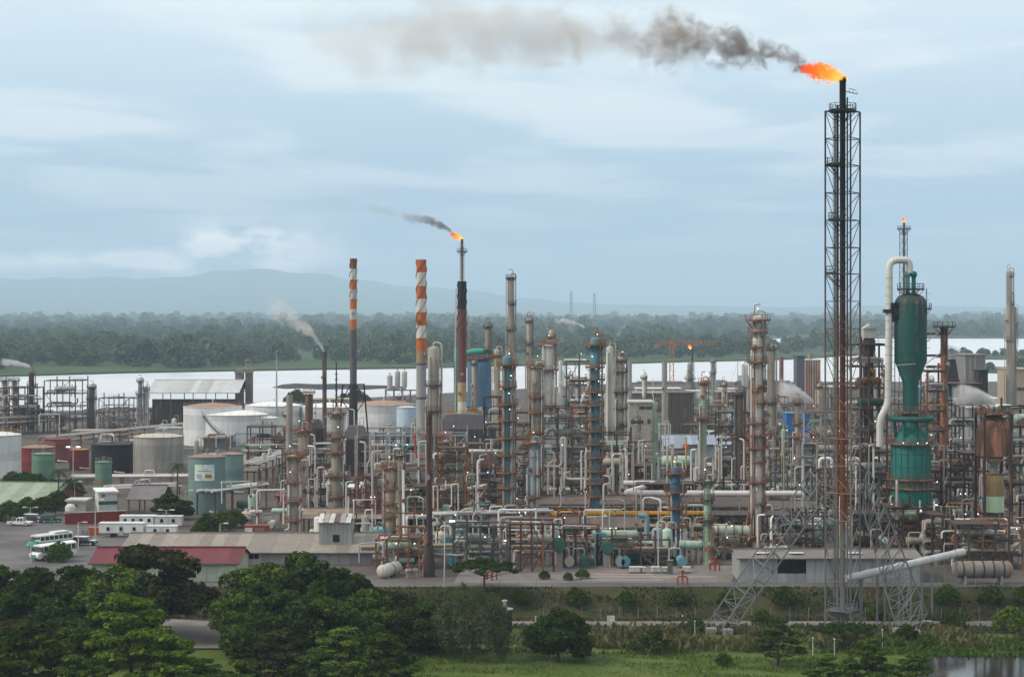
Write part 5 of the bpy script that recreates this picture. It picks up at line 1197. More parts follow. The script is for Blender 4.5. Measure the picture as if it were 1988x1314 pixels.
# end-on exchangers along the front
rr = random.Random(21)
for px, py, m, lb in ((880, 1090, BLUE, 'blue'), (1085, 1055, DGREEN, 'dark green'), (1178, 1060, DGREEN, 'deep green'), (995, 1078, PBLUE, 'pale blue'), (1203, 1088, PBLUE, 'sky blue'), (1213, 1092, BLUE, 'mid blue'), (1322, 1090, paint((.16, .33, .42), .1, .2), 'bright blue'), (1105, 1096, TANGREY, 'grey-brown'), (940, 1085, PBLUE, 'dusty blue'), (1135, 1095, DGREEN, 'bottle green')):
    x, y = gp(px, 1100); exchanger(x, y, rr, lb + ' exchanger seen end-on along the front pipework', None, m, R(90), 5.0, {1085: 1.0, 1178: .95}.get(px, .75), max(1.2, zat(py, y)))
# ================================================================ tin roofs and the orange crane beam
def awning(px0, px1, by, ye, yr, label, dep=12, m=ROOFTAN): return shed(px0, px1, by, ye, yr, label, GREY, m, dep, 'tin_roof', 'roof', roofonly=True, post=BROWN)
awning(1045, 1492, 1038, 983, 963, 'long tan tin roof over the pump row with an orange crane beam')
awning(955, 1243, 1072, 1022, 1003, 'shorter tan tin roof in front of the pump row', 9)
awning(590, 850, 1042, 1005, 988, 'long tan tin roof behind the grey cabin', 9, paint((.36, .27, .21), .4, .35, streak=.5))
awning(1480, 1770, 1030, 985, 972, 'low grey roof behind the raking leg of the flare tower', 10)
Dc = 362.0; cb = T('crane_beam', 'orange overhead crane beam under the long tan tin roof', 'crane', (at(1060, Dc), Dc, zat(995, Dc)))
for i in range(8): beam(cb, (i * 5.05, 0, 0), (i * 5.05 + 5.0, 0, 0), .5, paint((.70, .30, .015), .10, .2), 'beam', 1.3)
for i in range(9): beam(cb, (i * 5.05, .6, -zat(995, Dc)), (i * 5.05, .6, .2), .4, DGREY, 'post')
# ================================================================ front warehouse
wh = shed(1436, 1786, 1131, 1083, 1067, 'long pale corrugated warehouse with one dark open bay behind the flare legs', CORR, paint((.20, .175, .16), .25, .35, streak=.5), 11, 'warehouse', open_=(4, 7, .38), panels=19)
for i, px in enumerate((1483, 1550, 1665)): b = MB(); Dw = dist(1131); b.box((at(px, Dw) - wh.location.x, 2.4, zat(1075, Dw + 2) + .15), (2.4, 1.2, .05)); b.build('skylight', WHITE, wh)
# small white cabinets and red post on the pavement
for px, py, wd_, h_ in ((1235, 1112, 26, 12), (1248, 1112, 10, 11), (1272, 1112, 15, 12), (1291, 1112, 10, 11), (1333, 1112, 14, 12)):
    x, y = gp(px, py); s = y / F; o = T('equipment_cabinet', 'white switch cabinet on short legs standing on the front pavement', 'cabinet', (x, y, 0), 'white cabinets on the front pavement')
    b = MB(); b.box((0, 0, h_ * s * .65), (wd_ * s, 1.2, h_ * s * .7)); b.box((0, 0, h_ * s * 1.02), (wd_ * s + .1, 1.3, .08)); b.build('case', LGREY, o)
    for e in (-.4, .4): b = MB(); b.box((e * wd_ * s, 0, h_ * s * .15), (.18, 1.0, h_ * s * .32)); b.build('leg', DGREY, o)
    b = MB(); b.box((0, -.61, h_ * s * .65), (wd_ * s * .44, .04, h_ * s * .5)); b.build('door', LGREY, o)
x, y = gp(1301, 1114); o = T('pillar_box', 'dark upright box beside the white cabinets', 'box', (x, y, 0)); b = MB(); b.box((0, 0, 1.15), (.85, .85, 2.4)); b.build('case', DGREY, o); b = MB(); b.box((0, 0, 2.4), (1.0, 1.0, .12)); b.build('lid', GREY, o)
for px, py in ((1388, 1108), (1325, 1136), (955, 1126)):
    x, y = gp(px, py); o = T('fire_hydrant', {1388: 'red pipe stand at the edge of the front pavement', 1325: 'rusty hydrant post on the verge', 955: 'red valve manifold under the flat-topped tree'}[px], 'hydrant', (x, y, 0))
    b = MB(); b.lathe([(.3, -.1), (.3, .1), (.16, .15), (.16, 2.2), (.26, 2.25), (.26, 2.5), (.05, 2.6)], 10); b.build('barrel', RED, o, True)
    b = MB(); b.pipe([(-.8, 0, .1), (-.8, 0, 1.5), (.8, 0, 1.5), (.8, 0, .1)], .13, 8); b.build('outlet_pipe', RED, o, True)
# ================================================================ notable pipes
Dp = dist(1045)
pipeline([W(1208, 938, 388), W(1275, 938, 388), W(1212, 957, 374), W(1480, 958, 374), W(1560, 958, 374)], .62, paint((.60, .56, .55), .12, .2), 'thick white pipe folded in a zigzag behind the deep blue column')
pipeline([W(1215, 950, dist(975)), W(1290, 938, dist(990)), W(1420, 937, dist(990))], .6, PINKPIPE, 'pinkish pipe running behind the zigzag white pipe')
pipeline([W(1240, 1000, dist(1085)), W(1256, 1000, dist(1085)), W(1256, 1092, dist(1085))], .5, paint((.22, .38, .42), .2, .3), 'sky blue pipe hooked over the end of the mint drum', posts=False)
pipeline([W(740, 1052, dist(1085)), W(900, 1034, dist(1060))], .9, LGREY, 'fat silver pipe sloping up behind the dark front chimney')
pipeline([W(700, 1062, dist(1095)), W(880, 1058, dist(1090)), W(1056, 1060, dist(1090))], .38, TAN, 'long tan pipe level along the front of the plant', every=7)
pipeline([W(870, 950, dist(1000)), W(895, 950, dist(1000)), W(975, 935, dist(1010))], .3, paint((.55, .48, .50), .1, .2), 'thin pinkish pipe dipping left of the tall blue column')
pipeline([W(975, 875, dist(960)), W(900, 875, dist(960)), W(900, 980, dist(960))], .38, WHITE, 'white pipe turning down beside the maroon furnace')
pipeline([W(1009, 902, dist(1000)), W(1090, 906, dist(1000)), W(1090, 850, dist(1000)), W(1097, 850, dist(1000)), W(1097, 930, dist(1000)), W(1150, 930, dist(1000))], .36, LGREY, 'silver pipe looping between the two tall blue columns', posts=False)
pipeline([W(1128, 858, dist(960)), W(1128, 780, dist(960)), W(1145, 742, dist(960))], .3, WHITE, 'white riser left of the teal blue column', posts=False)
pipeline([W(1095, 700, dist(905)), W(1138, 700, dist(905))], .5, LGREY, 'level overhead pipe between the tall columns', posts=True, every=14)
pipeline([W(1858, 1032, dist(1100)), W(1922, 1032, dist(1100)), W(1933, 1036, dist(1100)), W(1933, 1092, dist(1100))], .58, paint((.62, .59, .55), .12, .2), 'thick white pipe bending down above the huge riveted drum', posts=False)
pipeline([W(1952, 1090, dist(1100)), W(1952, 1026, dist(1100)), W(2010, 1022, dist(1100))], .45, paint((.55, .46, .40), .2, .2), 'pinkish pipe rising beside the huge riveted drum', posts=False)
pipeline([W(1958, 1066, dist(1098)), W(2010, 1042, dist(1090))], .55, TAN, 'tan pipe slanting up at the right edge', posts=False)
for px in (1602, 1655, 1697):
    Dg = dist(1012); o = pipeline([W(px - 11, 908, Dg), W(px - 11, 890, Dg), W(px + 13, 890, Dg), W(px + 13, 908, Dg)], .42, paint((.58, .57, .54), .1, .2), 'white pipe loop standing on the long grey cooler deck', posts=False, group='white pipe loops on the cooler deck', bend=1.1)
pipeline([W(1588, 871, dist(985)), W(1727, 872, dist(985))], .95, GREY, 'fat grey header pipe across the back of the flare tower', every=8)
pipeline([W(1610, 996, dist(1060)), W(1750, 998, dist(1060))], .75, GREY, 'grey header pipe low behind the flare tower', every=9)
pipeline([W(805, 842, dist(990)), W(808, 888, dist(990)), W(840, 890, dist(990))], .28, paint((.42, .09, .04), .15, .2), 'orange-red pipe stepping down the pale grey frame', posts=False)
pipeline([W(920, 985, dist(1050)), W(955, 930, dist(1050))], .45, TAN, 'tan chute slanting up left of the tall blue column', posts=True)
# ================================================================ pipe racks through the yard
rack(480, 905, 700, 900, 6.0, 'pipe rack crossing the yard behind the stout columns', 5, pal=[LGREY, WHITE, GREY, STEELPIPE])
rack(485, 948, 560, 920, 6.0, 'short rack of white pipes at the yard corner', 5, pal=[WHITE, LGREY])
rack(400, 1000, 500, 985, 5.0, 'rack of pale pipes turning down beside the blue-green tank', 5, pal=[LGREY, WHITE, PBLUE], levels=1)
rack(850, 1068, 1060, 1060, 6.5, 'rack of silver pipes left of the tall blue column', 7, pal=[LGREY, STEELPIPE, GREY, WHITE])
rack(1050, 1060, 1500, 1058, 3.6, 'long pipe rack below the orange crane beam', 6, pal=[LGREY, PINKPIPE, GREY, RUSTY])
rack(1230, 905, 1640, 900, 7.0, 'rusty pipe rack behind the broad brown column', 6, pal=[RUSTY, GREY, TANGREY, PINKPIPE, BROWN])
rack(1260, 985, 1600, 975, 6.0, 'pipe rack behind the mint green column', 6)
rack(1230, 868, 1700, 862, 6.5, 'far pipe rack crossing before the dark square building', 6, pal=[GREY, TANGREY, BROWN])
rack(700, 875, 1020, 868, 7.0, 'far pipe rack behind the furnaces', 5)
rack(1680, 945, 2010, 940, 8.0, 'dark pipe rack behind the teal reactor', 5, m=DKBROWN, pal=[DGREY, BROWN, RUSTY, GREY])
rack(0, 845, 350, 820, 6.0, 'long low rack of grey pipes before the far left units', 6, pal=[GREY, LGREY, TANGREY], wd=6)
rack(90, 880, 360, 850, 5.0, 'rack of pipes slanting behind the red tanks', 5, pal=[GREY, LGREY, PINKPIPE])
rack(215, 960, 340, 955, 1.6, 'low sleepers of white pipes beside the graffiti tank', 6, levels=1, pal=[WHITE, LGREY, PINKPIPE, PBLUE], wd=9)
rack(140, 940, 380, 938, 1.8, 'low pipe track along the foot of the black tank', 5, levels=1, pal=[WHITE, LGREY, PINKPIPE])
# ================================================================ loose plant
clutter((850, 1060, 1062, 1098), 'in the front yard left of the mint drum', 26, 1)
clutter((1060, 1360, 1062, 1095), 'in the front yard around the mint drum', 34, 2)
clutter((700, 980, 985, 1050), 'around the tan columns', 34, 3)
clutter((990, 1250, 950, 1035), 'between the tall blue columns', 34, 4)
clutter((1240, 1480, 965, 1050), 'around the deep blue column', 30, 5)
clutter((1480, 1740, 930, 1060), 'behind the flare tower', 34, 6)
clutter((1740, 1985, 990, 1105), 'under the teal reactor', 30, 7)
clutter((1220, 1700, 845, 925), 'in the rear yard by the dark square building', 40, 8)
clutter((480, 720, 930, 1045), 'around the stout grey-tan column', 26, 9)
clutter((740, 830, 1085, 1118), 'at the foot of the dark front chimney', 12, 10, 'erp')
clutter((700, 1060, 860, 950), 'around the dark furnaces', 30, 12)
clutter((1840, 2000, 850, 960), 'behind the rusty domed vessel', 16, 13)
clutter((0, 340, 800, 845), 'among the far left units', 26, 14, 'vrre')

clutter((860, 1240, 940, 1040), 'between the blue columns and the furnaces', 34, 31, 'T')
clutter((1240, 1500, 930, 1040), 'right of the deep blue column', 26, 32, 'T')
clutter((560, 860, 930, 1040), 'around the tan front columns', 26, 33, 'T')
clutter((1500, 1990, 920, 1050), 'between the flare tower and the domed vessel', 34, 34, 'T')
clutter((640, 1240, 850, 930), 'in the back row of the plant', 30, 35, 'T')
clutter((860, 1340, 1048, 1090), 'along the front of the plant', 26, 36, 'rTer')
# ================================================================ tank farm
TW = paint((.60, .61, .60), .06, .2); TWR = paint((.74, .73, .70), .05, .15)
TR = paint((.22, .028, .035), .12, .3); TRB = paint((.20, .055, .05), .3, .35); TGN = paint((.13, .235, .175), .15, .3); TBG = paint((.17, .265, .255), .12, .3)
ROOFR = paint((.36, .22, .15), .4, .3, streak=.6)
tank(-12, 930, 843, 104, TW, 'white tank cut by the left edge with a yellow railed top', rail=YELLOW)
tank(73, 916, 867, 67, TR, 'dark red tank with a rusty orange roof rim', roof=ROOFR, rim=paint((.34, .13, .06), .4, .2))
tank(111, 898, 851, 52, TRB, 'taller faded brick red tank behind the dark red tank', roof=TRB)
tank(154, 912, 872, 38, TR, 'small dark red tank with an orange roof beside the black tank', roof=paint((.42, .20, .05), .3, .2))
tank(84.5, 945, 880, 45, TGN, 'green tank standing in front of the dark red tanks')
gt = tank(201, 948, 896, 33, TGN, 'small green tank with red graffiti letters', stair=False)
tank(218, 920, 861, 80, paint((.016, .013, .022), .05, .1), 'black tank next to the weathered grey tank', roof=BLACK)
tank(308, 926, 846, 97, paint((.36, .34, .31), .22, .55), 'weathered streaky grey tank', roof=paint((.46, .42, .36), .2, .3, streak=.6))
bg_ = tank(402, 998, 885, 73, TBG, 'blue-green tank with a printed banner on its wall', roof=ROOFR)
tank(447, 958, 880, 52, TBG, 'second blue-green tank behind the bannered one', roof=ROOFR)
tank(413, 866, 788, 113, TW, 'broad pale tank with a rusty roof at the back of the tank farm', roof=ROOFR)
tank(457, 868, 803, 126, TW, 'broad white tank with a long slanting stair on its wall', roof=TWR, stair=True)
tank(510, 866, 810, 62, TW, 'white tank overlapping the slant-stair tank', roof=TWR)
tank(374, 856, 823, 38, TW, 'low small white tank', roof=TWR, stair=False)
tank(532, 842, 786, 112, TW, 'far white tank behind the grey chimney', roof=TWR)
tank(640, 842, 788, 112, TW, 'far white tank behind the short rusty chimney', roof=TWR)
tank(745, 868, 784, 122, TW, 'big white tank behind the slim banded chimney', roof=ROOFR)
tank(790, 872, 790, 40, paint((.42, .52, .60), .06, .2), 'pale blue-white tank left of the thick banded chimney', roof=TWR)
ct = tank(490, 905, 881, 40, paint((.50, .45, .37), .55, .3), 'low cream tank with rust streaks', roof=ROOFR, stair=False)
tank(1760 + 150, 800, 772, 60, TW, 'low white tank far behind the teal reactor', roof=TWR)
tank(980, 1229, 1180, 29, BLACK, 'small black tank below the embankment', roof=paint((.3, .24, .22), .1, .2), rim=PINKPIPE, stair=False, z0=Z_LOW, hatch=False)
# graffiti strokes on the small green tank
GM = paint((.42, .12, .10), 0, .1); r_ = 33 / 2 * gt.location.y / F; sg = gt.location.y / F
def on_tank(o, r, u, z, k=.04): a = u / r - math.pi / 2; return ((r + k) * math.cos(a), (r + k) * math.sin(a), z)
hz0 = zat(935, gt.location.y)
for let, x0 in (('H', -1.9), ('O', -.75), ('J', .45), ('I', 1.3)):
    st = {'H': [((0, 0), (0, 1.2)), ((.7, 0), (.7, 1.2)), ((0, .6), (.7, .6))], 'O': [((0, .1), (0, 1.1)), ((0, 1.1), (.7, 1.2)), ((.7, 1.2), (.75, .1)), ((.75, .1), (0, .1))], 'J': [((.6, 1.2), (.6, .2)), ((.6, .2), (.3, 0)), ((.3, 0), (0, .2))], 'I': [((.2, 0), (.2, 1.2))]}[let]
    b = MB()
    for (a, c), (e, f_) in st: b.bar(on_tank(gt, r_, x0 + a, hz0 + c - .6), on_tank(gt, r_, x0 + e, hz0 + f_ - .6), .2, .03)
    b.build('graffiti_letter', GM, gt)
# banner
m, t = newmat('banner_print'); tcn = t.nodes.new('ShaderNodeTexCoord'); a = NOISE(t, tcn.outputs['Object'], 1.1, 3, .5)
sp_ = t.nodes.new('ShaderNodeSeparateXYZ'); t.links.new(tcn.outputs['Object'], sp_.inputs[0])
c = RAMP(t, a, [(.3, (.50, .56, .48)), (.48, (.62, .66, .58)), (.56, (.30, .42, .50)), (.64, (.60, .55, .35))], 'CONSTANT'); finish(t, c, .7); BAN = m
Dk = bg_.location.y; rk = 73 / 2 * Dk / F; b = MB(); K = 10; vs = []
for i in range(K + 1):
    u = (-19 + 39 * i / K) * Dk / F
    for y in (930, 899): vs.append(on_tank(bg_, rk, u, zat(y, Dk), .08))
b._add(vs, [(2 * i, 2 * i + 2, 2 * i + 3, 2 * i + 1) for i in range(K)]); b.build('banner', BAN, bg_)
for k, (u0, u1, y, hh, mm) in enumerate(((-16, 16, 905, 2, WHITE), (-14, -4, 921, 9, PBLUE), (2, 14, 921, 7, YELLOW), (-12, 12, 911, 1.2, BLUE))):
    b = MB(); vs = []
    for i in range(7):
        u = (u0 + (u1 - u0) * i / 6) * Dk / F
        for yy in (y + hh / 2, y - hh / 2): vs.append(on_tank(bg_, rk, u, zat(yy, Dk), .11))
    b._add(vs, [(2 * i, 2 * i + 2, 2 * i + 3, 2 * i + 1) for i in range(6)]); b.build('banner_print', mm, bg_)
# three silos on a stand by the river
Ds = dist(800); qs = Ds / F
frame(748, 812, 800, 757, 'steel stand under the three pale silos', levels=2, nb=4, dep=6, m=DGREY, deck=DGREY, fill=True, lamps=0)
for px, ty, cone in ((756, 730, 0), (771, 722, 1), (784.5, 722, 1)):
    o = T('silo', 'pale flat-bottomed silo left of two coned ones' if not cone else 'pale silo with a coned bottom by the river', 'silo', (at(px, Ds), Ds + 3, 0), 'pale silos by the river' if cone else None)
    b = MB(); R_ = 5.3 * qs
    b.lathe(([(.3, zat(759, Ds)), (R_, zat(750, Ds))] if cone else [(R_, zat(757, Ds))]) + [(R_, zat(ty, Ds)), (R_ * .6, zat(ty - 2, Ds)), (.1, zat(ty - 3, Ds))], 18); b.build('shell', LGREY, o, True); b = MB(); b.tube((0, 0, zat(ty - 2, Ds)), (0, 0, zat(ty - 6, Ds)), .3, n=8); b.build('vent', GREY, o)
# ================================================================ far left units
column(10, 840, 738, 9.5, TAN, 'left one of two tan columns joined by a white railed bridge', plats=((739, 22, -265, 85), (760, 18, -200, 40), (795, 18, -200, 40)), pm=BROWN)
column(29, 840, 738, 9.5, TAN, 'right one of two tan columns joined by a white railed bridge', plats=((739, 20, -265, 85), (775, 18, -200, 40), (795, 18, -220, 40)), pm=BROWN)
column(61, 836, 722, 10.5, paint((.05, .025, .03), .3, .3), 'dark maroon column at the far left units', plats=((750, 18, -240, 60), (790, 18, -240, 60)), pm=DKBROWN)
column(178, 834, 750, 12, DGREY, 'dark column cluster with small nozzles at the far left units', plats=((752, 16, -265, 85), (775, 22, -200, 60)), pipes=5, pm=DKBROWN)
column(272, 836, 738, 8, GREY, 'grey column with a flat arm beside the grey-roofed shed', plats=((740, 14, -265, 85), (765, 18, -200, 60)), pipes=3, pm=DGREY)
column(284, 836, 750, 8, GREY, 'grey column close to the grey-roofed shed', plats=((756, 14, -265, 85),), pipes=3, pm=DGREY)
frame(0, 72, 842, 752, 'open frame around the tan and maroon columns at the far left', levels=4, nb=4, dep=9, m=DKBROWN, rail=BROWN, lamps=0)
frame(86, 160, 838, 738, 'tall brown portal frame with a pale drum on its deck', levels=4, nb=3, dep=9, m=paint((.14, .10, .08), .4, .3), rail=BROWN, lamps=0)
frame(192, 270, 836, 772, 'low frame of pipework left of the grey-roofed shed', levels=3, nb=4, dep=9, m=DGREY, rail=GREY, lamps=0)
drum(106, 146, 754, 838, 9, paint((.36, .45, .42), .15, .3), 'pale green drum high on the brown portal frame', bands=2, legs=False)
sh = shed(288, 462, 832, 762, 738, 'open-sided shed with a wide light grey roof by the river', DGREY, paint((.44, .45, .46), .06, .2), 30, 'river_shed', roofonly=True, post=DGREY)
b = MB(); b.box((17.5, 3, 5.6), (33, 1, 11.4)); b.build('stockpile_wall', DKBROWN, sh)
Dq = dist(826); o = T('conveyor_tower', 'grimy concrete conveyor tower with a flag on top', 'tower', (at(474, Dq), Dq, 0))
for x, w_ in ((-1.8, 3.0), (2.0, 2.6)): b = MB(); b.box((x, 0, zat(717, Dq) / 2), (w_, 4, zat(717, Dq))); b.build('shaft', paint((.2, .17, .15), .4, .5), o)
b = MB(); b.box((0, -.4, zat(722, Dq)), (7.2, 5.2, .5)); b.build('cap_slab', CONC, o); b = MB(); b.box((0, -2.1, zat(745, Dq)), (1.6, .2, 2.4)); b.build('window', DARK, o)
b = MB(); b.tube((.6, 0, zat(720, Dq)), (.6, 0, zat(697, Dq)), .1, n=6); b.build('flag_pole', GREY, o)
for i, mm in enumerate((paint((.55, .40, .05), 0, .1), BLUE2, RED)): b = MB(); b.box((1.5, 0, zat(698, Dq) - i * .4 - .2), (1.7, .05, .4)); b.build('flag_stripe', mm, o)
# ================================================================ back right buildings
def block(px0, px1, by, ty, label, wall, roof=None, dep=12, name='industrial_building', wins=(), wm=None, par=.4, bays=0):
    D = dist(by); s = D / F; wd = (px1 - px0) * s; h = zat(ty, D); o = T(name, label, 'building', (at(px0, D), D, 0))
    b = MB(); b.box((wd / 2, dep / 2, h / 2 - .1), (wd, dep, h + .2)); b.build('wall', wall, o)
    b = MB(); b.box((wd / 2, dep / 2, h + par / 2), (wd + .8, dep + .8, par)); b.build('roof', roof or wall, o)
    for x0, x1, y0, y1 in wins:
        b = MB(); z0, z1 = zat(y1, D), zat(y0, D); xa, xb = (x0 - px0) * s, (x1 - px0) * s; b.box(((xa + xb) / 2, -.06, (z0 + z1) / 2), (xb - xa, .12, z1 - z0)); wo = b.build('window', wm or glassy((.03, .035, .045)), o)
        b = MB(); n = max(1, int((xb - xa) / 1.6))
        for i in range(n + 1): x = xa + (xb - xa) * i / n; b.box((x, -.14, (z0 + z1) / 2), (.12, .08, z1 - z0))
        b.build('mullions', LGREY, wo)
    for i in range(bays + 1 if bays else 0): beam(o, (wd * i / bays, -.1, 0), (wd * i / bays, -.1, h), .35, roof or wall, 'pilaster')
    return o
block(1222, 1268, 892, 782, 'beige office block with two dark window strips', paint((.44, .40, .32), .06, .3), LGREY, 14, 'office_block', wins=((1240, 1266, 789, 794), (1224, 1250, 815, 822), (1256, 1264, 813, 822)))
block(1298, 1346, 868, 764, 'dark square grey-brown building with ribs', paint((.17, .155, .14), .2, .4), BROWN, 14, bays=9)
block(1225, 1300, 800, 764, 'low dark red-brown roofed building by the river', paint((.16, .09, .07), .2, .3), paint((.33, .32, .27), .1, .3), 16)
block(1395, 1450, 815, 762, 'low brown brick building by the river', paint((.15, .085, .07), .2, .3), GREY, 14)
block(1564, 1592, 815, 700, 'tall bright orange shelter by the river', paint((.47, .16, .04), .2, .3), LGREY, 9, 'orange_shelter', bays=6)
block(1547, 1562, 818, 692, 'dark slate block beside the orange shelter', paint((.10, .11, .14), .1, .3), DGREY, 9)
block(1528, 1572, 878, 804, 'bright blue shelter with plain walls', paint((.03, .16, .45), .06, .2), BLUE2, 9, 'blue_shelter', bays=4)
block(1420, 1490, 880, 800, 'blue and white clad hall behind the tall whitish column', paint((.40, .45, .48), .1, .3), BLUE2, 10, wins=((1450, 1488, 800, 808),), wm=BLUE2)
shed(1290, 1330, 925, 868, 845, 'pale blue gabled shed', paint((.36, .43, .48), .08, .2), paint((.32, .38, .44), .1, .25), 10)
shed(1330, 1430, 915, 862, 845, 'long pale blue roofed hall next to the gabled shed', paint((.30, .34, .38), .08, .2), paint((.28, .33, .40), .1, .25), 14)
block(1874, 1912, 862, 690, 'far square boiler house standing in smoke', paint((.22, .20, .19), .2, .3), GREY, 16, bays=4)
block(1880, 1980, 905, 792, 'pale low hall far behind the rusty domed vessel', paint((.33, .34, .34), .1, .3), LGREY, 16, wins=((1890, 1978, 812, 818),))
block(1962, 2060, 852, 718, 'tan building at the right edge by the wide water', paint((.36, .30, .23), .1, .3), TAN, 18, wins=((1966, 2050, 752, 758),))
block(1900, 1918, 880, 720, 'black square stack house amid the white steam', BLACK, BLACK, 6)
block(140, 240, 862, 838, 'low tan building behind the black tank', paint((.30, .21, .15), .1, .3), TAN, 9)
block(255, 350, 858, 832, 'low white pipe shelter behind the weathered tank', paint((.45, .45, .43), .1, .3), LGREY, 6)
block(395, 440, 880, 852, 'dark low-roofed pump hall among the tanks', DGREY, DGREY, 14)
# jetty and moored barges
for px0, px1, py, h, m, lb in ((1226, 1335, 752, 3.0, paint((.10, .05, .06), .3, .3), 'long maroon barge moored at the near bank'), (1425, 1545, 754, 4.0, DGREY, 'grey barge with a mast moored at the near bank'), (1360, 1412, 748, 2.5, paint((.12, .13, .17), .1, .3), 'low blue-grey barge by the small flare')):
    x0, y = gp(px0, py, Z_RIV); x1, _ = gp(px1, py, Z_RIV); L = x1 - x0; o = T('barge', lb, 'barge', (x0, y, Z_RIV))
    b = MB(); b.prism([(0, h), (1.5, -.6), (L - 1.5, -.6), (L, h)], -5, 5); b.build('hull', m, o); b = MB(); b.box((L / 2, 0, h + .5), (L * .8, 7, 1.0)); b.build('hatch_coaming', GREY, o)
    if 'mast' in lb:
        b = MB(); b.box((L * .15, 0, h + 2.2), (7, 6, 4)); b.build('wheelhouse', paint((.5, .5, .5), .1, .3), o); b = MB(); b.tube((L * .06, 0, h), (L * .06, 0, h + 15), .2, .1, 6); b.bar((L * .06, 0, h + 14), (L * .2, 0, h + 3), .1); b.bar((L * .06, 0, h + 12), (-2, 0, h), .1); b.build('mast', DGREY, o)
# orange tower crane
Dx = dist(768); o = T('tower_crane', 'orange tower crane with a level jib beside the river', 'crane', (at(1304, Dx), Dx, 0)); CR = paint((.48, .17, .06), .1, .2)
for x in (-1, 1):
    for y in (-1, 1): beam(o, (x, y, 0), (x, y, zat(660, Dx)), .3, CR, 'mast_leg')
z = 0; k = 0
while z < zat(664, Dx): beam(o, (-1 if k % 2 else 1, -1, z), (1 if k % 2 else -1, -1, z + 3), .2, CR, 'lacing'); z += 3; k += 1
zj = zat(668, Dx); L = 88 * Dx / F
for y, dz in ((-.8, 0), (.8, 0), (0, 1.6)): beam(o, (-9, y, zj + dz), (L, y, zj + dz), .28, CR, 'jib_chord')
for i in range(14): beam(o, (-8 + i * (L + 8) / 14, -.8, zj), (-8 + (i + .5) * (L + 8) / 14, 0, zj + 1.6), .2, CR, 'jib_lacing')
b = MB(); b.box((-8, 0, zj - 1), (3, 2, 2)); b.build('counterweight', CONC, o); b = MB(); b.box((1.4, -.6, zj - 1.4), (1.6, 1.6, 2)); b.build('cab', CR, o)
# far pylons across the river
for px, ty in ((1109, 564), (1154, 568)):
    Dy = 3300; o = T('lattice_pylon', 'far lattice radio mast fading in the haze across the river', 'pylon', (at(px, Dy), Dy, -1.2), 'far masts across the river'); H_ = zat(ty, Dy)
    for i in range(4): a = R(45 + 90 * i); beam(o, (5 * math.cos(a), 5 * math.sin(a), 0), (1.2 * math.cos(a), 1.2 * math.sin(a), H_), .7, GREY, 'leg')
    for k in range(9):
        z = H_ * k / 9; q = 5 - 3.8 * k / 9; beam(o, (-q * .7, -q * .7, z), ((q - .4) * .7, -(q - .4) * .7, z + H_ / 9), .45, GREY, 'lacing'); beam(o, (-q * .7, -q * .7, z), (q * .7, -q * .7, z), .45, GREY, 'girt')
# ================================================================ the yard, left
shed(-110, 92, 988, 975, 936, 'wide hall with a faded green roof and red walls', paint((.26, .06, .04), .15, .3), paint((.27, .33, .235), .12, .35, streak=.6), 26, 'green_roofed_hall', yaw=R(-6), panels=8, over=1.2)
block(130, 166, 996, 973, 'small cream hut with one dark window beside the parking lot', paint((.50, .50, .44), .05, .2), LGREY, 5, 'hut', wins=((143, 151, 979, 983),))
o = block(192, 226, 1000, 957, 'two-storey white site cabin with a dark green band', paint((.60, .62, .60), .04, .15), WHITE, 9, 'site_cabin', wins=((197, 204, 960, 964),)); o.rotation_euler.z = R(18)
b = MB(); b.box((2.0, -.08, zat(976, o.location.y)), (4.2, .1, .7)); b.build('green_band', DGREEN, o)
for k in (1.8, 4.2, 6.8): b = MB(); b.box((4.0, k, zat(962, o.location.y)), (.1, .7, 1.2)); b.build('window', DARK, o)
shed(250, 312, 1002, 968, 943, 'open gabled shelter with a steel truss roof', GREY, paint((.16, .145, .15), .1, .3), 12, 'open_shelter', roofonly=True)
def wall_run(px0, py0, px1, py1, h, m, label, name='boundary_wall', cat='wall', n=8):
    A = Vector((*gp(px0, py0), 0)); B = Vector((*gp(px1, py1), 0)); o = T(name, label, cat, A, None, math.atan2(B.y - A.y, B.x - A.x)); L = (B - A).length
    for i in range(n): b = MB(); b.box((L * (i + .5) / n, 0, h / 2 - .1), (L / n - .04, .2, h + .2)); b.build('wall_panel', m, o)
    b = MB(); b.box((L / 2, 0, h + .08), (L + .2, .34, .14)); b.build('coping', LGREY, o); return o
wall_run(126, 1018, 244, 1013, 2.4, paint((.20, .025, .025), .1, .2), 'dark red site wall between the parking lot and the trailers')
def trailer(px0, px1, by, ty, label, yaw=0.0, wins=3, wheels=True, door=True):
    D = dist(by); s = D / F; L = (px1 - px0) * s; h = zat(ty, D); o = T('trailer_cabin', label, 'trailer', (at(px0, D), D, 0), None, yaw); z0 = .9 if wheels else .2; mw = paint((.62, .63, .61), .06, .16)
    b = MB(); b.box((L / 2, 1.25, (h + z0) / 2), (L, 2.5, h - z0)); b.build('body', mw, o); b = MB(); b.box((L / 2, 1.25, h + .06), (L + .16, 2.66, .12)); b.build('roof', WHITE, o)
    for i in range(wins): x = L * (i + .7) / (wins + .4); b = MB(); b.box((x, -.03, h * .62), (.6, .08, .7)); b.build('window', DARK, o)
    if door: b = MB(); b.box((L * .5, -.03, h * .5), (.8, .06, 1.8)); b.build('door', LGREY, o)
    if wheels:
        for x in (L * .3, L * .36): b = MB(); b.tube((x, -.05, .45), (x, .25, .45), .45, n=14); b.build('wheel', BLACK, o, True)
        b = MB(); b.box((L * .5, .6, .75), (L * .8, .2, .25)); b.build('chassis', YELLOW, o)
    else: b = MB(); b.box((L / 2, 1.25, .1), (L - .4, 2.1, .3)); b.build('skid', DGREY, o)
    return o
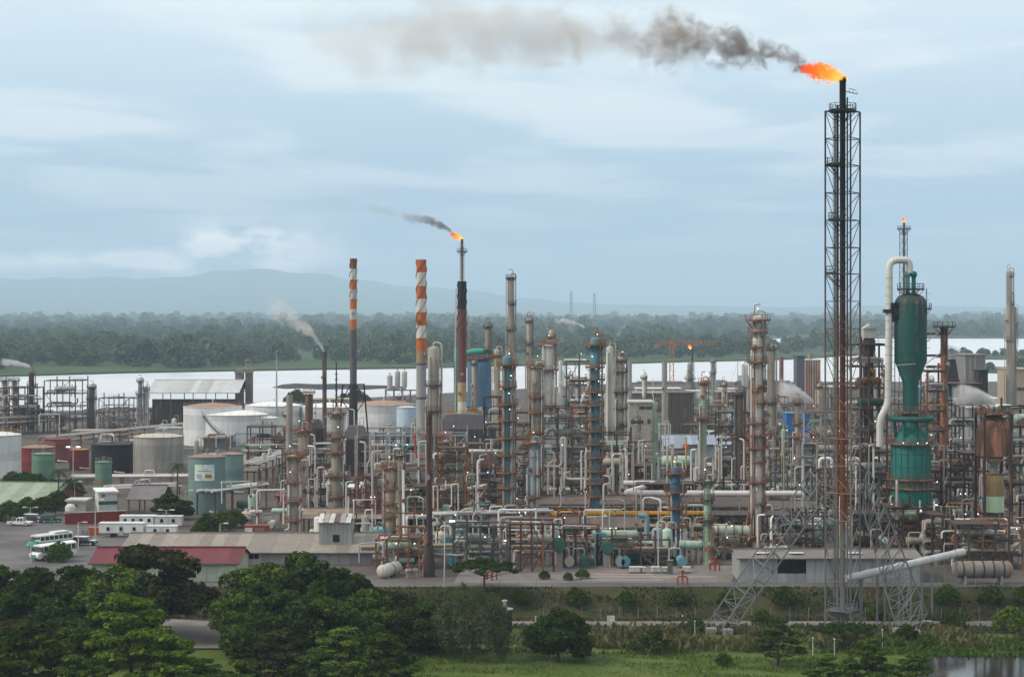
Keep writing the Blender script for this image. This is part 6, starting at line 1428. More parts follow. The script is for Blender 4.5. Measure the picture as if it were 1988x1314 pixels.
trailer(192, 278, 1043, 1016, 'white trailer cabin on a yellow chassis beside the parking lot')
trailer(232, 300, 1022, 1002, 'long white cabin behind the chassis trailer', wins=4, wheels=False)
trailer(298, 352, 1022, 1003, 'white cabin at the end of the cabin row', wins=2, wheels=False)
trailer(284, 342, 1043, 1022, 'white roofed cabin half hidden by a shrub', wins=2, wheels=False)
o = trailer(474, 520, 1042, 1021, 'rusty red site container with a white window', wins=0, wheels=False, door=False)
for ch in o.children:
    if ch.name.startswith(('body', 'roof')): ch.data.materials.clear(); ch.data.materials.append(paint((.27, .06, .035), .25, .3))
b = MB(); b.box((.9, -.05, 1.3), (1.5, .1, 1.1)); b.build('window_frame', WHITE, o)
for i in range(4): b = MB(); b.box((2.4 + i * .45, -.03, 1.5), (.3, .05, .6)); b.build('lettering', paint((.35, .2, .15), 0, .2), o)
block(470, 496, 1020, 1000, 'pale little pump house by the shrubs', LGREY, TAN, 5, 'pump_house', wins=((486, 491, 1004, 1009),))
block(598, 704, 990, 948, 'long brick red building with a white roof', paint((.17, .055, .045), .1, .3), WHITE, 12, 'brick_building', wins=((612, 636, 957, 968),), wm=LGREY)
for px in (612, 627, 672, 690):
    D = dist(986) + 4; o = T('roof_unit', 'green cooling unit on the white roof of the brick red building', 'cooling unit', (at(px, D), D, zat(950, D) + .7), 'green roof units'); b = MB(); b.box((0, 0, .75), (1.9, 1.6, 1.5)); b.build('case', DGREEN if px > 640 else TGN, o); b = MB(); b.tube((0, 0, 1.5), (0, 0, 1.7), .6, n=12); b.build('fan_cowl', DGREY, o)
o = block(538, 561, 985, 965, 'orange-red box container in the yard road', paint((.40, .06, .025), .08, .2), RED, 4, 'container')
# long tan-roofed workshop with the grey cabin on its roof, and the red-roofed house in front
ws = shed(236, 742, 1096, 1071, 1036, 'long workshop with a tan sheet roof', paint((.33, .32, .32), .08, .35), paint((.27, .235, .20), .2, .4, streak=.6), 24, 'workshop', panels=24, over=.8)
for px, py in ((590, 1052), (660, 1064), (515, 1062), (545, 1050), (608, 1058)): D = dist(1096) + (1090 - py) * .35; b = MB(); b.box((at(px, D) - ws.location.x, D - ws.location.y, zat(py, D) + .25), (1.8, 1.0, .06), .5); b.build('skylight', WHITE, ws)
for px in (488, 498): D = dist(1096); b = MB(); b.box((at(px, D) - ws.location.x, -.1, 1.6), (.8, .12, 1.0)); b.build('window', DARK, ws)
Dz = dist(1096) + 4.5; zr_ = zat(1052, Dz); cbn = T('rooftop_cabin', 'grey corrugated cabin with a broken tin roof sitting on the workshop roof', 'cabin', (at(620, Dz), Dz, zr_ - .5)); qz = Dz / F
hw = (1052 - 1014) * qz + .5
for i in range(8): b = MB(); b.box(((i + .5) * 63 * qz / 8, 0, hw / 2), (63 * qz / 8 - .03, .1, hw)); b.build('wall_panel', CORR, cbn)
for i in range(4): b = MB(); b.box((63 * qz, .6 + i * 1.25, hw / 2), (.1, 1.2, hw)); b.build('side_panel', CORR, cbn)
b = MB(); b.box((0, 2.5, hw / 2), (.1, 5, hw)); b.build('side_wall', CORR, cbn); b = MB(); b.box((63 * qz / 2, 5, hw / 2), (63 * qz, .1, hw)); b.build('rear_wall', CORR, cbn)
for i in range(6):
    b = MB(); x0 = -.4 + i * 1.02; dz = (.0, .03, .0, .09, .03, .0)[i]; b._add([(x0, -.6, hw + dz), (x0 + 1.0, -.6, hw + dz), (x0 + 1.0 - .15, 5.4, hw + 1.0 + dz), (x0 + .1, 5.4, hw + 1.0 + dz), (x0, -.6, hw + dz + .08), (x0 + 1.0, -.6, hw + dz + .08), (x0 + .85, 5.4, hw + 1.08 + dz), (x0 + .1, 5.4, hw + 1.08 + dz)], [(3, 2, 1, 0), (4, 5, 6, 7), (0, 1, 5, 4), (1, 2, 6, 5), (2, 3, 7, 6), (3, 0, 4, 7)]); b.build('roof_sheet', (LGREY, GREY, LGREY, BROWN, GREY, LGREY)[i], cbn)
b = MB(); b.box((26 * qz + .6, -.06, 1.2), (1.2, .08, 1.3)); b.build('window', DARK, cbn); b = MB(); b.box((63 * qz + .06, 3.5, 2.0), (.08, 1.0, 1.0)); b.build('window', DARK, cbn)
shed(178, 462, 1128, 1092, 1064, 'house with a dark red sheet roof and pale green walls', paint((.42, .48, .36), .04, .2), paint((.15, .028, .036), .12, .35, streak=.6), 12, 'red_roofed_house', panels=14)
# ================================================================ vehicles
def wheel(o, x, y, r=.36, w_=.24):
    b = MB(); s = 1 if y > 0 else -1; b.tube((x, y - w_ / 2, r), (x, y + w_ / 2, r), r, n=16); wv = b.build('wheel', paint((.02, .02, .02), 0, .2), o, True); b = MB(); b.tube((x, y + s * w_ * .5, r), (x, y + s * (w_ * .5 + .02), r), r * .58, n=12); b.build('rim', LGREY, wv, True)
def car(px, py, rz, label, kind, body, hood=None):
    x, y = gp(px, py); o = T('parked_vehicle', label, 'pickup' if kind == 'pickup' else 'car', (x, y, .03), 'vehicles in the parking lot', rz); L, Wd = (5.2, 1.75) if kind == 'pickup' else (4.7, 1.8)
    b = MB(); low_ = [(-L / 2, .5), (-L / 2 + .05, .95), (-L * .12 if kind == 'pickup' else -L / 2 + .1, 1.0), (L * .18, 1.0), (L / 2 - .15, .88), (L / 2, .6), (L / 2 - .05, .38), (-L / 2 + .1, .38)]
    b.prism(low_, -Wd / 2, Wd / 2); b.build('body', body, o)
    x0, x1 = (-.55, 1.25) if kind == 'pickup' else (-2.2, 1.2); xt0, xt1 = (-.4, .75) if kind == 'pickup' else (-2.0, .65)
    b = MB(); k = Wd / 2 - .06; kt = Wd / 2 - .2
    b._add([(x0, -k, 1.0), (x1, -k, 1.0), (x1, k, 1.0), (x0, k, 1.0), (xt0, -kt, 1.62), (xt1, -kt, 1.62), (xt1, kt, 1.62), (xt0, kt, 1.62)], [(0, 1, 5, 4), (1, 2, 6, 5), (2, 3, 7, 6), (3, 0, 4, 7)]); b.build('windows', glassy((.02, .022, .026)), o)
    b = MB(); b.box(((xt0 + xt1) / 2, 0, 1.66), (xt1 - xt0 + .1, kt * 2 + .1, .09)); b.build('roof', hood or body, o)
    for xx in ((x0 + xt0) / 2, (x0 + x1) / 2 - .1, (x1 + xt1) / 2):
        for s in (-1, 1): b = MB(); b.bar((xx, s * (k + .01), 1.0), (xx * .9, s * (kt + .03), 1.62), .09); b.build('pillar', body, o)
    if hood: b = MB(); b.box((L * .33, 0, .97), (L * .3, Wd - .12, .08)); b.build('bonnet', hood, o)
    if kind == 'pickup': b = MB(); b.box((-L * .33, 0, 1.01), (1.5, Wd - .3, .03)); b.build('load_bed', DARK, o)
    for s in (-1, 1):
        for xx in (-L * .31, L * .31): wheel(o, xx, s * (Wd / 2 - .08))
        b = MB(); b.box((L / 2 - .06, s * .62, .74), (.1, .36, .16)); b.build('headlight', WHITE, o); b = MB(); b.box((-L / 2 + .01, s * .7, .8), (.06, .2, .22)); b.build('tail_light', RED, o)
    b = MB(); b.box((L / 2, 0, .48), (.14, Wd, .18)); b.build('bumper', DGREY, o); return o
CARW = paint((.70, .70, .69), 0, .12, .3)
car(39, 1020, R(-8), 'white double-cab pickup in the parking lot', 'pickup', CARW)
car(66, 1013, R(-12), 'dark off-roader with a white roof and bonnet behind the white pickup', 'suv', paint((.05, .045, .045), 0, .2, .35), CARW)
car(165, 1058, R(-10), 'dark blue off-roader with a white bonnet parked by the lamp post', 'suv', paint((.03, .035, .07), 0, .15, .35), CARW)
car(272, 1054, R(8), 'dark car mostly hidden behind the workshop roof', 'suv', paint((.03, .03, .04), 0, .15, .35), LGREY)
car(98, 1014, R(20), 'dark green jeep parked by the scrap heap', 'suv', paint((.03, .12, .11), 0, .2, .4))
def bus(px, py, rz, label, green):
    x, y = gp(px, py); o = T('parked_bus', label, 'bus', (x, y, .03), None, rz); L, Wd = 9.0, 2.4; BW = paint((.66, .69, .67), .03, .15, .4); BG = paint((.03, .30, .20), .03, .15, .4)
    b = MB(); b.prism([(-L / 2, .5), (-L / 2, 1.55), (L / 2 - 1.2, 1.55), (L / 2 - .15, 1.4), (L / 2, 1.1), (L / 2, .5)], -Wd / 2, Wd / 2); b.build('body', BG if green else BW, o)
    b = MB(); b.box((-.5, 0, 1.6), (L - 1.0, Wd + .04, .28)); b.build('stripe', BW if green else BG, o)
    b = MB(); b._add([(-L / 2 + .05, -1.15, 1.6), (L / 2 - .9, -1.15, 1.6), (L / 2 - .9, 1.15, 1.6), (-L / 2 + .05, 1.15, 1.6), (-L / 2 + .1, -1.05, 2.55), (L / 2 - 1.2, -1.05, 2.55), (L / 2 - 1.2, 1.05, 2.55), (-L / 2 + .1, 1.05, 2.55)], [(0, 1, 5, 4), (1, 2, 6, 5), (2, 3, 7, 6), (3, 0, 4, 7)]); b.build('windows', glassy((.018, .02, .024)), o)
    for i in range(8):
        for s in (-1, 1): xx = -L / 2 + .1 + i * 1.08; b = MB(); b.bar((xx, s * 1.17, 1.6), (xx, s * 1.08, 2.55), .12); b.build('window_post', BW, o)
    b = MB(); b.prism([(-1.2, 2.5), (-1.15, 2.68), (-.7, 2.86), (0, 2.92), (.7, 2.86), (1.15, 2.68), (1.2, 2.5)], -L / 2 - .05, L / 2 - .85); b.v = [(p[1], p[0], p[2]) for p in b.v]; b.f = [q[::-1] for q in b.f]; b.build('roof', CARW, o, True)
    if green: b = MB(); b.box((-2.2, 0, 2.98), (3.4, 1.9, .22)); b.build('roof_rack', CARW, o)
    for s in (-1, 1):
        for xx in (-L * .28, L * .33): wheel(o, xx, s * (Wd / 2 - .12), .48, .3)
        b = MB(); b.box((L / 2 + .02, s * .85, .95), (.06, .3, .22)); b.build('headlight', WHITE, o)
    b = MB(); b.box((L / 2 + .03, 0, .95), (.06, 1.1, .4)); b.build('grille', BG, o); b = MB(); b.box((L / 2 + .06, 0, .58), (.16, Wd, .2)); b.build('bumper', DGREY, o); return o
bus(103, 1084, R(235), 'white roofed bus with mint nose in front of the green bus', False)
bus(97, 1064, R(232), 'green bus with a white roof rack behind the mint nosed bus', True)
# scrap heap of frames beside the lot
x, y = gp(160, 1040); rs = random.Random(2)
for i in range(7):
    o = T('scrap_frame', 'twisted grey scrap frame on the heap beside the parking lot', 'scrap', (x + rs.uniform(-3, 4), y + rs.uniform(-2, 2), 0), 'scrap frames beside the parking lot', rs.uniform(0, 3)); k = rs.uniform(.8, 1.6)
    for a in ((0, 0), (k, 0), (0, k), (k, k)): beam(o, (a[0], a[1], 0), (a[0] + rs.uniform(-.2, .2), a[1], k * 1.1), .09, GREY, 'strut')
    for e in (.5, 1.1): beam(o, (0, 0, k * e), (k, 0, k * e), .08, GREY, 'rail'); beam(o, (0, k, k * e), (k, k, k * e), .08, GREY, 'rail')
for px, py, m, lb in ((184, 1038, paint((.5, .1, .03), .1, .2), 'orange-red crate beside the chassis trailer'), (392, 978, YELLOW, 'yellow-orange bin at the foot of the bannered tank'), (638, 975, YELLOW, 'yellow drum rack beside the brick red building')):
    x, y = gp(px, py); o = T('skip_bin', lb, 'bin', (x, y, 0)); b = MB(); b._add([(-.9, -.6, 0), (.9, -.6, 0), (.9, .6, 0), (-.9, .6, 0), (-1.2, -.7, 1.5), (1.2, -.7, 1.5), (1.2, .7, 1.5), (-1.2, .7, 1.5)], [(3, 2, 1, 0), (4, 5, 6, 7), (0, 1, 5, 4), (1, 2, 6, 5), (2, 3, 7, 6), (3, 0, 4, 7)]); b.build('bin_body', m, o); b = MB(); b.box((0, 0, 1.53), (2.5, 1.5, .08)); b.build('rim', m, o)
x, y = gp(74, 1000); o = T('round_tank', 'white round water tank with a blue foot beside the cream hut', 'tank', (at(136.5, y), y, 0)); b = MB(); b.lathe([(1.0, 0), (1.0, .9)], 18); b.build('foot', BLUE2, o, True); b = MB(); b.lathe([(1.15, .9), (1.15, 1.9), (.9, 2.3), (.3, 2.55), (.05, 2.6)], 18); b.build('tank_body', WHITE, o, True)
# ================================================================ people
def person(px, py, label, top, legs, rz=0.0, z=0.03, hgt=1.75):
    x, y = gp(px, py); o = T('person', label, 'person', (x, y, z), None, rz); k = hgt / 1.75
    J = [(0, 0, .95), (0, 0, 1.2), (0, 0, 1.45), (0, -.01, 1.55), (0, -.02, 1.68), (.19, 0, 1.42), (.26, -.02, 1.15), (.27, -.1, .9), (-.19, 0, 1.42), (-.27, .0, 1.15), (-.29, -.06, .9), (.1, 0, .9), (.12, -.03, .5), (.12, 0, .08), (.12, -.16, .04), (-.1, 0, .9), (-.12, .02, .5), (-.13, .06, .08), (-.13, -.1, .04), (0, -.02, 1.77), (.27, -.12, .8), (-.29, -.08, .8)]
    E = [(0, 1), (1, 2), (2, 3), (3, 4), (4, 19), (2, 5), (5, 6), (6, 7), (7, 20), (2, 8), (8, 9), (9, 10), (10, 21), (0, 11), (11, 12), (12, 13), (13, 14), (0, 15), (15, 16), (16, 17), (17, 18)]
    rad = [.16, .15, .17, .06, .1, .07, .055, .042, .07, .055, .042, .095, .07, .05, .045, .095, .07, .05, .045, .07, .035, .035]
    me = bpy.data.meshes.new('body'); me.from_pydata([(a * k, b2 * k, c * k) for a, b2, c in J], E, [])
    me.materials.append(top); bo = link('body', me, o); md = bo.modifiers.new('Skin', 'SKIN')
    for i, q in enumerate(rad): me.skin_vertices[0].data[i].radius = (q * k, q * k * .8); me.skin_vertices[0].data[i].use_root = i == 0
    sb = bo.modifiers.new('Sub', 'SUBSURF'); sb.levels = sb.render_levels = 1
    return o
def m_person(sh, tr):
    m, t = newmat('clothing'); tcn = t.nodes.new('ShaderNodeTexCoord'); s = t.nodes.new('ShaderNodeSeparateXYZ'); t.links.new(tcn.outputs['Object'], s.inputs[0])
    finish(t, RAMP(t, M_(t, 'DIVIDE', s.outputs[2], 2.0), [(0, (.02, .02, .02)), (.05, tr), (.48, sh), (.755, (.18, .10, .07)), (.86, (.02, .017, .015))], 'CONSTANT'), .8); return m
person(133, 1040, 'person in pale blue-green work clothes standing in the parking lot', m_person((.22, .38, .40), (.14, .28, .28)), None, .4)
person(100, 1019, 'person in dark green overalls by the jeep', m_person((.03, .16, .14), (.03, .12, .11)), None, 2.4)
person(1378, 1104, 'person in pale clothes beside the red pipe stand', m_person((.42, .36, .34), (.12, .12, .14)), None, .2)
# ================================================================ lamp posts and poles
def lamp_post(px, by, ty, label, arms=1, z0=0.0, lit=False, m=None, group=None):
    D = dist(by, z0); h = zat(ty, D) - z0; o = T('lamp_post', label, 'lamp post', (at(px, D), D, z0), group); b = MB(); b.tube((0, 0, -.3), (0, 0, h), .13, .08, 8); b.build('pole', m or LGREY, o, True)
    for i in range(arms):
        s = -1 if i else 1; b = MB(); b.bar((0, 0, h - .05), (s * 1.1, 0, h + .1), .08); a_ = b.build('arm', m or LGREY, o); b = MB(); b.box((s * 1.25, 0, h + .08), (.9, .4, .2)); b.build('lamp_head', LAMP if lit else WHITE, a_)
    return o
for a in ((60, 1093, 1050, 'lamp post beside the parked buses', 1), (152, 1066, 1014, 'lamp post by the dark blue off-roader', 1), (323, 1040, 990, 'double lamp post in front of the big round tree', 2), (142, 960, 868, 'double floodlight mast by the small dark red tank', 2), (59, 1008, 985, 'short double lamp beside the white pickup', 2), (185, 1050, 970, 'wooden pole beside the chassis trailer', 1), (427, 1040, 1016, 'white lamp by the fence of the workshop', 1), (145, 985, 935, 'lamp pole behind the cream hut', 1),
          (863, 1140, 1012, 'tall lamp pole on the verge right of the dark front chimney', 1), (1306 - 28, 1110, 985, 'slim lamp pole on the front pavement', 1), (970, 1098, 1050, 'low lamp pole among the front pipes', 1), (360, 1000, 952, 'lamp beside the bannered tank', 1)):
    lamp_post(*a[:4], arms=a[4], lit=a[0] in (142, 863, 970))
for px, by, ty in ((1040, 1212, 1196), (1325, 1235, 1195), (1349, 1240, 1205), (1186, 1235, 1203), (1578, 1272, 1238), (1620, 1278, 1240), (1713, 1266, 1222)):
    D = dist(by, Z_LOW); o = T('marker_post', 'thin pole in the rough grass below the embankment', 'pole', (at(px, D), D, Z_LOW), 'thin poles in the rough grass'); b = MB(); b.tube((0, 0, -.3), (0, 0, (by - ty) * D / F), .07, .05, 6); b.build('pole', LGREY if px != 1325 else BARK, o); b = MB(); b.box((0, 0, (by - ty) * D / F), (.2, .2, .14)); b.build('cap', WHITE, o)
x, y = gp(1186, 1222, Z_LOW); o = T('notice_board', 'pale blank notice board by the lower road', 'sign', (x, y, Z_LOW)); b = MB(); b.box((0, 0, 1.6), (1.2, .06, 1.2)); b.build('board', LGREY, o)
for s in (-.5, .5): b = MB(); b.box((s, .05, 1.0), (.08, .08, 2.3)); b.build('post', GREY, o)
def fence(x0, x1, y, z, h, label, step=3.0, m=None, wires=4, mesh=None):
    o = T('wire_fence', label, 'fence', (x0, y, z)); n = int((x1 - x0) / step)
    for i in range(n + 1): beam(o, (i * step, 0, -.3), (i * step, 0, h), .07, m or GREY, 'post')
    for k in range(wires): beam(o, (0, 0, h * (k + 1) / wires - .05), (n * step, 0, h * (k + 1) / wires - .05), .016, DGREY, 'wire')
    return o
fence(-80, 90, 304.0, 0, 1.3, 'low wire fence along the top of the embankment', 3.0)
fence(5, 84, 293.8, Z_LOW + .2, 2.1, 'wire fence along the far side of the lower road', 3.0)
fence(12, 84, 279.5, Z_LOW, 2.0, 'wire fence through the rough grass below the flare tower', 3.4, BARK)
# ================================================================ trees
LG = lambda px, py: (*low(px, py), Z_LOW - .1)
for i, (px, py, s, lb) in enumerate([(-40, 1242, 1.12, 'dark broad tree cut by the left edge below the parking lot'), (60, 1250, 1.05, 'dark broad tree below the parked buses'), (150, 1238, 1.02, 'broad dark tree in front of the red-roofed house end'), (235, 1248, 1.1, 'dense dark tree left of the red-roofed house'), (292, 1240, 1.36, 'tall spreading tree in front of the red-roofed house'), (105, 1280, .8, 'brownish low tree under the dark left trees'), (215, 1290, .8, 'dark undergrowth tree behind the bright layered tree'),
    (478, 1262, .8, 'dark tree at the left end of the middle grove'), (505, 1246, 1.12, 'big dark tree in the middle grove before the workshop'), (595, 1238, 1.2, 'highest tree of the middle grove'), (655, 1250, 1.05, 'dark tree at the right of the middle grove below the grey cabin'), (560, 1290, 1.0, 'low dark tree at the front of the middle grove'), (640, 1290, .9, 'bushy tree at the front of the middle grove'), (715, 1268, .85, 'green tree beside the rough track'), (770, 1262, .8, 'pale green tree left of the willowy tree'), (825, 1268, .72, 'small dark tree touching the willowy tree'), (735, 1222, .6, 'small tree on the embankment below the dark front chimney'), (800, 1235, .5, 'low tree on the embankment left of the willowy tree')]):
    tree('broad', i % 4, LG(px, py), s * 1.13, lb, leaf=[None, LEAF_O, LEAF_M, LEAF_D, LEAF_G][(i * 7 + 3) % 5] if i not in (8, 9) else (LEAF_G, LEAF_M)[i % 2])
for i, (px, D, s, kd, lb) in enumerate([(20, 262, .75, 'broad', 'dark undergrowth tree in the left grove by the corner'), (130, 258, .7, 'broad', 'brown-green undergrowth tree in the left grove'), (395, 236, .66, 'layer', 'leafy green tree at the bottom edge right of the bright layered tree'), (540, 243, .95, 'layer', 'dark layered tree at the bottom edge of the middle grove'), (660, 246, .9, 'layer', 'mid green layered tree at the bottom edge of the middle grove'), (500, 264, .85, 'broad', 'dark dense tree filling the middle grove'), (610, 262, .9, 'broad', 'dark dense tree low in the middle grove'), (700, 264, .8, 'broad', 'low dark tree at the right foot of the middle grove'), (790, 268, .75, 'broad', 'low round dark tree left of the willowy tree foot'), (850, 272, .62, 'broad', 'low shrubby tree touching the willowy tree foot'), (690, 292, .7, 'broad', 'dark low tree below the workshop gable'), (760, 290, .6, 'broad', 'green low tree below the end-on drum'), (-30, 240, 1.0, 'layer', 'leafy tree filling the bottom left corner')]):
    tree(kd, i % 4 if kd == 'broad' else i % 3 + 1, (at(px, D), D, (Z_LOW if D < Y_FOOT else 0) - .4), s, lb, leaf=LEAF_G if 'green' in lb else (LEAF_O, LEAF_D, LEAF_M)[i % 3], sz=.85)
tree('willow', 1, LG(917, 1277), 1.28, 'tall willowy tree with fine grey-green foliage', name='willow_tree', sz=1.05)
tree('broad', 2, LG(1085, 1284), .84, 'large round dark shrub tree standing alone on the grass', sz=.95)
tree('layer', 1, (at(255, 238), 238, Z_LOW), 1.32, 'bright green tree with layered level sprays at the bottom left')
tree('layer', 2, (at(330, 234), 234, Z_LOW - 1), .95, 'bright green layered tree crowding behind the brightest one')
tree('layer', 3, (at(60, 236), 236, Z_LOW), 1.02, 'deep green layered tree in the bottom left corner', leaf=LEAF_M)
tree('layer', 2, (at(150, 228), 228, Z_LOW - 1.5), .85, 'mid green layered tree between the bottom left trees', leaf=LEAF_M)
tree('layer', 3, (at(745, 238), 238, Z_LOW - 1), .92, 'dark layered tree rising at the bottom edge before the lawn', leaf=LEAF_M)
tree('layer', 1, (at(600, 232), 232, Z_LOW - 1.5), .8, 'dark leafy tree at the bottom edge below the middle grove', leaf=LEAF_D)
tree('layer', 2, (at(470, 230), 230, Z_LOW - 2), .8, 'green leafy tree at the bottom edge beside the track', leaf=LEAF_M)
tree('layer', 1, LG(1510, 1290), .68, 'dark layered tree left of the flare tower foot', leaf=LEAF_D)
tree('layer', 3, LG(1270, 1268), .42, 'small layered shrub tree near the wire fence', leaf=LEAF_D)
tree('umbrella', 1, LG(1640, 1262), .85, 'flat-topped dark tree at the foot of the flare tower', leaf=LEAF_D)
for px, D, s in ((1600, 236, .62), (1690, 240, .78), (1775, 237, .66)): tree('layer', px % 3 + 1, (at(px, D), D, Z_LOW - .8), s, {1600: 'dark leafy tree at the bottom edge left of the pond', 1690: 'tallest leafy tree at the bottom edge before the flare tower', 1775: 'dark leafy tree leaning over the pond edge'}[px], leaf=LEAF_M)
tree('umbrella', 2, (*gp(940, 1143), 0), .98, 'flat-topped green tree on the verge in front of the plant')
for px, py, s in ((1057, 1124, .5), (1103, 1126, .45), (1131, 1124, .62), (735, 1030, .8), (640, 988, .7)): tree('bush', px % 3, (*gp(px, py), 0), s, {1057: 'small dark round tree by the front pavement', 1103: 'thin pale sapling by the front pavement', 1131: 'little round tree beside the pink kerb', 735: 'green bush on the roof edge by the grey cabin', 640: 'hedge bush by the brick red building'}[px], 'tree' if px > 1000 else 'shrub')
slope_z = lambda D: Z_LOW * (1 - min(1, max(0, (D - Y_FOOT) / (Y_TOP - Y_FOOT))))
for px, py, s in ((1012, 1172, .85), (1118, 1176, .95), (1216, 1182, .8), (1315, 1174, .9), (1408, 1182, .75), (1522, 1186, 1.0), (1640, 1172, .95), (1838, 1180, 1.1), (1925, 1182, 1.05), (1990, 1180, 1.0), (880, 1175, .7)):
    D = 300.2; tree('bush', px % 4, (at(px, D), D, slope_z(D) - .3), s, 'round clipped shrub growing on the embankment', 'shrub', group='round shrubs on the embankment', leaf=LEAF_M)
for px, py, s, lb in ((1850, 1222, 1.0, 'wide low shrub by the lower road at the right'), (1962, 1226, 1.35, 'large bright shrub by the lower road at the right edge'), (1350, 1226, .8, 'shrub at the foot of the left raking leg'), (1405, 1290, .6, 'dark low shrub on the lawn edge'), (1700, 1205, .9, 'shrub under the right raking leg'), (1230, 1262, .5, 'small weed shrub near the fence'), (1800, 1258, .8, 'brownish shrub on the pond bank'), (1480, 1215, .9, 'shrub between the raking leg and the lower road'), (1760, 1240, .8, 'scrub bush beside the right raking foot')):
    tree('bush', px % 4, LG(px, py), s, lb, 'shrub', leaf=LEAF_B if 'bright' in lb else LEAF_M)
for i, (px, py, s, lb) in enumerate([(18, 1012, 1.5, 'round street tree left of the white pickup'), (-18, 1010, 1.5, 'round street tree at the left edge'), (52, 998, 1.3, 'round tree before the green-roofed hall'), (84, 1000, 1.45, 'round tree right of the green-roofed hall'), (112, 990, 1.5, 'taller round tree beside the cream hut'), (70, 952, 1.5, 'dark round tree behind the green-roofed hall'), (25, 952, 1.6, 'dark round tree below the white left tank'), (48, 948, 1.5, 'dark round tree below the dark red tanks'), (100, 965, 1.5, 'dark round tree by the palms'), (140, 965, 1.5, 'dark round tree right of the palms'), (402, 1034, 1.3, 'round shrub left in the hedge by the workshop'), (430, 1032, 1.5, 'round shrub in the middle of the hedge by the workshop'), (455, 1024, 1.3, 'round shrub at the right of the hedge by the workshop'), (385, 1042, .9, 'low shrub before the hedge by the workshop'), (115, 1090, 1.2, 'small tree in front of the mint nosed bus'), (615, 1000, 1.0, 'bush below the tall grey-tan column'), (670, 1000, .9, 'bush beside the brick red building')]):
    tree('bush', i % 4, (*gp(px, py), 0), s, lb, 'tree' if 'tree' in lb else 'shrub', name='round_tree' if 'tree' in lb else 'shrub', leaf=LEAF_D if 'dark' in lb else LEAF_M)
tree('broad', 1, (*gp(332, 1008), 0), .82, 'big round tree beside the open gabled shelter', sz=.72)
def palm(px, by, ty, label):
    D = dist(by); h = zat(ty, D); o = T('palm_tree', label, 'tree', (at(px, D), D, 0)); b = MB(); b.tube((0, 0, -.2), (.15, 0, h - 1.2), .22, .14, 8); b.build('trunk', BARK, o, True); rp = random.Random(int(px))
    for i in range(15):
        a = i * 2.4; el_ = rp.uniform(-.3, 1.0); L = rp.uniform(2.4, 3.1); pts = []
        for k in range(6): q = k / 5; pts.append(Vector((L * q * math.cos(a) * math.cos(el_ * (1 - q)), L * q * math.sin(a) * math.cos(el_ * (1 - q)), h - 1.2 + L * (math.sin(el_) * q - .75 * q * q))))
        b = MB(); sd = Vector((-math.sin(a), math.cos(a), 0))
        for k in range(5):
            for s in (-1, 1):
                p0, p1 = pts[k], pts[k + 1]; w0, w1 = .55 * math.sin(math.pi * (k + .15) / 5.2), .55 * math.sin(math.pi * (k + 1.15) / 6.2)
                for j in range(3):
                    u = p0.lerp(p1, j / 3); v_ = p0.lerp(p1, (j + .6) / 3); tip = u + sd * s * (w0 + .3) + Vector((0, 0, -.25)) + (p1 - p0) * .5; b._add([u, v_, tip], [(0, 1, 2)])
        b.build('frond', LEAF_D, o)
palm(113, 985, 905, 'slim palm behind the green-roofed hall'); palm(131, 985, 925, 'shorter palm leaning by the floodlight mast'); palm(344, 960, 893, 'palm in front of the weathered grey tank')
# ================================================================ rough grass and weeds
def weeds(name, label, n, fn, size, m, seed):
    rng = np.random.default_rng(seed); pts = [fn(rng) for _ in range(n)]; pts = np.array([q for q in pts if math.sin(q[0] * .31 + 1.3 * math.sin(q[1] * .5)) + math.sin(q[1] * .9 + q[0] * .13) > -.75]); n = len(pts); s = size * (.5 + rng.random((n, 1))); a = rng.uniform(0, 6.28, n)
    t_ = np.stack([np.cos(a), np.sin(a), np.zeros(n)], 1); up = np.stack([rng.normal(0, .35, n), rng.normal(0, .35, n), np.ones(n)], 1)
    vs = np.stack([pts - t_ * s * .35, pts + t_ * s * .35, pts + t_ * s * .12 + up * s, pts - t_ * s * .12 + up * s], 1).reshape(-1, 3)
    o = link(name, cloud_mesh(name, vs, m)); tag(o, label, 'grass', kind='stuff')
def f_bank(r): D = r.uniform(Y_FOOT - .5, Y_TOP); u = (D - Y_FOOT) / (Y_TOP - Y_FOOT); u = max(0, u); return (r.uniform(-90, 95), D, Z_LOW * (1 - u * u * (3 - 2 * u)) - .1)
weeds('bank_weeds', 'dark weeds covering the embankment slope', 15000, f_bank, .3, m_leaf((.022, .028, .01), (.085, .085, .035)), 1)
weeds('rough_grass', 'rough tussock grass between the lower road and the lawn', 16000, lambda r: (r.uniform(-30, 95), r.uniform(266, 287.5), Z_LOW - .05), .45, m_leaf((.03, .045, .012), (.12, .13, .05)), 2)
weeds('lawn_grass', 'short green grass on the lawn at the bottom', 26000, lambda r: (r.uniform(-40, 60), r.uniform(236, 267), Z_LOW - .05), .26, m_leaf((.04, .075, .012), (.115, .165, .03)), 3)
weeds('pond_reeds', 'bright green reeds around the pond', 6000, lambda r: (r.uniform(48, 95), r.choice([r.uniform(262.5, 271), r.uniform(266, 276)]), Z_LOW), .6, m_leaf((.03, .07, .010), (.10, .17, .03)), 4)
# kerbs and pink lines on the front pavement
for y0, x0, x1, m in ((1121, 1120, 1390, PINKPIPE), (1116, 1150, 1270, paint((.5, .33, .3), 0, .3)), (1127, 1130, 1290, LGREY)):
    y = dist(y0); b = MB(); b.box(((at(x0, y) + at(x1, y)) / 2, y, .09), (at(x1, y) - at(x0, y), .25, .2)); struct(b.build('kerb', m))

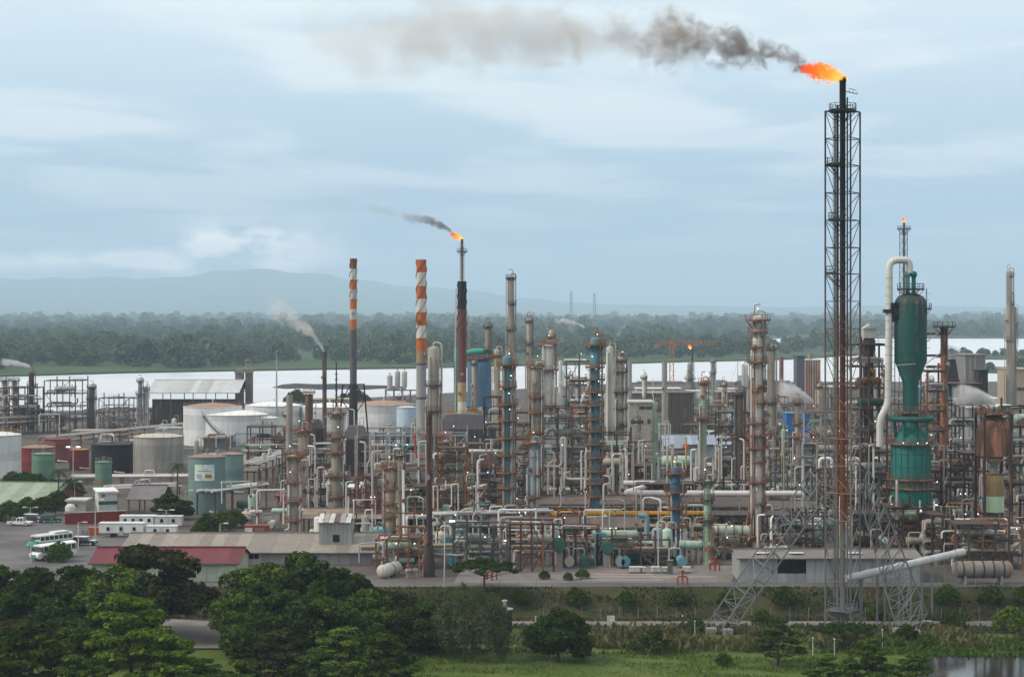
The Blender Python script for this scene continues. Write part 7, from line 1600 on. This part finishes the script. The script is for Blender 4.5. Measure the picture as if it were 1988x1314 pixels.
# small bright things among the pipes
Do = dist(990); o = T('hopper', 'orange hopper on a mint green stand before the tall whitish column', 'hopper', (at(1441, Do), Do, 0)); zo = zat(957, Do)
b = MB(); b._add([(-.7, -.7, zo), (.7, -.7, zo), (.7, .7, zo), (-.7, .7, zo), (-1.1, -1, zo + 1.6), (1.1, -1, zo + 1.6), (1.1, 1, zo + 1.6), (-1.1, 1, zo + 1.6)], [(3, 2, 1, 0), (4, 5, 6, 7), (0, 1, 5, 4), (1, 2, 6, 5), (2, 3, 7, 6), (3, 0, 4, 7)]); b.build('bin', paint((.50, .16, .05), .1, .2), o)
b = MB(); b.box((0, 0, zo - .9), (1.1, 1.1, 1.8)); b.build('chute', MINT, o)
for x_ in (-.6, .6):
    for y_ in (-.6, .6): beam(o, (x_, y_, -.2), (x_, y_, zo), .16, MINT, 'leg')
Do = dist(950); o = T('tank_hood', 'orange-red hood standing before the pale blue gabled shed', 'hood', (at(1331, Do), Do, 0)); zo = zat(884, Do)
b = MB(); b.lathe([(.55, zo), (.55, zo + 1.6), (1.0, zo + 2.0), (.8, zo + 2.9), (.2, zo + 3.1)], 14); b.build('hood', paint((.55, .11, .03), .1, .2), o, True); b = MB(); b.tube((0, 0, -.2), (0, 0, zo), .3, n=10); b.build('stand', RUSTY, o, True)
# low bund walls and earth banks between the tanks
for i, (a_, b_, c_, d_, lb) in enumerate(((0, 942, 180, 938, 'low grey bund wall before the red tanks'), (175, 934, 365, 932, 'low grey bund wall before the black tank'), (345, 880, 560, 876, 'low grey bund wall before the white tanks'), (560, 862, 820, 858, 'low grey bund wall before the far white tanks'))):
    wall_run(a_, b_, c_, d_, 1.3, CONC, lb, 'bund_wall', 'wall', 10)
clutter((180, 560, 868, 905), 'between the weathered tank and the white tanks', 22, 41, 'rver')
clutter((560, 840, 840, 880), 'before the far white tanks', 22, 42, 'rTve')
clutter((1230, 1900, 800, 840), 'in the far yard near the river', 30, 43, 'rTve')

weeds('verge_weeds', 'ragged weeds along the edges of the lower road', 3500, lambda r: (r.uniform(-30, 95), r.choice([r.uniform(287.2, 288.7), r.uniform(292.3, 294.2)]), Z_LOW + .1), .5, m_leaf((.03, .045, .012), (.13, .13, .05)), 9)
weeds('tall_weeds', 'clumps of tall straw-coloured weeds below the flare tower', 2600, lambda r: (r.choice([16, 24, 37, 52, 66, 80]) + r.normal(0, 2.5), r.uniform(268, 286), Z_LOW), 1.0, m_leaf((.05, .055, .02), (.17, .15, .07)), 10)
for a in ((1236, 1322, 778, 755, 'low cream-roofed store at the water edge', paint((.42, .41, .34), .1, .3), WHITE), (1336, 1392, 784, 760, 'low grey store beside the small grey column', paint((.25, .25, .26), .1, .3), LGREY), (1398, 1432, 772, 756, 'tiny pale store near the moored grey barge', paint((.38, .36, .32), .1, .3), LGREY),
          (1596, 1668, 800, 752, 'dusty pale hall behind the flare tower by the river', paint((.34, .31, .28), .2, .3), LGREY), (1672, 1716, 812, 748, 'narrow brown hall behind the hopper column', paint((.20, .15, .12), .2, .3), BROWN), (1780, 1830, 812, 752, 'pale hall between the teal reactor and the far works', paint((.36, .35, .33), .1, .3), LGREY), (1490, 1545, 798, 766, 'low red-roofed store by the slim rust red chimney', paint((.28, .25, .22), .1, .3), paint((.25, .08, .06), .2, .3)),
          (596, 676, 800, 776, 'low dusty shed row by the river left of the slim banded chimney', paint((.25, .21, .19), .2, .3), TAN), (1110, 1170, 800, 770, 'low pale shed behind the tall teal blue column', paint((.36, .34, .30), .1, .3), LGREY)):
    block(a[0], a[1], a[2], a[3], a[4], a[5], a[6], 12, 'storehouse', bays=5)
for a in ((1615, 1715, 860, 772, 'far brown frame behind the flare tower', dict(levels=4, nb=4)), (1180, 1240, 860, 782, 'far dark frame left of the beige office', dict(levels=4, nb=3)), (1346, 1400, 855, 788, 'far frame right of the dark square building', dict(levels=4, nb=3)), (1480, 1530, 850, 770, 'far frame behind the tall whitish column', dict(levels=4, nb=2)), (1730, 1830, 880, 760, 'far tangle of decks behind the teal reactor', dict(levels=5, nb=4)), (1080, 1140, 850, 770, 'far frame behind the pale vessel-topped column', dict(levels=4, nb=3)), (900, 960, 850, 780, 'far frame under the blue drum', dict(levels=3, nb=3))):
    frame(*a[:5], m=(DKBROWN, BROWN, DGREY)[a[0] % 3], dep=8, lamps=0, **a[5])
for px, by, ty, wd_, m, lb in ((1250, 820, 728, 7, LGREY, 'thin pale column between the two light grey chimneys'), (1405, 830, 742, 8, TAN, 'thin tan column in the rear yard'), (1420, 860, 775, 9, TANGREY, 'squat grey-tan column in the rear yard'), (1590, 870, 745, 9, TAN, 'thin tan column left of the flare tower'), (1690, 855, 735, 8, GREY, 'thin grey column behind the hopper column'), (1715, 870, 720, 9, TANGREY, 'thin grey-tan column behind the goose-neck pipe'), (1805, 880, 735, 9, TAN, 'thin tan column right of the teal reactor'), (1120, 880, 742, 8, LGREY, 'thin pale column in the open frame'), (920, 890, 700, 8, TAN, 'thin tan column behind the rust red chimney'), (1105, 860, 726, 9, TANGREY, 'thin grey-tan column left of the teal blue column'), (555, 870, 800, 8, LGREY, 'thin pale column by the far white tank'), (1236, 900, 812, 8, GREY, 'thin grey column before the beige office')):
    column(px, by, ty, wd_, m, lb, plats=((ty + 6, wd_ * 2.0, -265, 85), ((by + ty) // 2, wd_ * 2.2, -220, 40)), pipes=2, pm=BROWN)
for i, (px, py, s_) in enumerate(((575, 792, 3.0), (592, 794, 2.4), (668, 790, 2.2), (690, 788, 2.8), (705, 790, 2.2), (60, 812, 2.5), (350, 806, 2.2), (1480, 770, 3.2), (1700, 775, 3.4), (1850, 772, 3.2))):
    tree('bush', i % 4, (*gp(px, py), -.2), s_, 'bushy tree on the near river bank behind the plant', 'tree', 'riverside_tree', 'bushy trees on the near bank', LEAF_D)

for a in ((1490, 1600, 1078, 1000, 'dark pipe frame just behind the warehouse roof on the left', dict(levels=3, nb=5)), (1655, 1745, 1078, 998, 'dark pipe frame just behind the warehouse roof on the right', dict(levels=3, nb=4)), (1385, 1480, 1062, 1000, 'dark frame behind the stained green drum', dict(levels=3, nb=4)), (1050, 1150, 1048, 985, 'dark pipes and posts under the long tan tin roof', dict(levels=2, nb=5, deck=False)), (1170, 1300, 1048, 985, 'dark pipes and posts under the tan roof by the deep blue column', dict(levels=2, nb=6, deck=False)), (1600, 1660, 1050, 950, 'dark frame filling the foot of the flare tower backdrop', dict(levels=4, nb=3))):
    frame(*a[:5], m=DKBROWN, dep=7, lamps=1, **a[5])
clutter((1490, 1760, 1045, 1085), 'just behind the warehouse', 30, 51, 'rvTe')
clutter((1040, 1490, 1000, 1030), 'above the tin roofs', 26, 52, 'T')
clutter((600, 880, 1046, 1085), 'behind the workshop', 24, 53, 'rTev')
